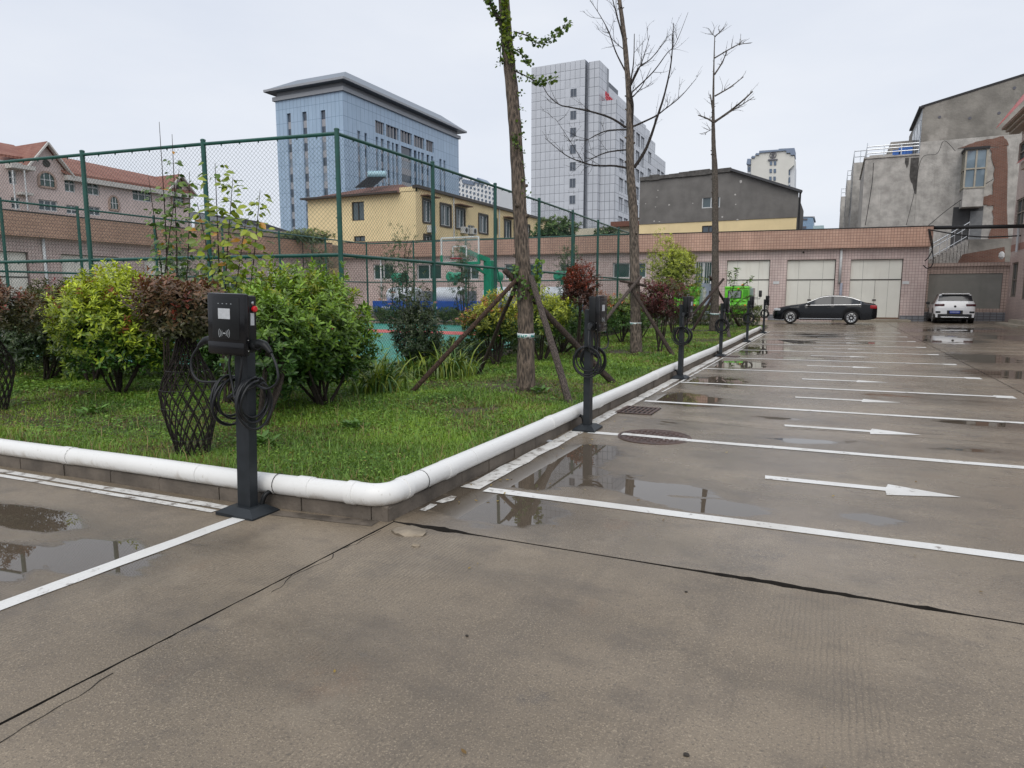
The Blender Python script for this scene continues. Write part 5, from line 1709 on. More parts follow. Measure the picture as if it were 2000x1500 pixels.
# ================================================================== VEHICLES
def interp(keys, x):
    for a, b in zip(keys[:-1], keys[1:]):
        if x <= b[0]:
            t = (x - a[0]) / (b[0] - a[0]) if b[0] > a[0] else 0
            return [a[i] + (b[i] - a[i]) * t for i in range(1, len(a))]
    return list(keys[-1][1:])
def smoothkeys(keys, x, h=0.07):
    ws = ((-1, 0.25), (0, 0.5), (1, 0.25))
    lo, hi = keys[0][0], keys[-1][0]
    h = min(h, x - lo, hi - x)
    r = [0] * (len(keys[0]) - 1)
    for s, w in ws:
        v = interp(keys, x + s * max(h, 0))
        r = [a + w * b for a, b in zip(r, v)]
    return r
def car_body(root, keys, axles, wr, paint, lower, side_glass, pillars, screen, rear, gl, lower_top=0.0):
    """shell lofted through cross-sections; returns section function"""
    x0, x1 = keys[0][0], keys[-1][0]
    n = int((x1 - x0) / 0.06)
    xs = [x0 + (x1 - x0) * i / n for i in range(n + 1)]
    def sec(x):
        zr, zb_, hw, hwr, zf = smoothkeys(keys, x)
        arch = 0
        for ax in axles:
            if abs(x - ax) < wr + 0.065: arch = max(arch, wr + math.sqrt(max(0, (wr + 0.065) ** 2 - (x - ax) ** 2)))
        zl = max(zf, arch) if arch else zf
        zl = min(zl, zb_ - 0.10)
        zm = zl + (zb_ - zl) * 0.35
        zm2 = zl + (zb_ - zl) * 0.72
        s = [(0, zf), (hw * 0.90, zf if not arch else zf + 0.02), (hw * 0.985, zl), (hw, zm), (hw * 0.992, zm2), (hw * 0.955, zb_), (hwr, zb_ + (zr - zb_) * 0.90), (hwr * 0.72, zr - 0.006), (0, zr)]
        return s
    S = [sec(x) for x in xs]
    m = len(S[0])
    full = lambda i: [(xs[i], y, z) for y, z in S[i]] + [(xs[i], -y, z) for y, z in S[i][-2:0:-1]]
    V = []
    for i in range(n + 1): V += full(i)
    k = 2 * m - 2
    groups = {'body': [], 'side_window': [], 'windscreen': [], 'rear_window': [], 'lower_cladding': []}
    for i in range(n):
        xm = (xs[i] + xs[i + 1]) / 2
        for j in range(k):
            j2 = (j + 1) % k
            jj = j if j < m - 1 else k - 1 - j      # ring band index on either side
            f = (i * k + j, i * k + j2, (i + 1) * k + j2, (i + 1) * k + j)
            g_ = 'body'
            if jj == 5 and side_glass[0] < xm < side_glass[1] and not any(a < xm < b for a, b in pillars): g_ = 'side_window.%d%d' % (j < m - 1, sum(xm > b for a, b in pillars))
            elif jj in (6, 7) and screen[0] < xm < screen[1]: g_ = 'windscreen'
            elif jj in (6, 7) and rear[0] < xm < rear[1]: g_ = 'rear_window'
            elif lower is not None and jj <= 2: g_ = 'lower_cladding'
            groups.setdefault(g_, []).append(f)
    groups['body'].append(tuple(range(k)))
    groups['body'].append(tuple(n * k + j for j in reversed(range(k))))
    for g_, fs in groups.items():
        if not fs: continue
        used = sorted({v for f in fs for v in f})
        ix = {v: i for i, v in enumerate(used)}
        mb = MB().add([V[v] for v in used], [tuple(ix[v] for v in f) for f in fs])
        o = mb.build(g_.split('.')[0], {'body': paint, 'lower_cladding': lower}.get(g_, gl), root)
        smooth_angle(o, 40)
    return sec
def wheel(root, x, y, r, s, rim, spokes):
    w = put('wheel', MB().lathe([(r * 0.66, -0.10), (r * 0.93, -0.105), (r, -0.07), (r, 0.07), (r * 0.93, 0.105), (r * 0.66, 0.10)], (0, 0, 0), 'y', 28).mesh('tyre', BLK, True), root, (x, y, r))
    sp = MB()
    for i in range(spokes):
        a = 2 * math.pi * i / spokes
        for da in (-0.11, 0.11):
            sp.obox((0.04 * math.cos(a), s * 0.085, 0.04 * math.sin(a)), (r * 0.64 * math.cos(a + da), s * 0.095, r * 0.64 * math.sin(a + da)), r * 0.11, 0.02, Vector((0, 1, 0)))
    sp.lathe([(r * 0.16, s * 0.07), (r * 0.15, s * 0.11)], (0, 0, 0), 'y', 14)
    sp.build('rim', rim, w)
    ring = MB()
    ring.tube([(r * 0.655 * math.cos(a), s * 0.092, r * 0.655 * math.sin(a)) for a in [i * math.pi / 14 for i in range(29)]], 0.014, 6, False)
    ring.build('rim_edge', rim, w)
    MB().lathe([(r * 0.64, s * 0.03), (r * 0.64, s * 0.04)], (0, 0, 0), 'y', 24).build('brake', M('brake_dark', (0.03, 0.03, 0.032), 0.5, 0.5), w)
CARBLK = M('car_black', (0.004, 0.005, 0.007), 0.18, 0.0, var=0.05, spec=0.35)
CARWHT = M('car_white', (0.72, 0.73, 0.74), 0.3, 0.0, var=0.02, coat=1.0)
CGL = M('car_glass', (0.022, 0.025, 0.028), 0.10, var=0.1, spec=0.6)
CHROME = M('chrome', (0.72, 0.73, 0.75), 0.15, 1.0, var=0.03)
ALLOY = M('alloy', (0.55, 0.56, 0.57), 0.3, 0.8, var=0.05)
CLAD = M('cladding_black', (0.016, 0.016, 0.017), 0.6, var=0.1)
LRED = M('tail_lamp', (0.38, 0.012, 0.018), 0.15, var=0.2)
LCLR = M('head_lamp', (0.5, 0.53, 0.56), 0.12, var=0.2)
sed = empty('parked_car', (-0.44, 39.2, 0.02), math.radians(1.0), 'black four-door saloon parked side-on before the white garage doors', 'car')
SK = [(-2.44, 0.60, 0.50, 0.62, 0.50, 0.30), (-2.40, 0.70, 0.62, 0.76, 0.62, 0.24), (-2.2, 0.82, 0.75, 0.86, 0.70, 0.20), (-1.6, 0.95, 0.88, 0.91, 0.76, 0.20), (-1.05, 1.02, 0.945, 0.912, 0.76, 0.20), (-0.82, 1.08, 0.95, 0.912, 0.74, 0.20), (-0.15, 1.41, 0.955, 0.912, 0.61, 0.20), (0.25, 1.475, 0.965, 0.912, 0.585, 0.20), (0.8, 1.465, 0.975, 0.912, 0.58, 0.20), (1.25, 1.38, 0.985, 0.912, 0.59, 0.20), (1.92, 1.11, 1.00, 0.90, 0.66, 0.22), (2.25, 1.07, 0.985, 0.87, 0.68, 0.26), (2.40, 1.03, 0.95, 0.82, 0.66, 0.32), (2.45, 0.88, 0.82, 0.78, 0.62, 0.36)]
ssec = car_body(sed, SK, (-1.56, 1.30), 0.33, CARBLK, None, (-0.72, 1.62), ((0.36, 0.44), (1.16, 1.20)), (-1.0, -0.18), (1.22, 1.86), CGL)
for s in (-1, 1):
    up, lo = [], []
    for i in range(40):
        x = -0.85 + i * (2.55 / 39)
        q_ = ssec(x)
        lo.append((x, s * (q_[5][0] + 0.004), q_[5][1] + 0.004))
        up.append((x, s * (q_[6][0] + 0.010), q_[6][1] + 0.002))
    MB().tube(lo, 0.013, 5).build('window_trim', CHROME, sed)
    MB().tube(up[1:] + [lo[-1]], 0.013, 5).build('window_trim', CHROME, sed)
    MB().box(-1.15, 0.88, min(s * 0.905, s * 0.925), max(s * 0.905, s * 0.925), 0.262, 0.285).build('sill_trim', CHROME, sed)
    for xh in (0.18, 1.12): smooth_angle(MB().tube([(xh - 0.09, s * 0.914, 0.83), (xh, s * 0.935, 0.835), (xh + 0.09, s * 0.914, 0.83)], 0.014, 6).build('door_handle', CARBLK, sed))
    smooth_angle(MB().cbox(-0.78, -0.62, min(s * 0.92, s * 1.08), max(s * 0.92, s * 1.08), 0.96, 1.08, 0.03).build('mirror', CARBLK, sed))
    for ax in (-1.56, 1.30): wheel(sed, ax, s * 0.80, 0.33, s, ALLOY, 9)
    q_ = ssec(2.30)
    smooth_angle(MB().cbox(2.12, 2.43, min(s * 0.60, s * 0.885), max(s * 0.60, s * 0.885), 0.80, 0.97, 0.03).build('tail_lamp', LRED, sed))
    smooth_angle(MB().cbox(-2.40, -2.06, min(s * 0.55, s * 0.868), max(s * 0.55, s * 0.868), 0.66, 0.78, 0.04).build('head_lamp', LCLR, sed))
    for xd in (-0.60, 0.40, 1.38):
        MB().tube([(xd, s * 0.9135, 0.30), (xd + 0.01, s * 0.9165, 0.55), (xd + 0.02, s * 0.9115, 0.80), (xd + 0.02, s * 0.878, 0.95)], 0.0035, 4).build('door_seam', CLAD, sed)
MB().box(-2.455, -2.40, -0.45, 0.45, 0.45, 0.62).build('grille', CHROME, sed)
MB().box(-2.45, -2.30, -0.72, 0.72, 0.30, 0.34).build('bumper_trim', CHROME, sed)
MB().box(2.25, 2.46, -0.78, 0.78, 0.40, 0.43).build('bumper_trim', CHROME, sed)

suv = empty('parked_car', (5.72, 43.0, 0.02), math.radians(-92), 'white compact SUV seen from behind by the plastered panel wall', 'car')
UK = [(-2.10, 0.66, 0.55, 0.66, 0.52, 0.34), (-2.04, 0.80, 0.70, 0.80, 0.66, 0.24), (-1.8, 0.95, 0.86, 0.88, 0.72, 0.22), (-1.2, 1.05, 0.97, 0.91, 0.76, 0.22), (-0.9, 1.10, 0.99, 0.91, 0.74, 0.22), (-0.25, 1.50, 1.00, 0.91, 0.64, 0.22), (0.2, 1.58, 1.01, 0.91, 0.69, 0.22), (1.0, 1.58, 1.03, 0.91, 0.69, 0.22), (1.66, 1.55, 1.05, 0.905, 0.69, 0.22), (1.72, 1.49, 1.05, 0.90, 0.70, 0.22), (1.96, 1.14, 1.06, 0.89, 0.76, 0.24), (2.06, 1.05, 0.98, 0.87, 0.76, 0.28), (2.12, 0.72, 0.68, 0.84, 0.68, 0.34)]
usec = car_body(suv, UK, (-1.28, 1.31), 0.34, CARWHT, CLAD, (-0.7, 1.5), ((0.30, 0.38), (1.1, 1.16)), (-0.9, -0.3), (1.72, 1.96), CGL)
for s in (-1, 1):
    for ax in (-1.28, 1.31): wheel(suv, ax, s * 0.80, 0.34, s, ALLOY, 5)
    smooth_angle(MB().cbox(-0.70, -0.52, min(s * 0.92, s * 1.10), max(s * 0.92, s * 1.10), 0.98, 1.12, 0.03).build('mirror', CLAD, suv))
    smooth_angle(MB().cbox(1.90, 2.085, min(s * 0.46, s * 0.885), max(s * 0.46, s * 0.885), 0.90, 1.03, 0.03).build('tail_lamp', M('tail_lamp_dark', (0.07, 0.012, 0.016), 0.2, var=0.3), suv))
    MB().cbox(2.06, 2.135, min(s * 0.62, s * 0.84), max(s * 0.62, s * 0.84), 0.56, 0.66, 0.02).build('bumper_vent', CLAD, suv)
MB().cbox(2.02, 2.14, -0.74, 0.74, 0.30, 0.52, 0.03).build('rear_bumper', CLAD, suv)
MB().cbox(2.03, 2.15, -0.60, 0.60, 0.34, 0.37, 0.008).build('bumper_trim', CHROME, suv)
MB().box(2.085, 2.135, -0.34, 0.34, 0.52, 0.70).build('plate_recess', CLAD, suv)
MB().box(2.136, 2.142, -0.22, 0.22, 0.55, 0.68).build('number_plate', M('plate_blue', (0.012, 0.05, 0.42), 0.35, var=0.05), suv)
for i in range(7): MB().box(2.142, 2.144, -0.19 + i * 0.057, -0.155 + i * 0.057, 0.585, 0.645).build('plate_character', STK, suv)
smooth_angle(MB().lathe([(0.055, 2.06), (0.055, 2.10), (0.04, 2.105)], (0, 0, 0.90), 'x', 20).build('badge', CLAD, suv))
MB().cbox(1.50, 1.80, -0.60, 0.60, 1.52, 1.56, 0.012).build('roof_spoiler', CARWHT, suv)

SWG = M('sweeper_green', (0.13, 0.56, 0.02), 0.35, var=0.06, coat=0.3)
SWW = M('sweeper_white', (0.6, 0.63, 0.62), 0.4, var=0.05)
ORG = M('beacon_orange', (0.75, 0.22, 0.02), 0.3, var=0.1)
def sweeper(x0, x1, y, label):
    w = x1 - x0
    r = empty('street_sweeper', ((x0 + x1) / 2, y, 0.02), 0, label, 'sweeper', 'green street sweepers parked by the hedge')
    h = w / 2
    smooth_angle(MB().cbox(-h, h, 0.0, 1.5, 1.18, 1.86, 0.07).build('cab', SWG, r))
    smooth_angle(MB().cbox(-h - 0.01, h + 0.01, -0.05, 1.56, 1.80, 1.93, 0.05).build('roof', SWG, r))
    smooth_angle(MB().cbox(-h + 0.03, h - 0.03, -0.12, 1.5, 0.50, 1.20, 0.06).build('hopper', SWG, r))
    wf = MB().cbox(-h * 0.72, h * 0.42, -0.02, 0.02, 1.30, 1.72, 0.008).build('rear_window', CLAD, r)
    MB().cbox(-h * 0.64, h * 0.34, -0.026, 0.0, 1.35, 1.67, 0.006).build('pane', glass('sweeper_glass', (0.28, 0.31, 0.32), 0.1), wf)
    MB().cbox(h * 0.55, h * 0.95, -0.02, 0.02, 1.25, 1.76, 0.008).build('door_edge', M('sweeper_dark_green', (0.06, 0.30, 0.015), 0.4), r)
    smooth_angle(MB().cbox(-h * 0.9, h * 0.9, -0.16, 0.0, 1.12, 1.26, 0.04).build('shoulder', SWG, r))
    MB().cbox(h - 0.02, h + 0.16, 0.6, 1.5, 0.9, 1.85, 0.02).build('side_window', glass('sweeper_side_glass', (0.25, 0.30, 0.31), 0.1), r)
    smooth_angle(MB().lathe([(0.07, 0.0), (0.075, 0.09), (0.05, 0.13)], (h * 0.4, 0.5, 1.93), 'z', 14).build('beacon', ORG, r))
    MB().cbox(-h * 0.5, h * 0.9, 0.3, 0.7, 1.93, 1.97, 0.01).build('roof_rack', CLAD, r)
    smooth_angle(MB().lathe([(0.05, 0), (0.05, -0.02)], (h * 0.15, -0.05, 1.80), 'y', 14).build('lamp', ORG, r))
    MB().tube([(h + 0.02, 1.2, 1.28), (h + 0.45, 1.2, 1.28), (h + 0.45, 1.2, 1.5)], 0.016, 6).build('mirror_arm', CLAD, r)
    MB().tube([(h + 0.02, 1.2, 1.36), (h + 0.35, 1.2, 1.36)], 0.012, 6).build('mirror_arm', CLAD, r)
    smooth_angle(MB().cbox(h + 0.38, h + 0.54, 1.14, 1.22, 1.38, 1.72, 0.03).build('mirror', CLAD, r))
    for s in (-1, 1):
        smooth_angle(MB().lathe([(0.06, 0), (0.06, -0.03)], (s * (h - 0.14), -0.12, 0.78), 'y', 14).build('tail_lamp', LRED, r))
        smooth_angle(MB().lathe([(0.06, 0), (0.06, -0.03)], (s * (h - 0.14), -0.12, 0.95), 'y', 14).build('tail_lamp', ORG, r))
        for yy_ in (0.2, 1.3): smooth_angle(MB().lathe([(0.12, -0.09), (0.27, -0.09), (0.29, 0), (0.27, 0.09), (0.12, 0.09)], (s * (h - 0.1), yy_, 0.29), 'x', 18).build('wheel', BLK, r))
    MB().cbox(-h * 0.9, h * 0.9, 0.0, 1.5, 0.3, 0.52, 0.03).build('chassis', CLAD, r)
a, b = atY(1414, 600, 36.8), atY(1461, 600, 36.8)
sweeper(a.x, b.x, 36.8, 'green street sweeper behind the third trunk, its rear window showing whole')
a = atY(1362, 600, 36.8)
sweeper(a.x - 1.35, a.x, 36.8, 'green street sweeper mostly hidden behind the feathery yellow-green bush')

# ================================================================== BUILDINGS
UP = Vector((0, 0, 1))
def wall(root, name, mat, O, u, W, H, ops=(), d=0.18, z0=0.0):
    """wall in the plane through O along u, with real openings (u0,u1,z0,z1) and reveals d deep"""
    O, u = Vector(O), Vector(u).normalized()
    n = u.cross(UP)
    us = sorted({0.0, W, *[o[0] for o in ops], *[o[1] for o in ops]})
    zs = sorted({z0, H, *[o[2] for o in ops], *[o[3] for o in ops]})
    us = [x for x in us if -1e-6 <= x <= W + 1e-6]
    zs = [x for x in zs if z0 - 1e-6 <= x <= H + 1e-6]
    mb = MB()
    P = lambda a, z, k=0.0: O + u * a + UP * z - n * k
    for i in range(len(us) - 1):
        for j in range(len(zs) - 1):
            a, b, c, e = us[i], us[i + 1], zs[j], zs[j + 1]
            if b - a < 1e-5 or e - c < 1e-5: continue
            mx_, mz = (a + b) / 2, (c + e) / 2
            if any(o[0] < mx_ < o[1] and o[2] < mz < o[3] for o in ops): continue
            mb.add([P(a, c), P(b, c), P(b, e), P(a, e)], [(0, 1, 2, 3)])
    for o in ops:
        a, b, c, e = o[:4]
        for q in ([P(a, c), P(b, c), P(b, c, d), P(a, c, d)], [P(a, e), P(b, e), P(b, e, d), P(a, e, d)], [P(a, c), P(a, e), P(a, e, d), P(a, c, d)], [P(b, c), P(b, e), P(b, e, d), P(b, c, d)]):
            mb.add(q, [(0, 1, 2, 3)])
    return mb.build(name, mat, root)
FWH = M('window_frame_white', (0.55, 0.57, 0.58), 0.4, var=0.06)
FDK = M('window_frame_dark', (0.045, 0.032, 0.026), 0.5, var=0.1)
GLS = glass('window_glass', (0.06, 0.085, 0.095))
GLG = glass('window_glass_green', (0.018, 0.055, 0.048))
GLB = glass('window_glass_bluegrey', (0.05, 0.07, 0.09))
def window(root, O, u, o, d=0.12, frame=FWH, gl=GLS, cols=2, rows=1, fw=0.06, name='window', proud=0.0):
    O, u = Vector(O), Vector(u).normalized()
    n = u.cross(UP)
    a, b, c, e = o[:4]
    P = lambda x, z, k=0.0: O + u * x + UP * z - n * (d - k)
    mb = MB()
    hf = fw / 2
    for i in range(cols + 1):
        x = a + (b - a) * i / cols
        x = min(max(x, a + hf), b - hf)
        mb.obox(P(x, c), P(x, e), fw, fw, n)
    for j in range(rows + 1):
        z = c + (e - c) * j / rows
        z = min(max(z, c + hf), e - hf)
        mb.obox(P(a, z, 0.002), P(b, z, 0.002), fw, fw, n)
    w = mb.build(name, frame, root)
    q = [P(a, c, -0.03), P(b, c, -0.03), P(b, e, -0.03), P(a, e, -0.03)]
    MB().prism(q, -n * 0.02).build('pane', gl, w)
    if proud:
        fr = MB()
        for (p, q2) in ((P(a - .1, c - .06, d), P(b + .1, c - .06, d)), (P(a - .1, e + .06, d), P(b + .1, e + .06, d))): fr.obox(p, q2, 0.16, 0.14, UP)
        for x in (a - .06, b + .06): fr.obox(P(x, c, d), P(x, e, d), 0.13, 0.15, n)
        fr.build('surround', FDK, w)
    return w
def onplane(px, py, loc, rz):
    """where a sight line meets a facade that stands at loc, turned rz; gives (along, height)"""
    d = ray(px, py)
    n = Vector((math.sin(rz), -math.cos(rz), 0))
    t = (Vector(loc) - EYE).dot(n) / d.dot(n)
    p = EYE + d * t - Vector(loc)
    return p.x * math.cos(rz) + p.y * math.sin(rz), p.z
def rect(px0, py0, px1, py1, loc, rz):
    a, b = onplane(px0, (py0 + py1) / 2, loc, rz)[0], onplane(px1, (py0 + py1) / 2, loc, rz)[0]
    xm = (px0 + px1) / 2
    return (a, b, onplane(xm, py1, loc, rz)[1], onplane(xm, py0, loc, rz)[1])

PINKT = tiles('pink_wall_tiles', (0.62, 0.49, 0.46), (0.68, 0.56, 0.525), (0.27, 0.19, 0.185), 0.155, 0.155, 0.008)
TERRA = tiles('terracotta_fascia_tiles', (0.60, 0.39, 0.295), (0.54, 0.335, 0.25), (0.20, 0.11, 0.09), 0.155, 0.155, 0.009)
TAN = tiles('tan_stone_fascia_tiles', (0.58, 0.375, 0.27), (0.50, 0.315, 0.225), (0.22, 0.135, 0.11), 0.24, 0.15, 0.010, offset=0.5)
PLINTH = tiles('grey_plinth_tiles', (0.27, 0.28, 0.30), (0.23, 0.24, 0.27), (0.12, 0.12, 0.13), 0.3, 0.15, 0.02)
ROOFM = M('roof_felt_black', (0.018, 0.018, 0.02), 0.7, bump=0.3, bscale=8)
DOORW = plaster('old_white_door', (0.72, 0.72, 0.66), 0.07, 0.7, 0.55, 0.06, 0.28, (0.34, 0.27, 0.19))
DOORD = M('door_gap_dark', (0.05, 0.045, 0.04), 0.7)
CURT = M('green_curtain', (0.035, 0.11, 0.095), 0.8, var=0.3, scale=3)
def garage_block(label, loc, rz, W, doors, wins, fascia, H1=4.14, H2=5.2, back=7.0):
    r = empty('garage_block', loc, rz, label, 'garage')
    ops = list(doors) + list(wins)
    wall(r, 'wall', PINKT, (0, 0, 0), (1, 0, 0), W, H1 + 0.02, ops, 0.22)
    x = 0.0
    pl = MB()
    cuts = sorted([(d[0], d[1]) for d in doors])
    for a, b in cuts + [(W, W)]:
        if a > x: pl.box(x, min(a, W), -0.012, 0.05, 0.0, 0.36)
        x = b
    pl.build('plinth', PLINTH, r)
    MB().box(-0.05, W + 0.05, -0.36, 0.02, H1, H2).build('fascia', fascia, r)
    MB().box(-0.06, W + 0.06, -0.38, back, H2, H2 + 0.05).build('roof', ROOFM, r)
    MB().box(W - 0.02, W, 0.0, back, 0.0, H2).build('end_wall', PINKT, r)
    MB().box(0, 0.02, 0.0, back, 0.0, H2).build('end_wall', PINKT, r)
    for (a, b, c, e) in doors:
        d = MB().box(a, b, 0.20, 0.24, c, e).build('door', DOORD, r)
        zt = c + (e - c) * 0.66
        for (p, q, s, t) in ((a + 0.03, (a + b) / 2 - 0.01, c + 0.02, zt - 0.03), ((a + b) / 2 + 0.01, b - 0.03, c + 0.02, zt - 0.03), (a + 0.03, b - 0.03, zt + 0.03, e - 0.03)):
            MB().box(p, q, 0.165, 0.20, s, t).build('door_leaf', DOORW, d)
        for k in (0.25, 0.75): MB().box(a + (b - a) * k - 0.01, a + (b - a) * k + 0.01, 0.160, 0.166, c + 0.05, e - 0.05).build('door_seam', M('seam_grey', (0.40, 0.40, 0.37), 0.6), d)
        MB().obox(Vector((a, 0.15, zt)), Vector((b, 0.15, zt)), 0.03, 0.035).build('door_bar', DOORD, d)
        MB().box((a + b) / 2 - 0.09, (a + b) / 2 + 0.09, 0.12, 0.165, c + 1.05, c + 1.12).build('hasp', DOORD, d)
        MB().box(a + 0.03, b - 0.03, 0.150, 0.166, c + 0.02, c + 0.10).build('kick_rail', M('rust_rail', (0.20, 0.13, 0.09), 0.8), d)
    for (a, b, c, e) in wins:
        w = window(r, (0, 0, 0), (1, 0, 0), (a, b, c, e), 0.14, FWH, GLG, 2, 1, 0.07)
    return r
GL, GRZ = Vector((-32.3, 39.5, 0.0)), math.atan2(43.85 - 39.5, 4.62 + 32.3)
GW = math.hypot(43.85 - 39.5, 4.62 + 32.3)
def gdoor(px0, px1, py0): 
    a, b, c, e = rect(px0, py0, px1, 620, GL, GRZ)
    return (a, b, 0.14, e)
gd = [gdoor(1418, 1502, 508), gdoor(1535, 1630, 507), gdoor(1659, 1761, 506)]
gw = [rect(1197, 513, 1262, 543, GL, GRZ), rect(1093, 515, 1130, 545, GL, GRZ), rect(985, 515, 1060, 545, GL, GRZ), rect(903, 516, 935, 546, GL, GRZ), rect(814, 516, 862, 546, GL, GRZ), rect(729, 516, 768, 546, GL, GRZ)]
sd = rect(1356, 511, 1390, 618, GL, GRZ)
gd_small = (sd[0], sd[1], 0.10, sd[3])
gb = garage_block('long low garage range with pink tiled walls, terracotta fascia and white doors', GL, GRZ, GW, gd, gw + [gd_small], TERRA)
# grey side door with barred light
BLUEGREY = M('door_bluegrey', (0.20, 0.24, 0.30), 0.45, var=0.08)
a, b, c, e = gd_small
dd_ = MB().box(a + 0.02, b - 0.02, 0.07, 0.12, c, c + (e - c) * 0.62).build('side_door', BLUEGREY, gb)
for i in range(8):
    x = a + (b - a) * (i + 0.5) / 8
    MB().tube([(x, 0.06, c + (e - c) * 0.63), (x, 0.06, e - 0.03)], 0.014, 5).build('bar', FWH, dd_)
MB().box(b + 0.02, b + 0.05, -0.02, 0.0, c, e).build('door_frame', BLUEGREY, dd_)
# downpipe, plates, step
for px, py0, py1, col in ((1644, 480, 553, FWH), (1643, 553, 612, M('downpipe_grey', (0.25, 0.27, 0.33), 0.5))):
    u0, z1 = onplane(px, py0, GL, GRZ)
    z0_ = onplane(px, py1, GL, GRZ)[1]
    MB().tube([(u0, -0.08, z1), (u0, -0.08, z0_)], 0.075, 10).build('downpipe', col, gb, smooth=True)
u0, _ = onplane(985 * 1.0, 500, GL, GRZ)
for px in (1028, 744):
    u0, z1 = onplane(px, 487, GL, GRZ)
    MB().tube([(u0, -0.08, z1), (u0, -0.08, 0.1)], 0.06, 8).build('downpipe', FWH, gb, smooth=True)
for px, py in ((1516, 552), (1769, 552), (1392, 552)):
    u0, z1 = onplane(px, py, GL, GRZ)
    MB().box(u0 - 0.17, u0 + 0.17, -0.02, -0.002, z1 - 0.08, z1 + 0.08).build('number_plate', FWH, gb)
u0, z1 = onplane(1569, 493, GL, GRZ)
MB().lathe([(0.06, -0.02), (0.05, 0.02)], (u0, 0, z1), 'y', 10).build('pipe_hole', DOORD, gb)
u0, _ = onplane(1625, 625, GL, GRZ)
u1, _ = onplane(1772, 625, GL, GRZ)
MB().cbox(u0, u1, -0.9, 0.0, -0.05, 0.14, 0.02).build('doorstep', plaster('step_concrete', (0.32, 0.28, 0.22), 0.15), gb)

WL, WRZ = Vector((-33.5, 5.0, 0.0)), math.pi / 2
wd, ww = [], []
y = 2.2
for i in range(7):
    if i in (5,):
        ww.append((y + 0.4, y + 2.4, 1.4, 2.7))
    else:
        wd.append((y, y + 2.9, 0.1, 3.45))
    y += 4.35
garage_block('side garage range with white doors under a tan stone-tiled fascia beyond the court', WL, WRZ, 34.3, wd, ww, TAN)
lw = bpy.data.objects['garage_block.001']
for u in (1.6, 14.45):
    MB().tube([(u, -0.1, 4.1), (u, -0.1, 0.1)], 0.07, 8).build('downpipe', FWH, lw, smooth=True)

# ------------------------------------------------------------------ pink apartment house with red roofs
PINKW = tiles('pink_apartment_tiles', (0.68, 0.55, 0.51), (0.72, 0.59, 0.55), (0.52, 0.41, 0.38), 0.30, 0.16, 0.007, stain=0.18)
def rooftile(name, c1, c2):
    t = NT(name)
    p = t.obj()
    sp = t.n('SeparateXYZ'); t.l(p, sp.inputs[0])
    a = t.math('SINE', t.math('MULTIPLY', t.math('ADD', sp.outputs[0], sp.outputs[1]), 21.0))
    b = t.math('FRACT', t.math('MULTIPLY', sp.outputs[2], 5.2))
    f = t.ramp(t.noise(p, 1.1, 5), 0.3, 0.7)
    c = t.mixc(f, c1, c2)
    k = t.math('MULTIPLY', t.ramp(b, 0.75, 1.0), 0.55)
    t.l(t.mixc(k, c, tuple(x * 0.25 for x in c1)), t.b.inputs['Base Color'])
    t.b.inputs['Roughness'].default_value = 0.75
    t.bump(t.math('ADD', t.math('MULTIPLY', a, 0.5), b), 0.8, 0.06)
    return t.m
RTILE = rooftile('red_roof_tiles', (0.25, 0.105, 0.078), (0.32, 0.155, 0.118))
RTILE2 = rooftile('brown_roof_tiles', (0.10, 0.042, 0.032), (0.19, 0.085, 0.062))
TRIM = M('eaves_pale', (0.52, 0.50, 0.47), 0.7)
AX = -62.75
AL, ARZ = Vector((AX, 26.0, 0.0)), math.pi / 2
ap = empty('apartment_house', AL, ARZ, 'pink tiled apartment house with red roofs and arched windows behind the side garages', 'building')
A = lambda px, py: onplane(px, py, AL, ARZ)
Arect = lambda *r: rect(*r, AL, ARZ)
AWN = [Arect(126, 343, 147, 375), Arect(170, 352, 194, 381), Arect(259, 367, 296, 393), Arect(76, 391, 113, 412), Arect(130, 401, 152, 418), Arect(174, 404, 197, 421), Arect(17, 333, 33, 360), Arect(22, 386, 40, 408)]
AW_END = A(372, 400)[0]
EZ = 12.25
wall(ap, 'wall', PINKW, (0, 0, 0), (1, 0, 0), AW_END, EZ, AWN, 0.25)
MB().box(AW_END - 0.02, AW_END, 0.0, 10, 0, EZ).build('wall', PINKW, ap)
for i, o in enumerate(AWN): window(ap, (0, 0, 0), (1, 0, 0), o, 0.16, FWH, GLG if i < 3 else GLB, 3 if i in (2, 3) else 2, 2, 0.09)
def arched(px0, py0, px1, py1):
    a, b, c, e = Arect(px0, py0, px1, py1)
    m_, R_ = (a + b) / 2, (b - a) / 2
    zc = c + (e - c) * 0.48
    outer = [(m_ + R_ * math.cos(t), 0, zc + (e - zc) * math.sin(t)) for t in [math.pi * i / 14 for i in range(15)]] + [(a, 0, c), (b, 0, c)]
    w = MB()
    k = len(outer)
    for i in range(k):
        w.obox(Vector(outer[i]) + Vector((0, -0.05, 0)), Vector(outer[(i + 1) % k]) + Vector((0, -0.05, 0)), 0.16, 0.14, Vector((0, 1, 0)))
    w = w.build('arched_window', M('arch_surround', (0.40, 0.29, 0.24), 0.8), ap)
    MB().prism([Vector(p) + Vector((0, -0.02, 0)) for p in outer], (0, 0.01, 0)).build('pane', GLG, w)
    g = MB()
    for x in (m_ - R_ * 0.34, m_ + R_ * 0.34): g.obox((x, -0.05, c), (x, -0.05, zc + (e - zc) * 0.9), 0.06, 0.06, Vector((0, 1, 0)))
    g.obox((a, -0.052, zc), (b, -0.052, zc), 0.06, 0.06, Vector((0, 1, 0)))
    g.build('glazing_bar', FWH, w)
arched(75, 336, 107, 366); arched(213, 383, 231, 410); arched(335, 377, 358, 402)
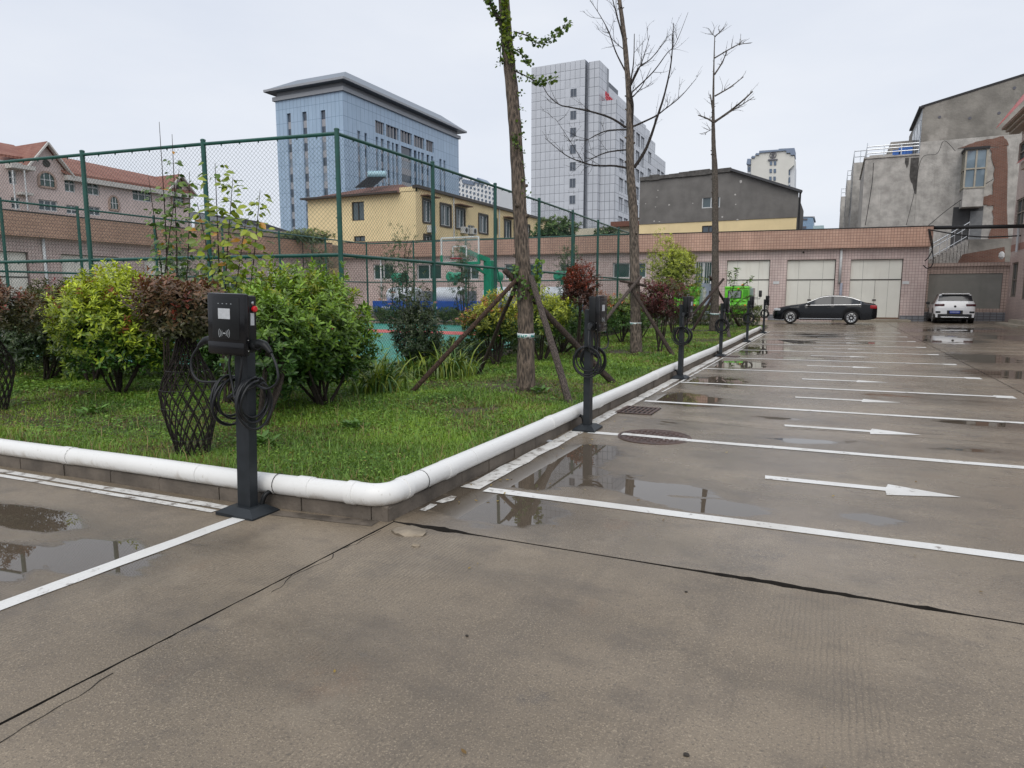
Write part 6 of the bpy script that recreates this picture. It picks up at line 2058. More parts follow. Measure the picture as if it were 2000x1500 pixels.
# roofs: a main slope, two gabled bays, a left wing roof
u0 = A(124, 340)[0]
rf = MB().prism([(u0, -0.5, EZ - 0.1), (AW_END + 0.3, -0.5, EZ - 0.1), (AW_END - 0.5, 4.2, EZ + 1.75), (u0 - 2, 4.2, EZ + 2.2)], (0, 0.05, 0.22)).build('roof', RTILE, ap)
MB().box(u0, AW_END, -0.55, 0.0, EZ - 0.55, EZ - 0.12).build('eaves', TRIM, ap)
def gable(pu, half, pz, bz, depth_=7.0):
    MB().prism([(pu - half, -0.02, bz), (pu + half, -0.02, bz), (pu, -0.02, pz)], (0, 0.2, 0)).build('gable', PINKW, ap)
    for s in (-1, 1):
        MB().prism([(pu + s * (half + 0.25), -0.4, bz - 0.25), (pu, -0.4, pz + 0.12), (pu, depth_, pz + 0.12), (pu + s * (half + 0.25), depth_, bz - 0.25)], (0, 0, 0.2)).build('roof', RTILE, ap)
        MB().obox((pu + s * (half + 0.28), -0.42, bz - 0.22), (pu, -0.42, pz + 0.18), 0.12, 0.42, Vector((0, 1, 0))).build('barge_board', TRIM, ap)
    MB().lathe([(0.32, -0.06), (0.32, -0.03)], (pu, 0, bz + (pz - bz) * 0.3), 'y', 16).build('round_vent', DOORD, ap)
pu, pz_ = A(87, 284)
gable(pu, 1.75, pz_, EZ)
pu2 = A(347, 330)[0]
gable(pu2, 1.5, EZ + 1.5, EZ)
ul = A(60, 300)[0]
MB().prism([(-4.0, 1.2, EZ + 0.6), (pu, 1.2, EZ + 0.9), (pu, 4.5, pz_ + 0.25), (-4.0, 4.5, pz_ + 0.25)], (0, 0, 0.2)).build('roof', RTILE, ap)
MB().box(-5, pu - 1.7, 0.4, 1.0, EZ - 0.6, EZ + 0.4).build('eaves', TRIM, ap)
# balcony and pipes at the left
ub = A(40, 330)[0]
MB().box(A(12, 350)[0], A(58, 350)[0], -1.0, 0.0, A(35, 330)[1] - 0.1, A(35, 330)[1] + 0.25).build('canopy', TRIM, ap)
for px in (18, 41): MB().tube([(A(px, 400)[0], -0.9, A(px, 335)[1]), (A(px, 400)[0], -0.9, A(px, 412)[1])], 0.06, 6).build('pipe', FWH, ap)
MB().box(A(32, 380)[0], A(56, 380)[0], -0.7, 0.0, A(45, 382)[1], A(45, 377)[1]).build('ledge', TRIM, ap)
# roof-top water heaters
for k, (px, py, col) in enumerate(((228, 330, (0.05, 0.07, 0.22)), (253, 333, (0.28, 0.07, 0.07)))):
    uu, zz_ = A(px, py)
    smooth_angle(MB().lathe([(0.3, -0.9), (0.33, -0.8), (0.33, 0.8), (0.3, 0.9)], (uu, 3.6, zz_ + 0.2), 'x', 12).build('water_tank', M('heater_%d' % k, col, 0.4), ap))
    MB().obox((uu, 3.4, zz_ + 0.1), (uu, 1.9, zz_ - 1.1), 1.7, 0.12).build('collector_panel', M('collector', (0.03, 0.035, 0.07), 0.2), ap)
    for s in (-0.7, 0.7): MB().tube([(uu + s, 3.6, zz_), (uu + s, 4.2, zz_ - 1.4)], 0.04, 5).build('stand', M('stand_rust', (0.22, 0.09, 0.08), 0.6), ap)

# ------------------------------------------------------------------ yellow block
YEL = plaster('yellow_render', (0.79, 0.64, 0.37), 0.07, 0.6, 0.85, 0.12, 0.16, (0.38, 0.27, 0.13))
YL = Vector((-32.0, 48.64, 0))
yb = empty('yellow_building', YL, 0, 'yellow rendered block with brown hipped roof behind the court', 'building')
YT = 10.4
yo = [tuple(v) for v in ()]
def Yf(px0, py0, px1, py1):
    a, b = atY(px0, (py0 + py1) / 2, YL.y).x - (-43.65), atY(px1, (py0 + py1) / 2, YL.y).x - (-43.65)
    return (a, b, atY((px0 + px1) / 2, py1, YL.y).z, atY((px0 + px1) / 2, py0, YL.y).z)
yo = [Yf(687, 394, 711, 431), Yf(691, 461, 713, 472)]
wall(yb, 'wall', YEL, (-11.65, 0, 0), (1, 0, 0), 11.65, YT - 0.25, yo, 0.2)
for o in yo: window(yb, (-11.65, 0, 0), (1, 0, 0), o, 0.12, FDK, GLS, 2, 1, 0.07)
def Yr(px0, py0, px1, py1):
    a, b = atX(px0, (py0 + py1) / 2, YL.x), atX(px1, (py0 + py1) / 2, YL.x)
    m_ = atX((px0 + px1) / 2, py1, YL.x), atX((px0 + px1) / 2, py0, YL.x)
    return (a.y - YL.y, b.y - YL.y, m_[0].z, m_[1].z)
yr = [Yr(826, 391, 842, 434), Yr(860, 400, 880, 441), Yr(890, 408, 907, 446), Yr(935, 420, 952, 455), Yr(914, 440, 927, 461), Yr(985, 431, 997, 465), Yr(1027, 440, 1034, 468), Yr(828, 460, 842, 478), Yr(965, 428, 970, 455)]
wall(yb, 'wall', YEL, (0, 0, 0), (0, 1, 0), 54, YT, yr, 0.2)
for i, o in enumerate(yr): window(yb, (0, 0, 0), (0, 1, 0), o, 0.12, FWH, GLS, 2, 1, 0.08, proud=0.1 if i != 4 else 0)
MB().obox((0.0, -0.1, YT + 0.1), (0.0, 54.0, YT + 0.1), 0.5, 0.25).build('coping', FDK, yb)
MB().box(-1.6, 0.0, 0.0, 0.3, YT - 0.3, YT + 0.1).build('parapet', YEL, yb)
MB().box(-11.65, -0.05, 5.0, 52, YT - 0.4, YT - 0.2).build('flat_roof', ROOFM, yb)
hipr = [(-12.0, -0.5, YT - 0.35), (-1.5, -0.5, YT - 0.35), (-1.5, 9.0, YT - 0.35), (-12.0, 9.0, YT - 0.35), (-7.4, 4.2, YT + 1.15), (-4.2, 4.2, YT + 1.15)]
MB().add(hipr, [(0, 1, 5, 4), (1, 2, 5), (2, 3, 4, 5), (3, 0, 4), (3, 2, 1, 0)]).build('roof', RTILE2, yb)
MB().obox((-12.0, -0.52, YT - 0.30), (-1.5, -0.52, YT - 0.30), 0.1, 0.16).build('roof_edge', FDK, yb)
# awnings, air conditioners, pipes on the long side
ACW = M('aircon_white', (0.55, 0.56, 0.55), 0.5)
for i in (0, 2, 5):
    a, b, c, e = yr[i]
    MB().box(0.0, 0.7, a - 0.3, b + 0.5, e + 0.25, e + 0.33).build('awning', M('awning_rust', (0.16, 0.08, 0.05), 0.8), yb)
for px, py in ((903, 450), (920, 452), (838, 448)):
    p = atX(px, py, YL.x) - YL
    ac = MB().cbox(0.05, 0.45, p.y - 0.45, p.y + 0.45, p.z - 0.3, p.z + 0.3, 0.02).build('air_conditioner', ACW, yb)
    MB().lathe([(0.22, 0.0), (0.22, 0.02)], (0.45, p.y, p.z), 'x', 14).build('fan_grille', DOORD, ac)
for px in (885, 1003, 974):
    p = atX(px, 430, YL.x) - YL
    MB().tube([(0.08, p.y, YT), (0.08, p.y, 2)], 0.06, 6).build('pipe', FWH, yb)
# solar water heater
p = atD(737, 340, 60) - YL
sh = empty('solar_water_heater', YL + p + Vector((0, 0, -1.5)), 0.4, 'roof-top solar water heater with pale blue tank on the yellow block', 'water heater')
smooth_angle(MB().lathe([(0.2, -0.85), (0.33, -0.8), (0.33, 0.8), (0.2, 0.85)], (0, 0, 1.45), 'x', 14).build('tank', M('tank_blue', (0.28, 0.45, 0.52), 0.35), sh))
tb = MB()
for i in range(14): tb.tube([(-0.75 + i * 0.115, -0.1, 1.3), (-0.75 + i * 0.115 - 0.9, -1.5, 0.1)], 0.035, 6)
tb.build('tube_bank', M('collector_dark', (0.015, 0.015, 0.02), 0.15), sh)
for x in (-0.7, 0.7): MB().tube([(x, 0, 1.2), (x + 0.1, 0.5, -0.3)], 0.03, 5).build('stand_leg', STEEL, sh)
for x in (-0.7, 0.7): MB().tube([(x, 0, 1.2), (x - 0.9, -1.5, -0.1)], 0.03, 5).build('stand_leg', STEEL, sh)

# dark shed roof between the side garages and the yellow block
shed = empty('shed', (-39.5, 43.0, 0), 0, 'dark-roofed shed between the side garages and the yellow block', 'shed')
SHQ = lambda px, py, y=43.0: atY(px, py, y) - Vector((-39.5, 43.0, 0))
MB().prism([SHQ(380, 520), SHQ(380, 428), SHQ(500, 447), SHQ(598, 474), SHQ(598, 520)], (0, 4, 0)).build('wall', plaster('shed_wall', (0.25, 0.2, 0.16), 0.2), shed)
MB().add([SHQ(370, 425), SHQ(500, 446), SHQ(603, 474), SHQ(603, 464, 47), SHQ(505, 432, 47), SHQ(370, 412, 47)], [(0, 1, 2, 3, 4, 5)]).build('roof', M('roof_slate', (0.05, 0.052, 0.06), 0.5, bump=0.4, bscale=12), shed)
# tiny cream block behind the court end
cb_ = empty('cream_block', (-24.5, 68, 0), 0, 'low cream wall and roof behind the far court corner', 'building')
MB().box(-4.5, 6.2, 0, 6, 0, 8.4).build('wall', plaster('cream_render', (0.62, 0.58, 0.46), 0.1), cb_)
MB().box(3.6, 6.6, -0.6, 3, 8.4, 8.9).build('roof', M('roof_brown', (0.16, 0.07, 0.05), 0.8), cb_)

# ------------------------------------------------------------------ blue office tower
def panel_mat(name, c1, c2, line, w, h, gap, axis):
    return tiles(name, c1, c2, line, w, h, gap, axis, rough=0.3, stain=0.10)
BP = ((0.34, 0.46, 0.60), (0.365, 0.485, 0.625), (0.17, 0.25, 0.36))
BPX, BPY = panel_mat('blue_panels_front', *BP, 1.15, 3.3, 0.045, 'x'), panel_mat('blue_panels_side', *BP, 1.6, 3.3, 0.055, 'y')
BLc = Vector((-105.0, 130.06, 0))
bt = empty('office_tower', BLc, 0, 'tall blue-panelled office tower with overhanging grey hipped roof', 'building')
BZ, BWd, BDp = 48.3, 20.6, 53.5
SPN = M('spandrel_grey', (0.33, 0.33, 0.35), 0.5)
TGL = glass('tower_glass', (0.06, 0.075, 0.10), 0.06)
TGL2 = glass('tower_glass_blinds', (0.20, 0.23, 0.27), 0.12)
def slots(axis, lst, ztops, zbot=2.0):
    return [(a, b, zbot, zt) for (a, b), zt in zip(lst, ztops)]
fr_cols, fr_tops = [], []
for px0, px1, py in ((560, 567.5, 222), (590, 598.5, 219), (626, 635, 216)):
    fr_cols.append((atY(px0, py, BLc.y).x - BLc.x + BWd, atY(px1, py, BLc.y).x - BLc.x + BWd)); fr_tops.append(atY(px0, py, BLc.y).z)
fo = slots('x', fr_cols, fr_tops)
wall(bt, 'wall', BPX, (-BWd, 0, 0), (1, 0, 0), BWd, BZ, fo, 0.5)
sd_cols, sd_tops = [], []
for px0, px1, py in ((697, 703, 224), (711, 716, 230), (733, 738, 240), (743, 749, 243), (755, 761, 249), (765, 769, 253), (772, 778, 257), (783, 804, 262), (808, 813, 271), (816, 820, 275), (822, 828, 277), (833, 838, 282), (842, 846, 285), (858, 862, 291), (866, 870, 295)):
    sd_cols.append((atX(px0, py, BLc.x).y - BLc.y, atX(px1, py, BLc.x).y - BLc.y)); sd_tops.append(atX(px0, py, BLc.x).z)
so = slots('y', sd_cols, [40.6] * len(sd_cols))
lg = []
for px0, px1 in ((732, 750), (753, 778), (781, 804), (807, 828), (831, 846)):
    lg.append((atX(px0, 210, BLc.x).y - BLc.y, atX(px1, 220, BLc.x).y - BLc.y, 41.6, 44.6))
wall(bt, 'wall', BPY, (0, 0, 0), (0, 1, 0), BDp, BZ, so + lg, 0.6)
MB().box(-BWd, -0.7, 0.7, BDp, 0, BZ - 0.1).build('core', TGL, bt)
k = 0
for (a, b, c, e) in fo:
    z = e
    while z > 12:
        MB().box(-BWd + a, -BWd + b, 0.42, 0.5, z - 1.9, z).build('window', random.choice((TGL, TGL, TGL2)), bt)
        MB().box(-BWd + a, -BWd + b, 0.38, 0.5, z - 3.55, z - 1.93).build('spandrel', SPN, bt)
        z -= 3.55
for i, (a, b, c, e) in enumerate(so):
    z = e
    while z > 8:
        MB().box(-0.5, -0.42, a, b, z - 1.9, z).build('window', random.choice((TGL, TGL, TGL2)), bt)
        MB().box(-0.5, -0.38, a, b, z - 3.55, z - 1.93).build('spandrel', SPN, bt)
        z -= 3.55
for (a, b, c, e) in lg:
    for i in range(4): MB().box(-0.4, -0.2, a + (b - a) * (i + 0.4) / 4, a + (b - a) * (i + 0.6) / 4, c, e).build('louvre', SPN, bt)
CORN = M('cornice_grey', (0.30, 0.31, 0.33), 0.55)
ROOFG = M('roof_grey_metal', (0.16, 0.19, 0.23), 0.4, 0.2, var=0.08)
MB().box(-BWd - 0.5, 0.5, -0.5, BDp + 0.5, BZ, BZ + 0.9).build('cornice', CORN, bt)
MB().box(-BWd + 0.3, -0.3, 0.3, BDp - 0.3, BZ + 0.9, BZ + 2.0).build('frieze', CORN, bt)
ev, z0_, z1_ = 1.8, BZ + 2.0, BZ + 2.4
evs = [(-BWd - ev, -ev), (ev, -ev), (ev, BDp + ev), (-BWd - ev, BDp + ev)]
tp = [(-BWd + 2.5, 5.0), (-3.0, 5.0), (-3.0, BDp - 5), (-BWd + 2.5, BDp - 5)]
vs_ = [(x, y, z0_ - 0.4 + 0.4) for x, y in evs] + [(x, y, z1_) for x, y in evs] + [(x, y, z1_ + 3.6) for x, y in tp]
MB().add(vs_, [(3, 2, 1, 0), (0, 1, 5, 4), (1, 2, 6, 5), (2, 3, 7, 6), (3, 0, 4, 7), (4, 5, 9, 8), (5, 6, 10, 9), (6, 7, 11, 10), (7, 4, 8, 11), (8, 9, 10, 11)]).build('roof', ROOFG, bt)
sf_ = MB()
for (a, b) in zip(evs, evs[1:] + evs[:1]): sf_.obox((*a, z0_ + 0.2), (*b, z0_ + 0.2), 0.3, 0.5)
sf_.build('gutter', CORN, bt)

# ------------------------------------------------------------------ grey panelled tower
GPC = [M('grey_panel_%d' % i, tuple(v * k_ for v in (0.52, 0.545, 0.59)), 0.35, 0.0, var=0.04, scale=0.4) for i, k_ in enumerate((0.97, 1.0, 1.04))]
GPJ = M('panel_joint', (0.15, 0.165, 0.19), 0.7)
GPX, GPY = panel_mat('grey_panels_front', (0.50, 0.525, 0.57), (0.54, 0.565, 0.61), (0.15, 0.165, 0.19), 1.02, 1.66, 0.045, 'x'), panel_mat('grey_panels_side', (0.50, 0.525, 0.57), (0.54, 0.565, 0.61), (0.15, 0.165, 0.19), 1.9, 1.66, 0.055, 'y')
GTL = Vector((-57.32, 129.89, 0))
gt = empty('office_tower', GTL, 0, 'pale grey panelled tower block with one column of square windows', 'building')
GH, FW_ = 46.8, 11.4
MB().box(0.0, FW_, 0.06, 22, 0, GH - 0.1).build('core', GPJ, gt)
MB().box(FW_ + 0.7, 14.27, 0.1, 6, 0, 46.2).build('side_pier', GPX, gt)
MB().box(FW_, FW_ + 0.7, 0.9, 6, 0, 46.2).build('recess', M('recess_grey', (0.22, 0.24, 0.28), 0.6), gt)
MB().box(14.262, 14.275, 0.1, 4.6, 0, 46.2).build('side_wall', GPY, gt)
wx0, wx1 = atY(1113.5, 300, GTL.y).x - GTL.x, atY(1124.5, 300, GTL.y).x - GTL.x
wz = []
for py0, py1 in ((174, 189), (217, 233), (250, 267), (283, 300), (317, 333), (349, 366), (382, 398), (415, 431)):
    wz.append((atY(1118, py1, GTL.y).z, atY(1118, py0, GTL.y).z))
pm_ = {}
ncol, ph_ = 11, 1.66
for j in range(0, 29):
    z1 = GH - j * ph_
    z0_ = z1 - ph_
    if z0_ < 11.5: break
    for i in range(ncol):
        a, b = i * FW_ / ncol, (i + 1) * FW_ / ncol
        key = random.randrange(3)
        if key not in pm_: pm_[key] = MB().box(0.03, FW_ / ncol - 0.03, 0.0, 0.07, 0.03, ph_ - 0.03).mesh('panel', GPC[key])
        put('panel', pm_[key], gt, (a, 0, z0_))
for (z0_, z1_) in wz:
    w = MB().box(wx0, wx1, -0.03, 0.05, z0_, z1_).build('window', TGL, gt)
    f = MB()
    for x in (wx0, (wx0 + wx1) / 2, wx1): f.obox((x, -0.035, z0_), (x, -0.035, z1_), 0.09, 0.05, Vector((0, 1, 0)))
    for z in (z0_, z1_): f.obox((wx0, -0.037, z), (wx1, -0.037, z), 0.09, 0.05)
    f.build('frame', M('frame_grey', (0.25, 0.27, 0.3), 0.5), w)
    for (a, b, c, e) in ((wx0 - 1.2, wx0 - 0.04, z0_ - 0.4, z1_ + 0.4), (wx1 + 0.04, wx1 + 1.2, z0_ - 0.4, z1_ + 0.4)):
        MB().box(a, b, 0.03, 0.055, c, e).build('infill_panel', GPC[1], w)
    for (c, e) in ((z0_ - 1.3, z0_ - 0.03), (z1_ + 0.03, z1_ + 1.0)):
        MB().box(wx0 - 0.02, wx1 + 0.02, 0.03, 0.055, c, e).build('infill_panel', GPC[1], w)
# stepped wing running back, with large window bays
X2 = 17.4
for (y0, y1, h, nm) in ((1.4, 24, 39.0, 'wing'), (24, 33, 37.0, 'wing'), (33, 44, 34.6, 'wing')):
    MB().box(13.0, X2 - 0.3, y0, y1, 0, h).build(nm, GPX, gt)
    ops = []
    y = y0 + 2.6
    while y < y1 - 3.4:
        z = h - 5.6
        while z > 12:
            ops.append((y - y0, y - y0 + 3.0, z, z + 2.7))
            z -= 3.75
        y += 4.0
    wall(gt, 'wing_wall', GPY, (X2, y0, 0), (0, 1, 0), y1 - y0, h, ops, 0.35)
    for o in ops: window(gt, (X2, y0, 0), (0, 1, 0), o, 0.25, M('frame_grey', (0.25, 0.27, 0.3), 0.5), glass('bay_glass', (0.20, 0.23, 0.27), 0.15), 2, 1, 0.12)
    MB().box(X2 - 0.3, X2 - 0.28, y0, y1, 0, h).build('wing', GPX, gt)
    MB().box(13.0, X2, y0 - 0.01, y0 + 0.02, 0, h).build('wing_front', GPX, gt)
MB().box(8.0, 14.2, 6, 24, 38, 43.0).build('upper_wing', GPX, gt)
MB().box(14.2, 14.25, 4.6, 40, 36, 41.5).build('upper_wing', GPY, gt)
RS = M('sign_red', (0.52, 0.03, 0.05), 0.5)
sg = atX(1186, 181, GTL.x + X2 - 2.0) - GTL
sign = empty('roof_sign', GTL + Vector((X2 - 2.4, sg.y, 39.0)), 0, 'red lettered sign standing on the wing of the grey tower', 'sign')
for i, (z0_, w) in enumerate(((0, 1.7), (0, 1.1), (0, 0.8), (0, 0.7), (0, 0.7), (0, 0.7))):
    f = MB()
    y0 = i * 2.3
    hh = (1.5, 1.15, 1.1, 1.1, 1.1, 1.1)[i]
    for s in range(3): f.box(0, 0.2, y0 + s * 0.75, y0 + s * 0.75 + 0.32, 0.3, 0.3 + hh * (1 - 0.2 * (s % 2)))
    for s in range(3): f.box(0.01, 0.22, y0 - 0.05, y0 + 1.85, 0.45 + s * hh * 0.33, 0.68 + s * hh * 0.33)
    f.build('character', RS, sign)
for i in range(4): MB().tube([(0.1, i * 4.0, -0.2), (0.1, i * 4.0, 1.0)], 0.06, 5).build('sign_post', STEEL, sign)

# ------------------------------------------------------------------ dark gable block over the garages
YG = 62.24
gx = lambda px, py: atY(px, py, YG)
gr0 = Vector((-16.58, YG, 0))
gg = empty('gable_building', gr0, 0, 'dark grey gable wall over a yellow band behind the garages', 'building')
DKG = plaster('dark_grey_render', (0.165, 0.158, 0.15), 0.20, 0.8, 0.9, 0.4, 0.3, (0.09, 0.085, 0.08))
sl = [gx(*p) - gr0 for p in ((1250, 352), (1428, 333), (1560, 375), (1556, 429), (1250, 434))]
wo_ = [gx(1372, 368) - gr0, gx(1406, 405) - gr0, gx(1371, 441) - gr0, gx(1397, 458) - gr0]
W2 = sl[2].x
op1 = (wo_[0].x, wo_[1].x, wo_[1].z, wo_[0].z)
op2 = (wo_[2].x, wo_[3].x, wo_[3].z, wo_[2].z)
zb1 = (sl[3].z + sl[4].z) / 2
zr_ = min(sl[0].z, sl[2].z) - 0.02
wall(gg, 'upper_wall', DKG, (0, 0, 0), (1, 0, 0), W2, zr_, [op1], 0.15, z0=zb1)
MB().prism([(0, 0, zr_), (W2, 0, zr_), (W2, 0, sl[2].z), (sl[1].x, 0, sl[1].z), (0, 0, sl[0].z)], (0, 0.3, 0)).build('gable', DKG, gg)
wall(gg, 'lower_wall', YEL, (0, 0.06, 0), (1, 0, 0), W2 - 0.05, zb1, [op2], 0.15)
window(gg, (0, 0, 0), (1, 0, 0), op1, 0.08, FWH, GLS, 2, 1, 0.08)
window(gg, (0, 0.06, 0), (1, 0, 0), op2, 0.08, FDK, GLB, 2, 1, 0.07)
MB().box(0.05, W2 - 0.05, 0.35, 12, 0, zr_ - 0.2).build('body', DKG, gg)
CAPM = plaster('cap_mortar', (0.10, 0.095, 0.09), 0.4, 3.0)
n_ = 9
for i in range(n_):
    a, b = sl[0].lerp(sl[1], i / n_), sl[0].lerp(sl[1], (i + 1) / n_)
    hgt = 0.28 + (0.12 if i in (1, 4, 5, 6) else 0) + random.uniform(0, 0.08)
    MB().obox(a + Vector((0, 0.1, hgt * 0.2)), b + Vector((0, 0.1, hgt * 0.2)), 0.5, hgt).build('cap_stone', CAPM, gg)
MB().obox(sl[1] + Vector((0, 0, 0.05)), sl[2] + Vector((0.25, 0, 0.0)), 0.7, 0.2).build('verge', M('verge_dark', (0.05, 0.052, 0.058), 0.6), gg)
MB().tube([(W2 + 0.12, 0.1, sl[2].z), (W2 + 0.12, 0.1, 4)], 0.09, 6).build('downpipe', ROOFM, gg)
WSP = M('bare_patch', (0.52, 0.50, 0.48), 0.9)
for k, (px, py, s) in enumerate([(1447, 355, 0.16), (1285, 372, 0.07), (1283, 385, 0.06), (1307, 400, 0.10), (1261, 398, 0.06), (1280, 404, 0.06), (1353, 397, 0.07), (1436, 380, 0.09), (1437, 399, 0.07), (1411, 424, 0.10), (1278, 432, 0.09), (1288, 433, 0.07), (1440, 429, 0.10)]):
    p = gx(px, py) - gr0
    pts = [(p.x + s * random.uniform(0.5, 1.2) * math.cos(a), -0.004, p.z + s * 0.8 * random.uniform(0.5, 1.2) * math.sin(a)) for a in [i * 1.05 for i in range(6)]]
    MB().prism(pts, (0, -0.006, 0)).build('chipped_patch', WSP, gg)

# ------------------------------------------------------------------ far towers
FD = 262.0
fw0 = atD(1505, 480, FD)
ft = empty('far_tower', (fw0.x, fw0.y, 0), 0, 'distant cream tower with a round emblem and stepped blue roof', 'building')
fdir = ray(1505, 480); 
fo_ = Vector((fw0.x, fw0.y, 0))
FC = M('far_cream', (0.66, 0.65, 0.60), 0.8, var=0.05, scale=0.2)
FB = M('far_blue_roof', (0.20, 0.25, 0.34), 0.6, var=0.05)
FGd = glass('far_window', (0.10, 0.14, 0.20), 0.2)
F = lambda px, py, k=0.0: (lambda p: Vector((p.x, 0 - k, p.z)))(atY(px, py, fo_.y) - fo_)
outline = [(1467, 460), (1467, 310), (1473, 309), (1473, 304), (1480, 303), (1480, 299), (1484, 298), (1484, 297), (1536, 295), (1536, 300), (1545, 300), (1545, 304), (1551, 304), (1551, 322), (1540, 332), (1536, 460)]
MB().prism([F(*p) for p in outline], (0, 14, 0)).build('wall', FC, ft)
MB().prism([F(*p, -1.0) for p in [(1459, 460), (1459, 312), (1467, 310), (1467, 460)]], (0, 12, 0)).build('side_wall', M('far_white', (0.62, 0.64, 0.66), 0.8), ft)
MB().prism([F(*p, -1.5) for p in [(1537, 460), (1540, 330), (1552, 320), (1549, 460)]], (0, 12, 0)).build('side_wall', M('far_white', (0.62, 0.64, 0.66), 0.8), ft)
for pl_ in ([(1483, 299), (1483, 295), (1521, 292.5), (1521, 291), (1552, 289.5), (1552, 303), (1544, 303), (1544, 299), (1536, 299), (1536, 294.5)], [(1475, 303), (1477, 299.5), (1483, 299.5), (1483, 303)], [(1467, 308.5), (1469, 305), (1475, 305), (1475, 308.5)], [(1458, 321), (1460, 310.5), (1466.5, 310.5), (1466, 322)]):
    MB().prism([F(*p, 0.6) for p in pl_], (0, 10, 0)).build('roof', FB, ft)
for px in (1506, 1514):
    for i in range(9):
        y0 = 315 + i * 15.0
        dx = -i * 0.5
        MB().prism([F(px - 2.3 + dx, y0, 0.25), F(px + 2.3 + dx, y0, 0.25), F(px + 2.3 + dx, y0 + 7.5, 0.25), F(px - 2.3 + dx, y0 + 7.5, 0.25)], (0, 0.2, 0)).build('window', FGd, ft)
for i in range(8):
    y0 = 332 + i * 15
    MB().prism([F(1539, y0, -1.2), F(1543, y0 - 3, -1.2), F(1543, y0 + 8, -1.2), F(1538.5, y0 + 9, -1.2)], (0, 0.2, 0)).build('window', FGd, ft)
    MB().prism([F(1460, y0 - 6, -0.7), F(1465, y0 - 6, -0.7), F(1465, y0 + 2, -0.7), F(1460, y0 + 2, -0.7)], (0, 0.2, 0)).build('window', FGd, ft)
MB().prism([F(*p, 0.5) for p in [(1500, 311.5), (1519, 310.5), (1519, 313), (1500, 314)]], (0, 0.5, 0)).build('lintel', M('far_dark', (0.14, 0.14, 0.16), 0.7), ft)
ec = F(1510, 303, 0.4)
EM = M('emblem_dark', (0.10, 0.10, 0.12), 0.6)
MB().tube([ec + Vector((1.15 * math.cos(a), 0, 1.15 * math.sin(a))) for a in [i * math.pi / 12 for i in range(25)]], 0.14, 6, False).build('emblem_ring', EM, ft)
MB().obox(ec + Vector((0, 0, -0.95)), ec + Vector((0, 0, 0.95)), 0.34, 0.2, Vector((0, 1, 0))).build('emblem_bar', EM, ft)
MB().obox(ec + Vector((-0.75, 0, 0.25)), ec + Vector((0.75, 0, 0.25)), 0.22, 0.2, Vector((0, 1, 0))).build('emblem_bar', EM, ft)
for s in (-1, 1): MB().obox(ec + Vector((0, 0, -0.1)), ec + Vector((s * 0.75, 0, -0.75)), 0.2, 0.2, Vector((0, 1, 0))).build('emblem_bar', EM, ft)

db = empty('far_apartments', (-129, 236, 0), 0, 'distant white apartment block with rows of small dark windows', 'building')
dl = Vector((-129, 236, 0))
G_ = lambda px, py, k=0.0: (lambda p: Vector((p.x, -k, p.z)))(atY(px, py, 236) - dl)
FWm = M('far_white_wall', (0.84, 0.85, 0.86), 0.8, var=0.04)
MB().prism([G_(884, 480), G_(884, 345), G_(893, 338), G_(902, 346), G_(925, 352), G_(933, 348), G_(945, 358), G_(968, 366), G_(972, 480)], (0, 16, 0)).build('wall', FWm, db)
for pl_ in ([(888, 347), (893, 337), (903, 345), (903, 349)], [(926, 356), (934, 347), (946, 357), (946, 361)], [(905, 350), (925, 354), (925, 362), (905, 358)]):
    MB().prism([G_(*p, 0.5) for p in pl_], (0, 8, 0)).build('roof', FB, db)
wmesh = MB().box(0, 0.72, -0.25, 0, 0, 0.85).mesh('window', FGd)
for i in range(11):
    for j in range(11):
        px = 888 + i * 7.4 + (j % 2) * 0.8
        py = 352 + i * 2.0 + j * 9.0
        if py > 440: continue
        put('window', wmesh, db, G_(px, py))
bs = empty('blue_building', (0, 0, 0), 0, 'small distant blue clad building beside the gable wall', 'building')
bs.location = (atY(1573, 430, 118).x, 118, 0)
Bq = lambda px, py: (lambda p: Vector((p.x, 0, p.z)))(atY(px, py, 118) - Vector(bs.location))
MB().prism([Bq(1552, 500), Bq(1552, 424), Bq(1588, 424), Bq(1588, 500)], (0, 8, 0)).build('wall', M('clad_blue', (0.20, 0.30, 0.42), 0.5), bs)
MB().prism([Bq(1550, 425), Bq(1550, 423), Bq(1591, 422.5), Bq(1591, 425)], (0, 8, 0)).build('roof', CORN, bs)
for (x0, x1, y0, y1) in ((1557, 1577, 426.5, 430), (1556, 1575, 442, 446)): MB().prism([p + Vector((0, -0.1, 0)) for p in (Bq(x0, y1), Bq(x1, y1), Bq(x1, y0), Bq(x0, y0))], (0, 0.08, 0)).build('window', EM, bs)
MB().prism([Bq(1588, 460), Bq(1588, 441), Bq(1609, 440), Bq(1609, 460)], (0, 5, 0)).build('annexe', M('far_glass_green', (0.36, 0.47, 0.50), 0.4), bs)

# ------------------------------------------------------------------ raw concrete house behind the right end of the garages
YC = 52.0
cc0 = Vector((1.4, YC, 0))
ch_ = empty('concrete_house', cc0, 0, 'bare patched concrete house with bay window and roof terrace', 'building')
K = lambda px, py, y=YC: atY(px, py, y) - cc0
CON1 = plaster('raw_cement_pale', (0.44, 0.42, 0.39), 0.30, 1.6, 0.92, 1.0, 0.40, (0.085, 0.08, 0.075))
CON2 = plaster('raw_cement_dark', (0.25, 0.235, 0.21), 0.34, 0.7, 0.92, 0.8, 0.15, (0.46, 0.43, 0.39), 0.6)
SOOT = plaster('rain_black', (0.085, 0.08, 0.075), 0.5, 3.0, 0.95, 0.3, 0.3)
zt_ = K(1740, 307).z
xu = K(1800, 250).x
MB().box(0, xu + 0.4, 0, 9, 0, zt_).build('lower_wall', CON1, ch_)
zs_ = zt_ + 0.8
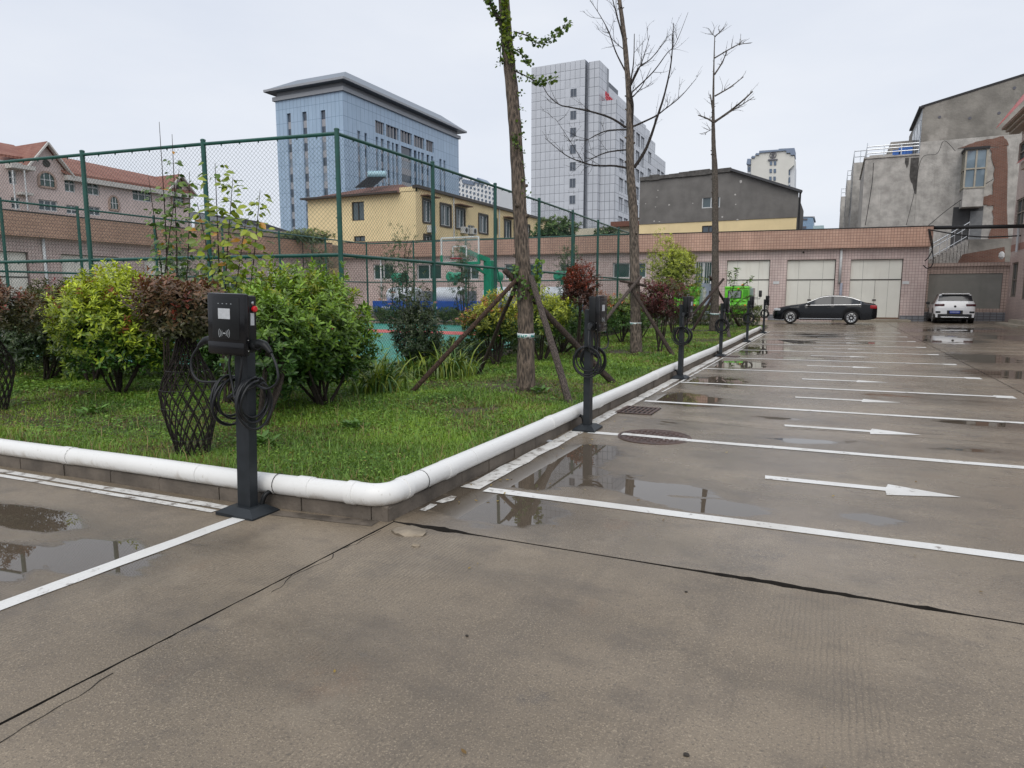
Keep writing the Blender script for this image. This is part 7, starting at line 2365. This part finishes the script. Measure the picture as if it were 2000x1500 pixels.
MB().prism([(xu, -0.03, 0), (15, -0.03, 0), (15, -0.03, zs_), (xu, -0.03, zs_)], (0, 9, 0)).build('middle_wall', CON1, ch_)
ztl, ztr = K(1800, 209).z, K(2000, 147).z
xr_ = K(2000, 147).x
MB().prism([(xu, -0.03, zs_ + 0.003), (15, -0.03, zs_ + 0.003), (15, -0.03, ztr + (ztr - ztl) * (15 - xr_) / (xr_ - xu)), (xu, -0.03, ztl)], (0, 9, 0)).build('gable', CON2, ch_)
# rain-blackened streaks below the terrace
for (px0, px1, py0, py1) in ((1779, 1797, 308, 388), (1768, 1774, 308, 330)):
    a, b = K(px0, py0), K(px1, py1)
    pts = []
    n_ = 7
    for i in range(n_ + 1): pts.append((a.x + (b.x - a.x) * i / n_, -0.012, a.z - 0.02))
    for i in range(n_, -1, -1): pts.append((a.x + (b.x - a.x) * i / n_, -0.012, b.z + (a.z - b.z) * (0.75 * abs(i / n_ - 0.62) ** 0.8 + random.uniform(0, 0.08))))
    if a.x < xu: MB().prism([(min(p[0], xu - 0.02), p[1], p[2]) for p in pts], (0, 0.008, 0)).build('rain_streak', SOOT, ch_)
# terrace: slab, railing, blue sheets, stair room
RAIL = M('stainless_rail', (0.62, 0.64, 0.66), 0.25, 0.85)
MB().box(-0.08, xu, -0.08, 9, zt_, zt_ + 0.1).build('terrace_slab', CON1, ch_)
zr2 = K(1740, 283).z
for z in (zr2, zt_ + 0.35, (zr2 + zt_) / 2 + 0.2):
    MB().tube([(0.08, 0.05, z), (xu - 0.05, 0.05, z)], 0.035, 6).build('railing_bar', RAIL, ch_)
    MB().tube([(0.08, 0.05, z), (0.08, 8.0, z)], 0.035, 6).build('railing_bar', RAIL, ch_)
for i in range(4): MB().tube([(0.08 + i * (xu - 0.13) / 3, 0.05, zt_), (0.08 + i * (xu - 0.13) / 3, 0.05, zr2 + (0.25 if i in (0, 3) else 0))], 0.03, 6).build('railing_post', RAIL, ch_)
for i in range(1, 4): MB().tube([(0.08, i * 2.6, zt_), (0.08, i * 2.6, zr2)], 0.03, 6).build('railing_post', RAIL, ch_)
BLS = M('blue_sheet', (0.045, 0.16, 0.50), 0.5, var=0.12)
for (px0, px1, py0, py1) in ((1758, 1784, 283, 306), (1700, 1728, 304, 308), (1746, 1760, 288, 308)):
    a, b = K(px0, py0), K(px1, py1)
    mb = MB()
    n_ = 10
    for i in range(n_): mb.box(a.x + (b.x - a.x) * i / n_, a.x + (b.x - a.x) * (i + 1) / n_, 0.9 + 0.05 * (i % 2), 0.98 + 0.05 * (i % 2), b.z, a.z)
    mb.build('blue_sheet', BLS, ch_)
a, b = K(1727, 301), K(1748, 308)
MB().box(a.x, b.x, 0.6, 1.2, b.z, a.z).build('white_crate', FWH, ch_)
a, b = K(1702, 290), K(1758, 303)
MB().box(a.x, b.x, 2.5, 2.7, b.z, a.z).build('low_wall', M('terrace_wall', (0.42, 0.40, 0.37), 0.9), ch_)
a, b = K(1750, 250), K(1781, 300)
MB().box(a.x, xu, 4.5, 8.9, zt_, a.z).build('stair_room', CON2, ch_)
# glazed side of the attic, under a dark sloping eave
MB().prism([(xu - 0.015, 0.0, zt_ + 0.1), (xu - 0.015, 6.0, zt_ + 0.1), (xu - 0.015, 6.0, ztl - 0.15), (xu - 0.015, 0.0, ztl - 0.1)], (0.012, 0, 0)).build('attic_side', M('attic_white', (0.52, 0.54, 0.56), 0.6), ch_)
for i in range(3):
    w = MB().box(xu - 0.04, xu - 0.016, 0.5 + i * 1.9, 1.9 + i * 1.9, zt_ + 0.5, ztl - 0.7).build('window', GLB, ch_)
    MB().box(xu - 0.05, xu - 0.04, 1.15 + i * 1.9, 1.25 + i * 1.9, zt_ + 0.5, ztl - 0.7).build('frame', FWH, w)
MB().obox((xu - 0.08, -0.1, ztl - 0.02), (xu - 0.08, 6.2, ztl - 0.12), 0.3, 0.12).build('eave', ROOFM, ch_)
MB().obox((xu - 0.1, 0.0, ztl + 0.02), (15.0, 0.0, ztr + (ztr - ztl) * (15 - xr_) / (xr_ - xu) + 0.02), 0.14, 0.12).build('verge', ROOFM, ch_)
for (px, py) in ((1835, 229), (1894, 231), (1951, 221), (1981, 172)):
    p = K(px, py)
    MB().lathe([(0.09, -0.02), (0.09, 0.0)], (p.x, -0.03, p.z), 'y', 10).build('putlog_hole', EM, ch_)
# terraces stepping back along the flank
for (px0, px1, py, yy, dep_) in ((1668, 1692, 318, 63, 12), (1655, 1680, 352, 76, 14), (1643, 1664, 384, 92, 20)):
    a, b = K(px0, py, yy), K(px1, py, yy)
    MB().box(a.x, b.x + 2.5, yy - YC, yy - YC + dep_, 0, a.z).build('rear_wing', CON1, ch_)
    for z in (a.z + 0.9, a.z + 0.45): MB().tube([(a.x, yy - YC, z), (b.x, yy - YC, z)], 0.035, 5).tube([(a.x, yy - YC, z), (a.x, yy - YC + dep_, z)], 0.035, 5).build('railing_bar', RAIL, ch_)
    for x in (a.x, (a.x + b.x) / 2, b.x): MB().tube([(x, yy - YC, a.z), (x, yy - YC, a.z + 0.95)], 0.03, 5).build('railing_post', RAIL, ch_)
    for i in range(3):
        MB().box(a.x - 0.02, a.x + 0.01, yy - YC + 2 + i * 3.4, yy - YC + 3.6 + i * 3.4, a.z - 3.4, a.z - 1.2).build('window', GLB, ch_)
# bay window
a, b = K(1885, 292), K(1925, 366)
YB = -1.2
bx0 = K(1864, 330).x + 0.25
bw = empty('bay_window', (0, 0, 0)); bw.parent = ch_
A0, A1, Z0, Z1 = K(1885, 330, YC + YB).x, K(1926, 330, YC + YB).x, K(1905, 366, YC + YB).z, K(1905, 292, YC + YB).z
BRF = M('bay_frame', (0.34, 0.31, 0.25), 0.5)
MB().box(A0, A1, YB, 0.0, Z0 - 1.15, Z0).build('bay_base', CON1, bw)
MB().box(A0 - 0.12, A1 + 0.1, YB - 0.15, 0, Z1, Z1 + 0.14).build('bay_roof', ROOFM, bw)
fr = MB()
for x in (A0, (A0 + A1) / 2, A1): fr.obox((x, YB, Z0), (x, YB, Z1), 0.09, 0.09, Vector((0, 1, 0)))
for z in (Z0, (Z0 + Z1) / 2, Z1): fr.obox((A0, YB - 0.003, z), (A1, YB - 0.003, z), 0.09, 0.085)
for y in (YB / 2, 0.0): fr.obox((A0, y, Z0), (A0, y, Z1), 0.09, 0.09, Vector((1, 0, 0)))
for z in (Z0, (Z0 + Z1) / 2, Z1): fr.obox((A0 - 0.003, YB, z), (A0 - 0.003, 0, z), 0.09, 0.085)
fr.build('bay_frame', BRF, bw)
BAYG = glass('bay_pane_glass', (0.16, 0.21, 0.25), 0.04)
for i in range(2):
    for j in range(2):
        MB().box(A0 + i * (A1 - A0) / 2 + 0.05, A0 + (i + 1) * (A1 - A0) / 2 - 0.05, YB + 0.01, YB + 0.03, Z0 + j * (Z1 - Z0) / 2 + 0.05, Z0 + (j + 1) * (Z1 - Z0) / 2 - 0.05).build('pane', BAYG, bw)
MB().box(A0 + 0.02, A0 + 0.04, YB + 0.05, -0.03, Z0 + 0.05, Z1 - 0.05).build('pane', BAYG, bw)
MB().box(A0 + 0.05, A1, YB + 0.1, 0.0, Z0, Z0 + 0.03).build('sill', BRF, bw)
for s in (A1,): MB().box(s - 0.03, s, YB + 0.05, 0, Z0, Z1).build('bay_side', CON1, bw)
# doorway under the bay
a, b = K(1862, 405), K(1912, 500)
MB().box(a.x, b.x, -0.06, 0.0, b.z, a.z).build('door_shade_panel', M('deep_shade', (0.06, 0.06, 0.062), 0.9), ch_)  # dark box on the wall; the doorway's shade is put into its colour
c_ = K(1895, 410)
MB().box(c_.x, b.x, -0.12, -0.06, b.z, a.z - 0.3).build('door', M('door_old', (0.16, 0.165, 0.17), 0.6), ch_)
# exposed brickwork, a ragged patch set proud of the render
BRK = tiles('exposed_brick', (0.25, 0.115, 0.078), (0.19, 0.082, 0.055), (0.26, 0.22, 0.19), 0.24, 0.075, 0.008, rough=0.9, stain=0.3, offset=0.5)
def ragged(pts, n=5, amp=0.06):
    out = []
    for i in range(len(pts)):
        a, b = Vector(pts[i]), Vector(pts[(i + 1) % len(pts)])
        for k in range(n):
            q = a.lerp(b, k / n)
            out.append((q.x + random.uniform(-amp, amp), q.y, q.z + random.uniform(-amp, amp) * 0.6))
    return out
for poly in ([(1934, 290), (1968, 284), (1968, 480), (1928, 480), (1940, 430), (1938, 402), (1918, 400), (1917, 386), (1937, 380), (1943, 330)], [(1870, 290), (1905, 277), (1962, 266), (1968, 284), (1930, 289)], [(1930, 497), (1966, 494), (1966, 515), (1925, 515)]):
    MB().prism(ragged([K(*p) + Vector((0, -0.05, 0)) for p in poly]), (0, -0.03, 0)).build('brick_patch', BRK, ch_)
# stair with steel handrail behind the panel wall
YS = 47.3
s0, s1 = atY(1806, 517, YS), atY(1892, 468, YS)
st = empty('outside_stair', (s0.x, YS, 0), 0, 'concrete stair with steel handrail climbing behind the panel wall', 'stairs')
sv = Vector((s0.x, YS, 0))
n_ = 12
for i in range(n_):
    a = s0.lerp(s1, i / n_) - sv
    b = s0.lerp(s1, (i + 1) / n_) - sv
    MB().box(a.x, b.x + 0.02, 0, 1.1, 0.0, b.z).build('step', CON1, st)
MB().box(s1.x - sv.x, s1.x - sv.x + 3.2, 0, 1.6, 0.0, s1.z).build('landing', CON2, st)
MB().prism([atY(*p, YS) - sv + Vector((0, -0.02, 0)) for p in ((1880, 497), (1962, 482), (1962, 520), (1866, 520))], (0, -0.03, 0)).build('rubble_face', BRK, st)
for dz in (1.0, 0.75, 0.25):
    MB().tube([s0 - sv + Vector((0, 0.05, dz)), s1 - sv + Vector((0, 0.05, dz))], 0.032 if dz > 0.9 else 0.022, 6).build('handrail', RAIL, st)
for i in range(0, n_ + 1, 2):
    a = s0.lerp(s1, i / n_) - sv
    MB().tube([a + Vector((0, 0.05, 0)), a + Vector((0, 0.05, 1.0))], 0.022, 5).build('baluster', RAIL, st)

# tiled wall with a plaster panel
PW = Vector((4.62, 45.3, 0))
PKT2 = tiles('buff_wall_tiles', (0.54, 0.41, 0.345), (0.60, 0.46, 0.39), (0.17, 0.12, 0.11), 0.155, 0.155, 0.009)
pw = empty('panel_wall', PW, 0, 'buff tiled boundary wall holding a grey plaster panel behind the white SUV', 'wall')
W3 = atY(1972, 560, PW.y).x - PW.x
zt3 = atY(1880, 517, PW.y).z
pa, pb = atY(1806, 535, PW.y) - PW, atY(1952, 607, PW.y) - PW
op = (max(pa.x, 0.25), pb.x, 0.75, pa.z)
wall(pw, 'wall', PKT2, (0, 0, 0), (1, 0, 0), W3, zt3 - 0.1, [op], 0.06)
MB().box(op[0], op[1], 0.05, 0.09, op[2], op[3]).build('plaster_panel', plaster('panel_plaster', (0.25, 0.245, 0.22), 0.14, 0.9, 0.85, 0.15, 0.2), pw)
MB().box(-0.05, W3, -0.14, 0.2, zt3 - 0.1, zt3 + 0.1).build('coping', PKT2, pw)
MB().box(0, W3, -0.02, 0.0, -0.2, 0.55).build('plinth', PLINTH, pw)
MB().box(0, W3, 0.1, 0.2, 0, zt3 - 0.1).build('backing', CON2, pw)

# pink building at the right edge
RL, RRZ = Vector((atY(1968, 560, 45.3).x, 45.3, 0)), -math.pi / 2
rp = empty('pink_building', RL, RRZ, 'pink tiled building with red roof at the right edge of the picture', 'building')
PKR = tiles('pink_right_tiles', (0.60, 0.46, 0.41), (0.66, 0.52, 0.46), (0.30, 0.21, 0.19), 0.24, 0.075, 0.006, offset=0.5, stain=0.2)
Rr = lambda *a: rect(*a, RL, RRZ)
RH = onplane(1966, 283, RL, RRZ)[1]
ro = [Rr(1974, 513, 1986, 580), Rr(1984, 388, 2000, 440), Rr(1990, 275, 2008, 310), Rr(1996, 510, 2012, 585)]
ro = [(o[0], max(o[1], o[0] + 0.9), o[2], o[3]) for o in ro]
wall(rp, 'wall', PKR, (0, 0, 0), (1, 0, 0), 22, RH + 0.5, ro, 0.2)
for o in ro: window(rp, (0, 0, 0), (1, 0, 0), o, 0.1, M('frame_bronze', (0.20, 0.17, 0.14), 0.5), GLS, 2, 2, 0.07)
REDT = M('red_roof_sheet', (0.50, 0.085, 0.075), 0.45, var=0.1)
for i in range(3): MB().box(-0.7, 22, -0.45 - i * 0.18, 0.0, RH + i * 0.13, RH + i * 0.13 + 0.12).build('cornice', M('cornice_buff', (0.40, 0.33, 0.27), 0.7), rp)
MB().prism([(-0.9, -1.05, RH + 0.4), (22, -1.05, RH + 0.4), (22, 0.3, RH + 2.4), (-0.9, 0.3, RH + 2.4)], (0, 0.05, 0.12)).build('roof', REDT, rp)
zc_ = onplane(1985, 335, RL, RRZ)[1]
MB().box(2.2, 22, -0.35, 0, zc_ - 0.35, zc_).build('string_course', M('cornice_buff', (0.40, 0.33, 0.27), 0.7), rp)
MB().prism([(2.0, -0.5, zc_), (22, -0.5, zc_), (22, 0, zc_ + 0.4), (2.0, 0, zc_ + 0.4)], (0, 0.03, 0.08)).build('canopy', REDT, rp)
zb_ = onplane(1975, 483, RL, RRZ)[1]
MB().box(0, 22, -0.015, 0, zb_ - 0.25, zb_ + 0.1).build('band', M('band_brown', (0.33, 0.17, 0.13), 0.6), rp)
u0 = onplane(1992, 480, RL, RRZ)[0]
MB().tube([(u0, -0.12, onplane(1992, 440, RL, RRZ)[1]), (u0, -0.12, onplane(1992, 492, RL, RRZ)[1])], 0.06, 8).build('downpipe', FWH, rp)
u0 = onplane(1969, 500, RL, RRZ)[0]
lampz = onplane(1969, 500, RL, RRZ)[1]
smooth_angle(MB().lathe([(0.05, -0.18), (0.14, -0.05), (0.13, 0.15), (0.05, 0.25)], (u0, -0.3, lampz), 'z', 12).build('wall_lamp', M('lamp_pale', (0.6, 0.6, 0.58), 0.4), rp))
MB().box(4.5, 9, -1.2, 0, -0.1, 0.16).build('step', plaster('step_concrete', (0.32, 0.28, 0.22), 0.15), rp)
MB().box(5.0, 9, -0.8, 0, 0.16, 0.32).build('step', plaster('step_concrete', (0.32, 0.28, 0.22), 0.15), rp)

# black lagged pipe and slack cables from the garages to the pink building
a, b = atY(1812, 445, 43.7), atY(2040, 441, 42.5)
o = MB().tube([Vector((0, 0, 0)), (b - a)], 0.10, 10).build('lagged_pipe', M('lagging_black', (0.010, 0.010, 0.011), 0.6), None, True, loc=a)
tag(o, 'thick black lagged pipe spanning from garages to pink building', 'pipe')
CBL = M('cable_dark', (0.015, 0.015, 0.016), 0.6)
for k, (pts, r_, lab) in enumerate([
        ([(1812, 448), (1870, 458), (1930, 463), (2030, 458)], 0.035, 'slack black cable hanging just under the lagged pipe'),
        ([(1816, 450), (1822, 480), (1815, 500), (1806, 510)], 0.028, 'black cable loop dropping at the garage corner toward its door jamb'),
        ([(1814, 450), (1821, 490), (1822, 515), (1812, 524), (1803, 518)], 0.028, 'longer black cable loop dropping at the garage corner'),
        ([(1806, 447), (1850, 410), (1900, 375), (1940, 350)], 0.02, 'thin cable rising across the concrete house below the bay window'),
        ([(1770, 440), (1785, 380), (1800, 310), (1830, 300), (1844, 275), (1866, 295)], 0.015, 'thin cable running up the concrete house from the garage roof'),
        ([(1690, 440), (1703, 360), (1706, 318)], 0.02, 'thin cable down the left part of the concrete house')]):
    yy_ = 43.4 if k < 3 else 51.2 if k == 3 else 51.7
    P_ = catmull([atY(px, py, yy_) for px, py in pts], 8)
    o = MB().tube([p - P_[0] for p in P_], r_, 5).build('cable', CBL, None, True, loc=P_[0])
    tag(o, lab, 'cable')

# trees beyond the garages
c = atD(1085, 452, 52)
shrub('garden_tree', 'round green tree showing above the garage roof behind the court', (c.x, c.y, 0.0), (c.x, c.y, 6.4), (1.9, 1.6, 1.05), 420, 0.30, 0.13, (0.035, 0.085, 0.028), (0.14, 0.22, 0.05), 151, 'tree', k=7, stems=6, stem_r=0.09)
c = atD(588, 463, 46)
shrub('roof_greenery', 'low yellow-green bushes above the garage fascia below the blue tower', (c.x, c.y, 0.0), (c.x, c.y, 5.4), (2.6, 1.0, 0.6), 420, 0.22, 0.09, (0.06, 0.09, 0.03), (0.20, 0.24, 0.06), 152, 'bush', k=7, stems=5, stem_r=0.06)
c = atD(1185, 452, 50)
shrub('garden_tree', 'small dark treetop above the garage roof beside the second trunk', (c.x, c.y, 0.0), (c.x, c.y, 6.0), (1.1, 0.9, 0.6), 160, 0.26, 0.12, (0.035, 0.075, 0.03), (0.11, 0.17, 0.05), 153, 'tree', k=7, stems=4, stem_r=0.07)
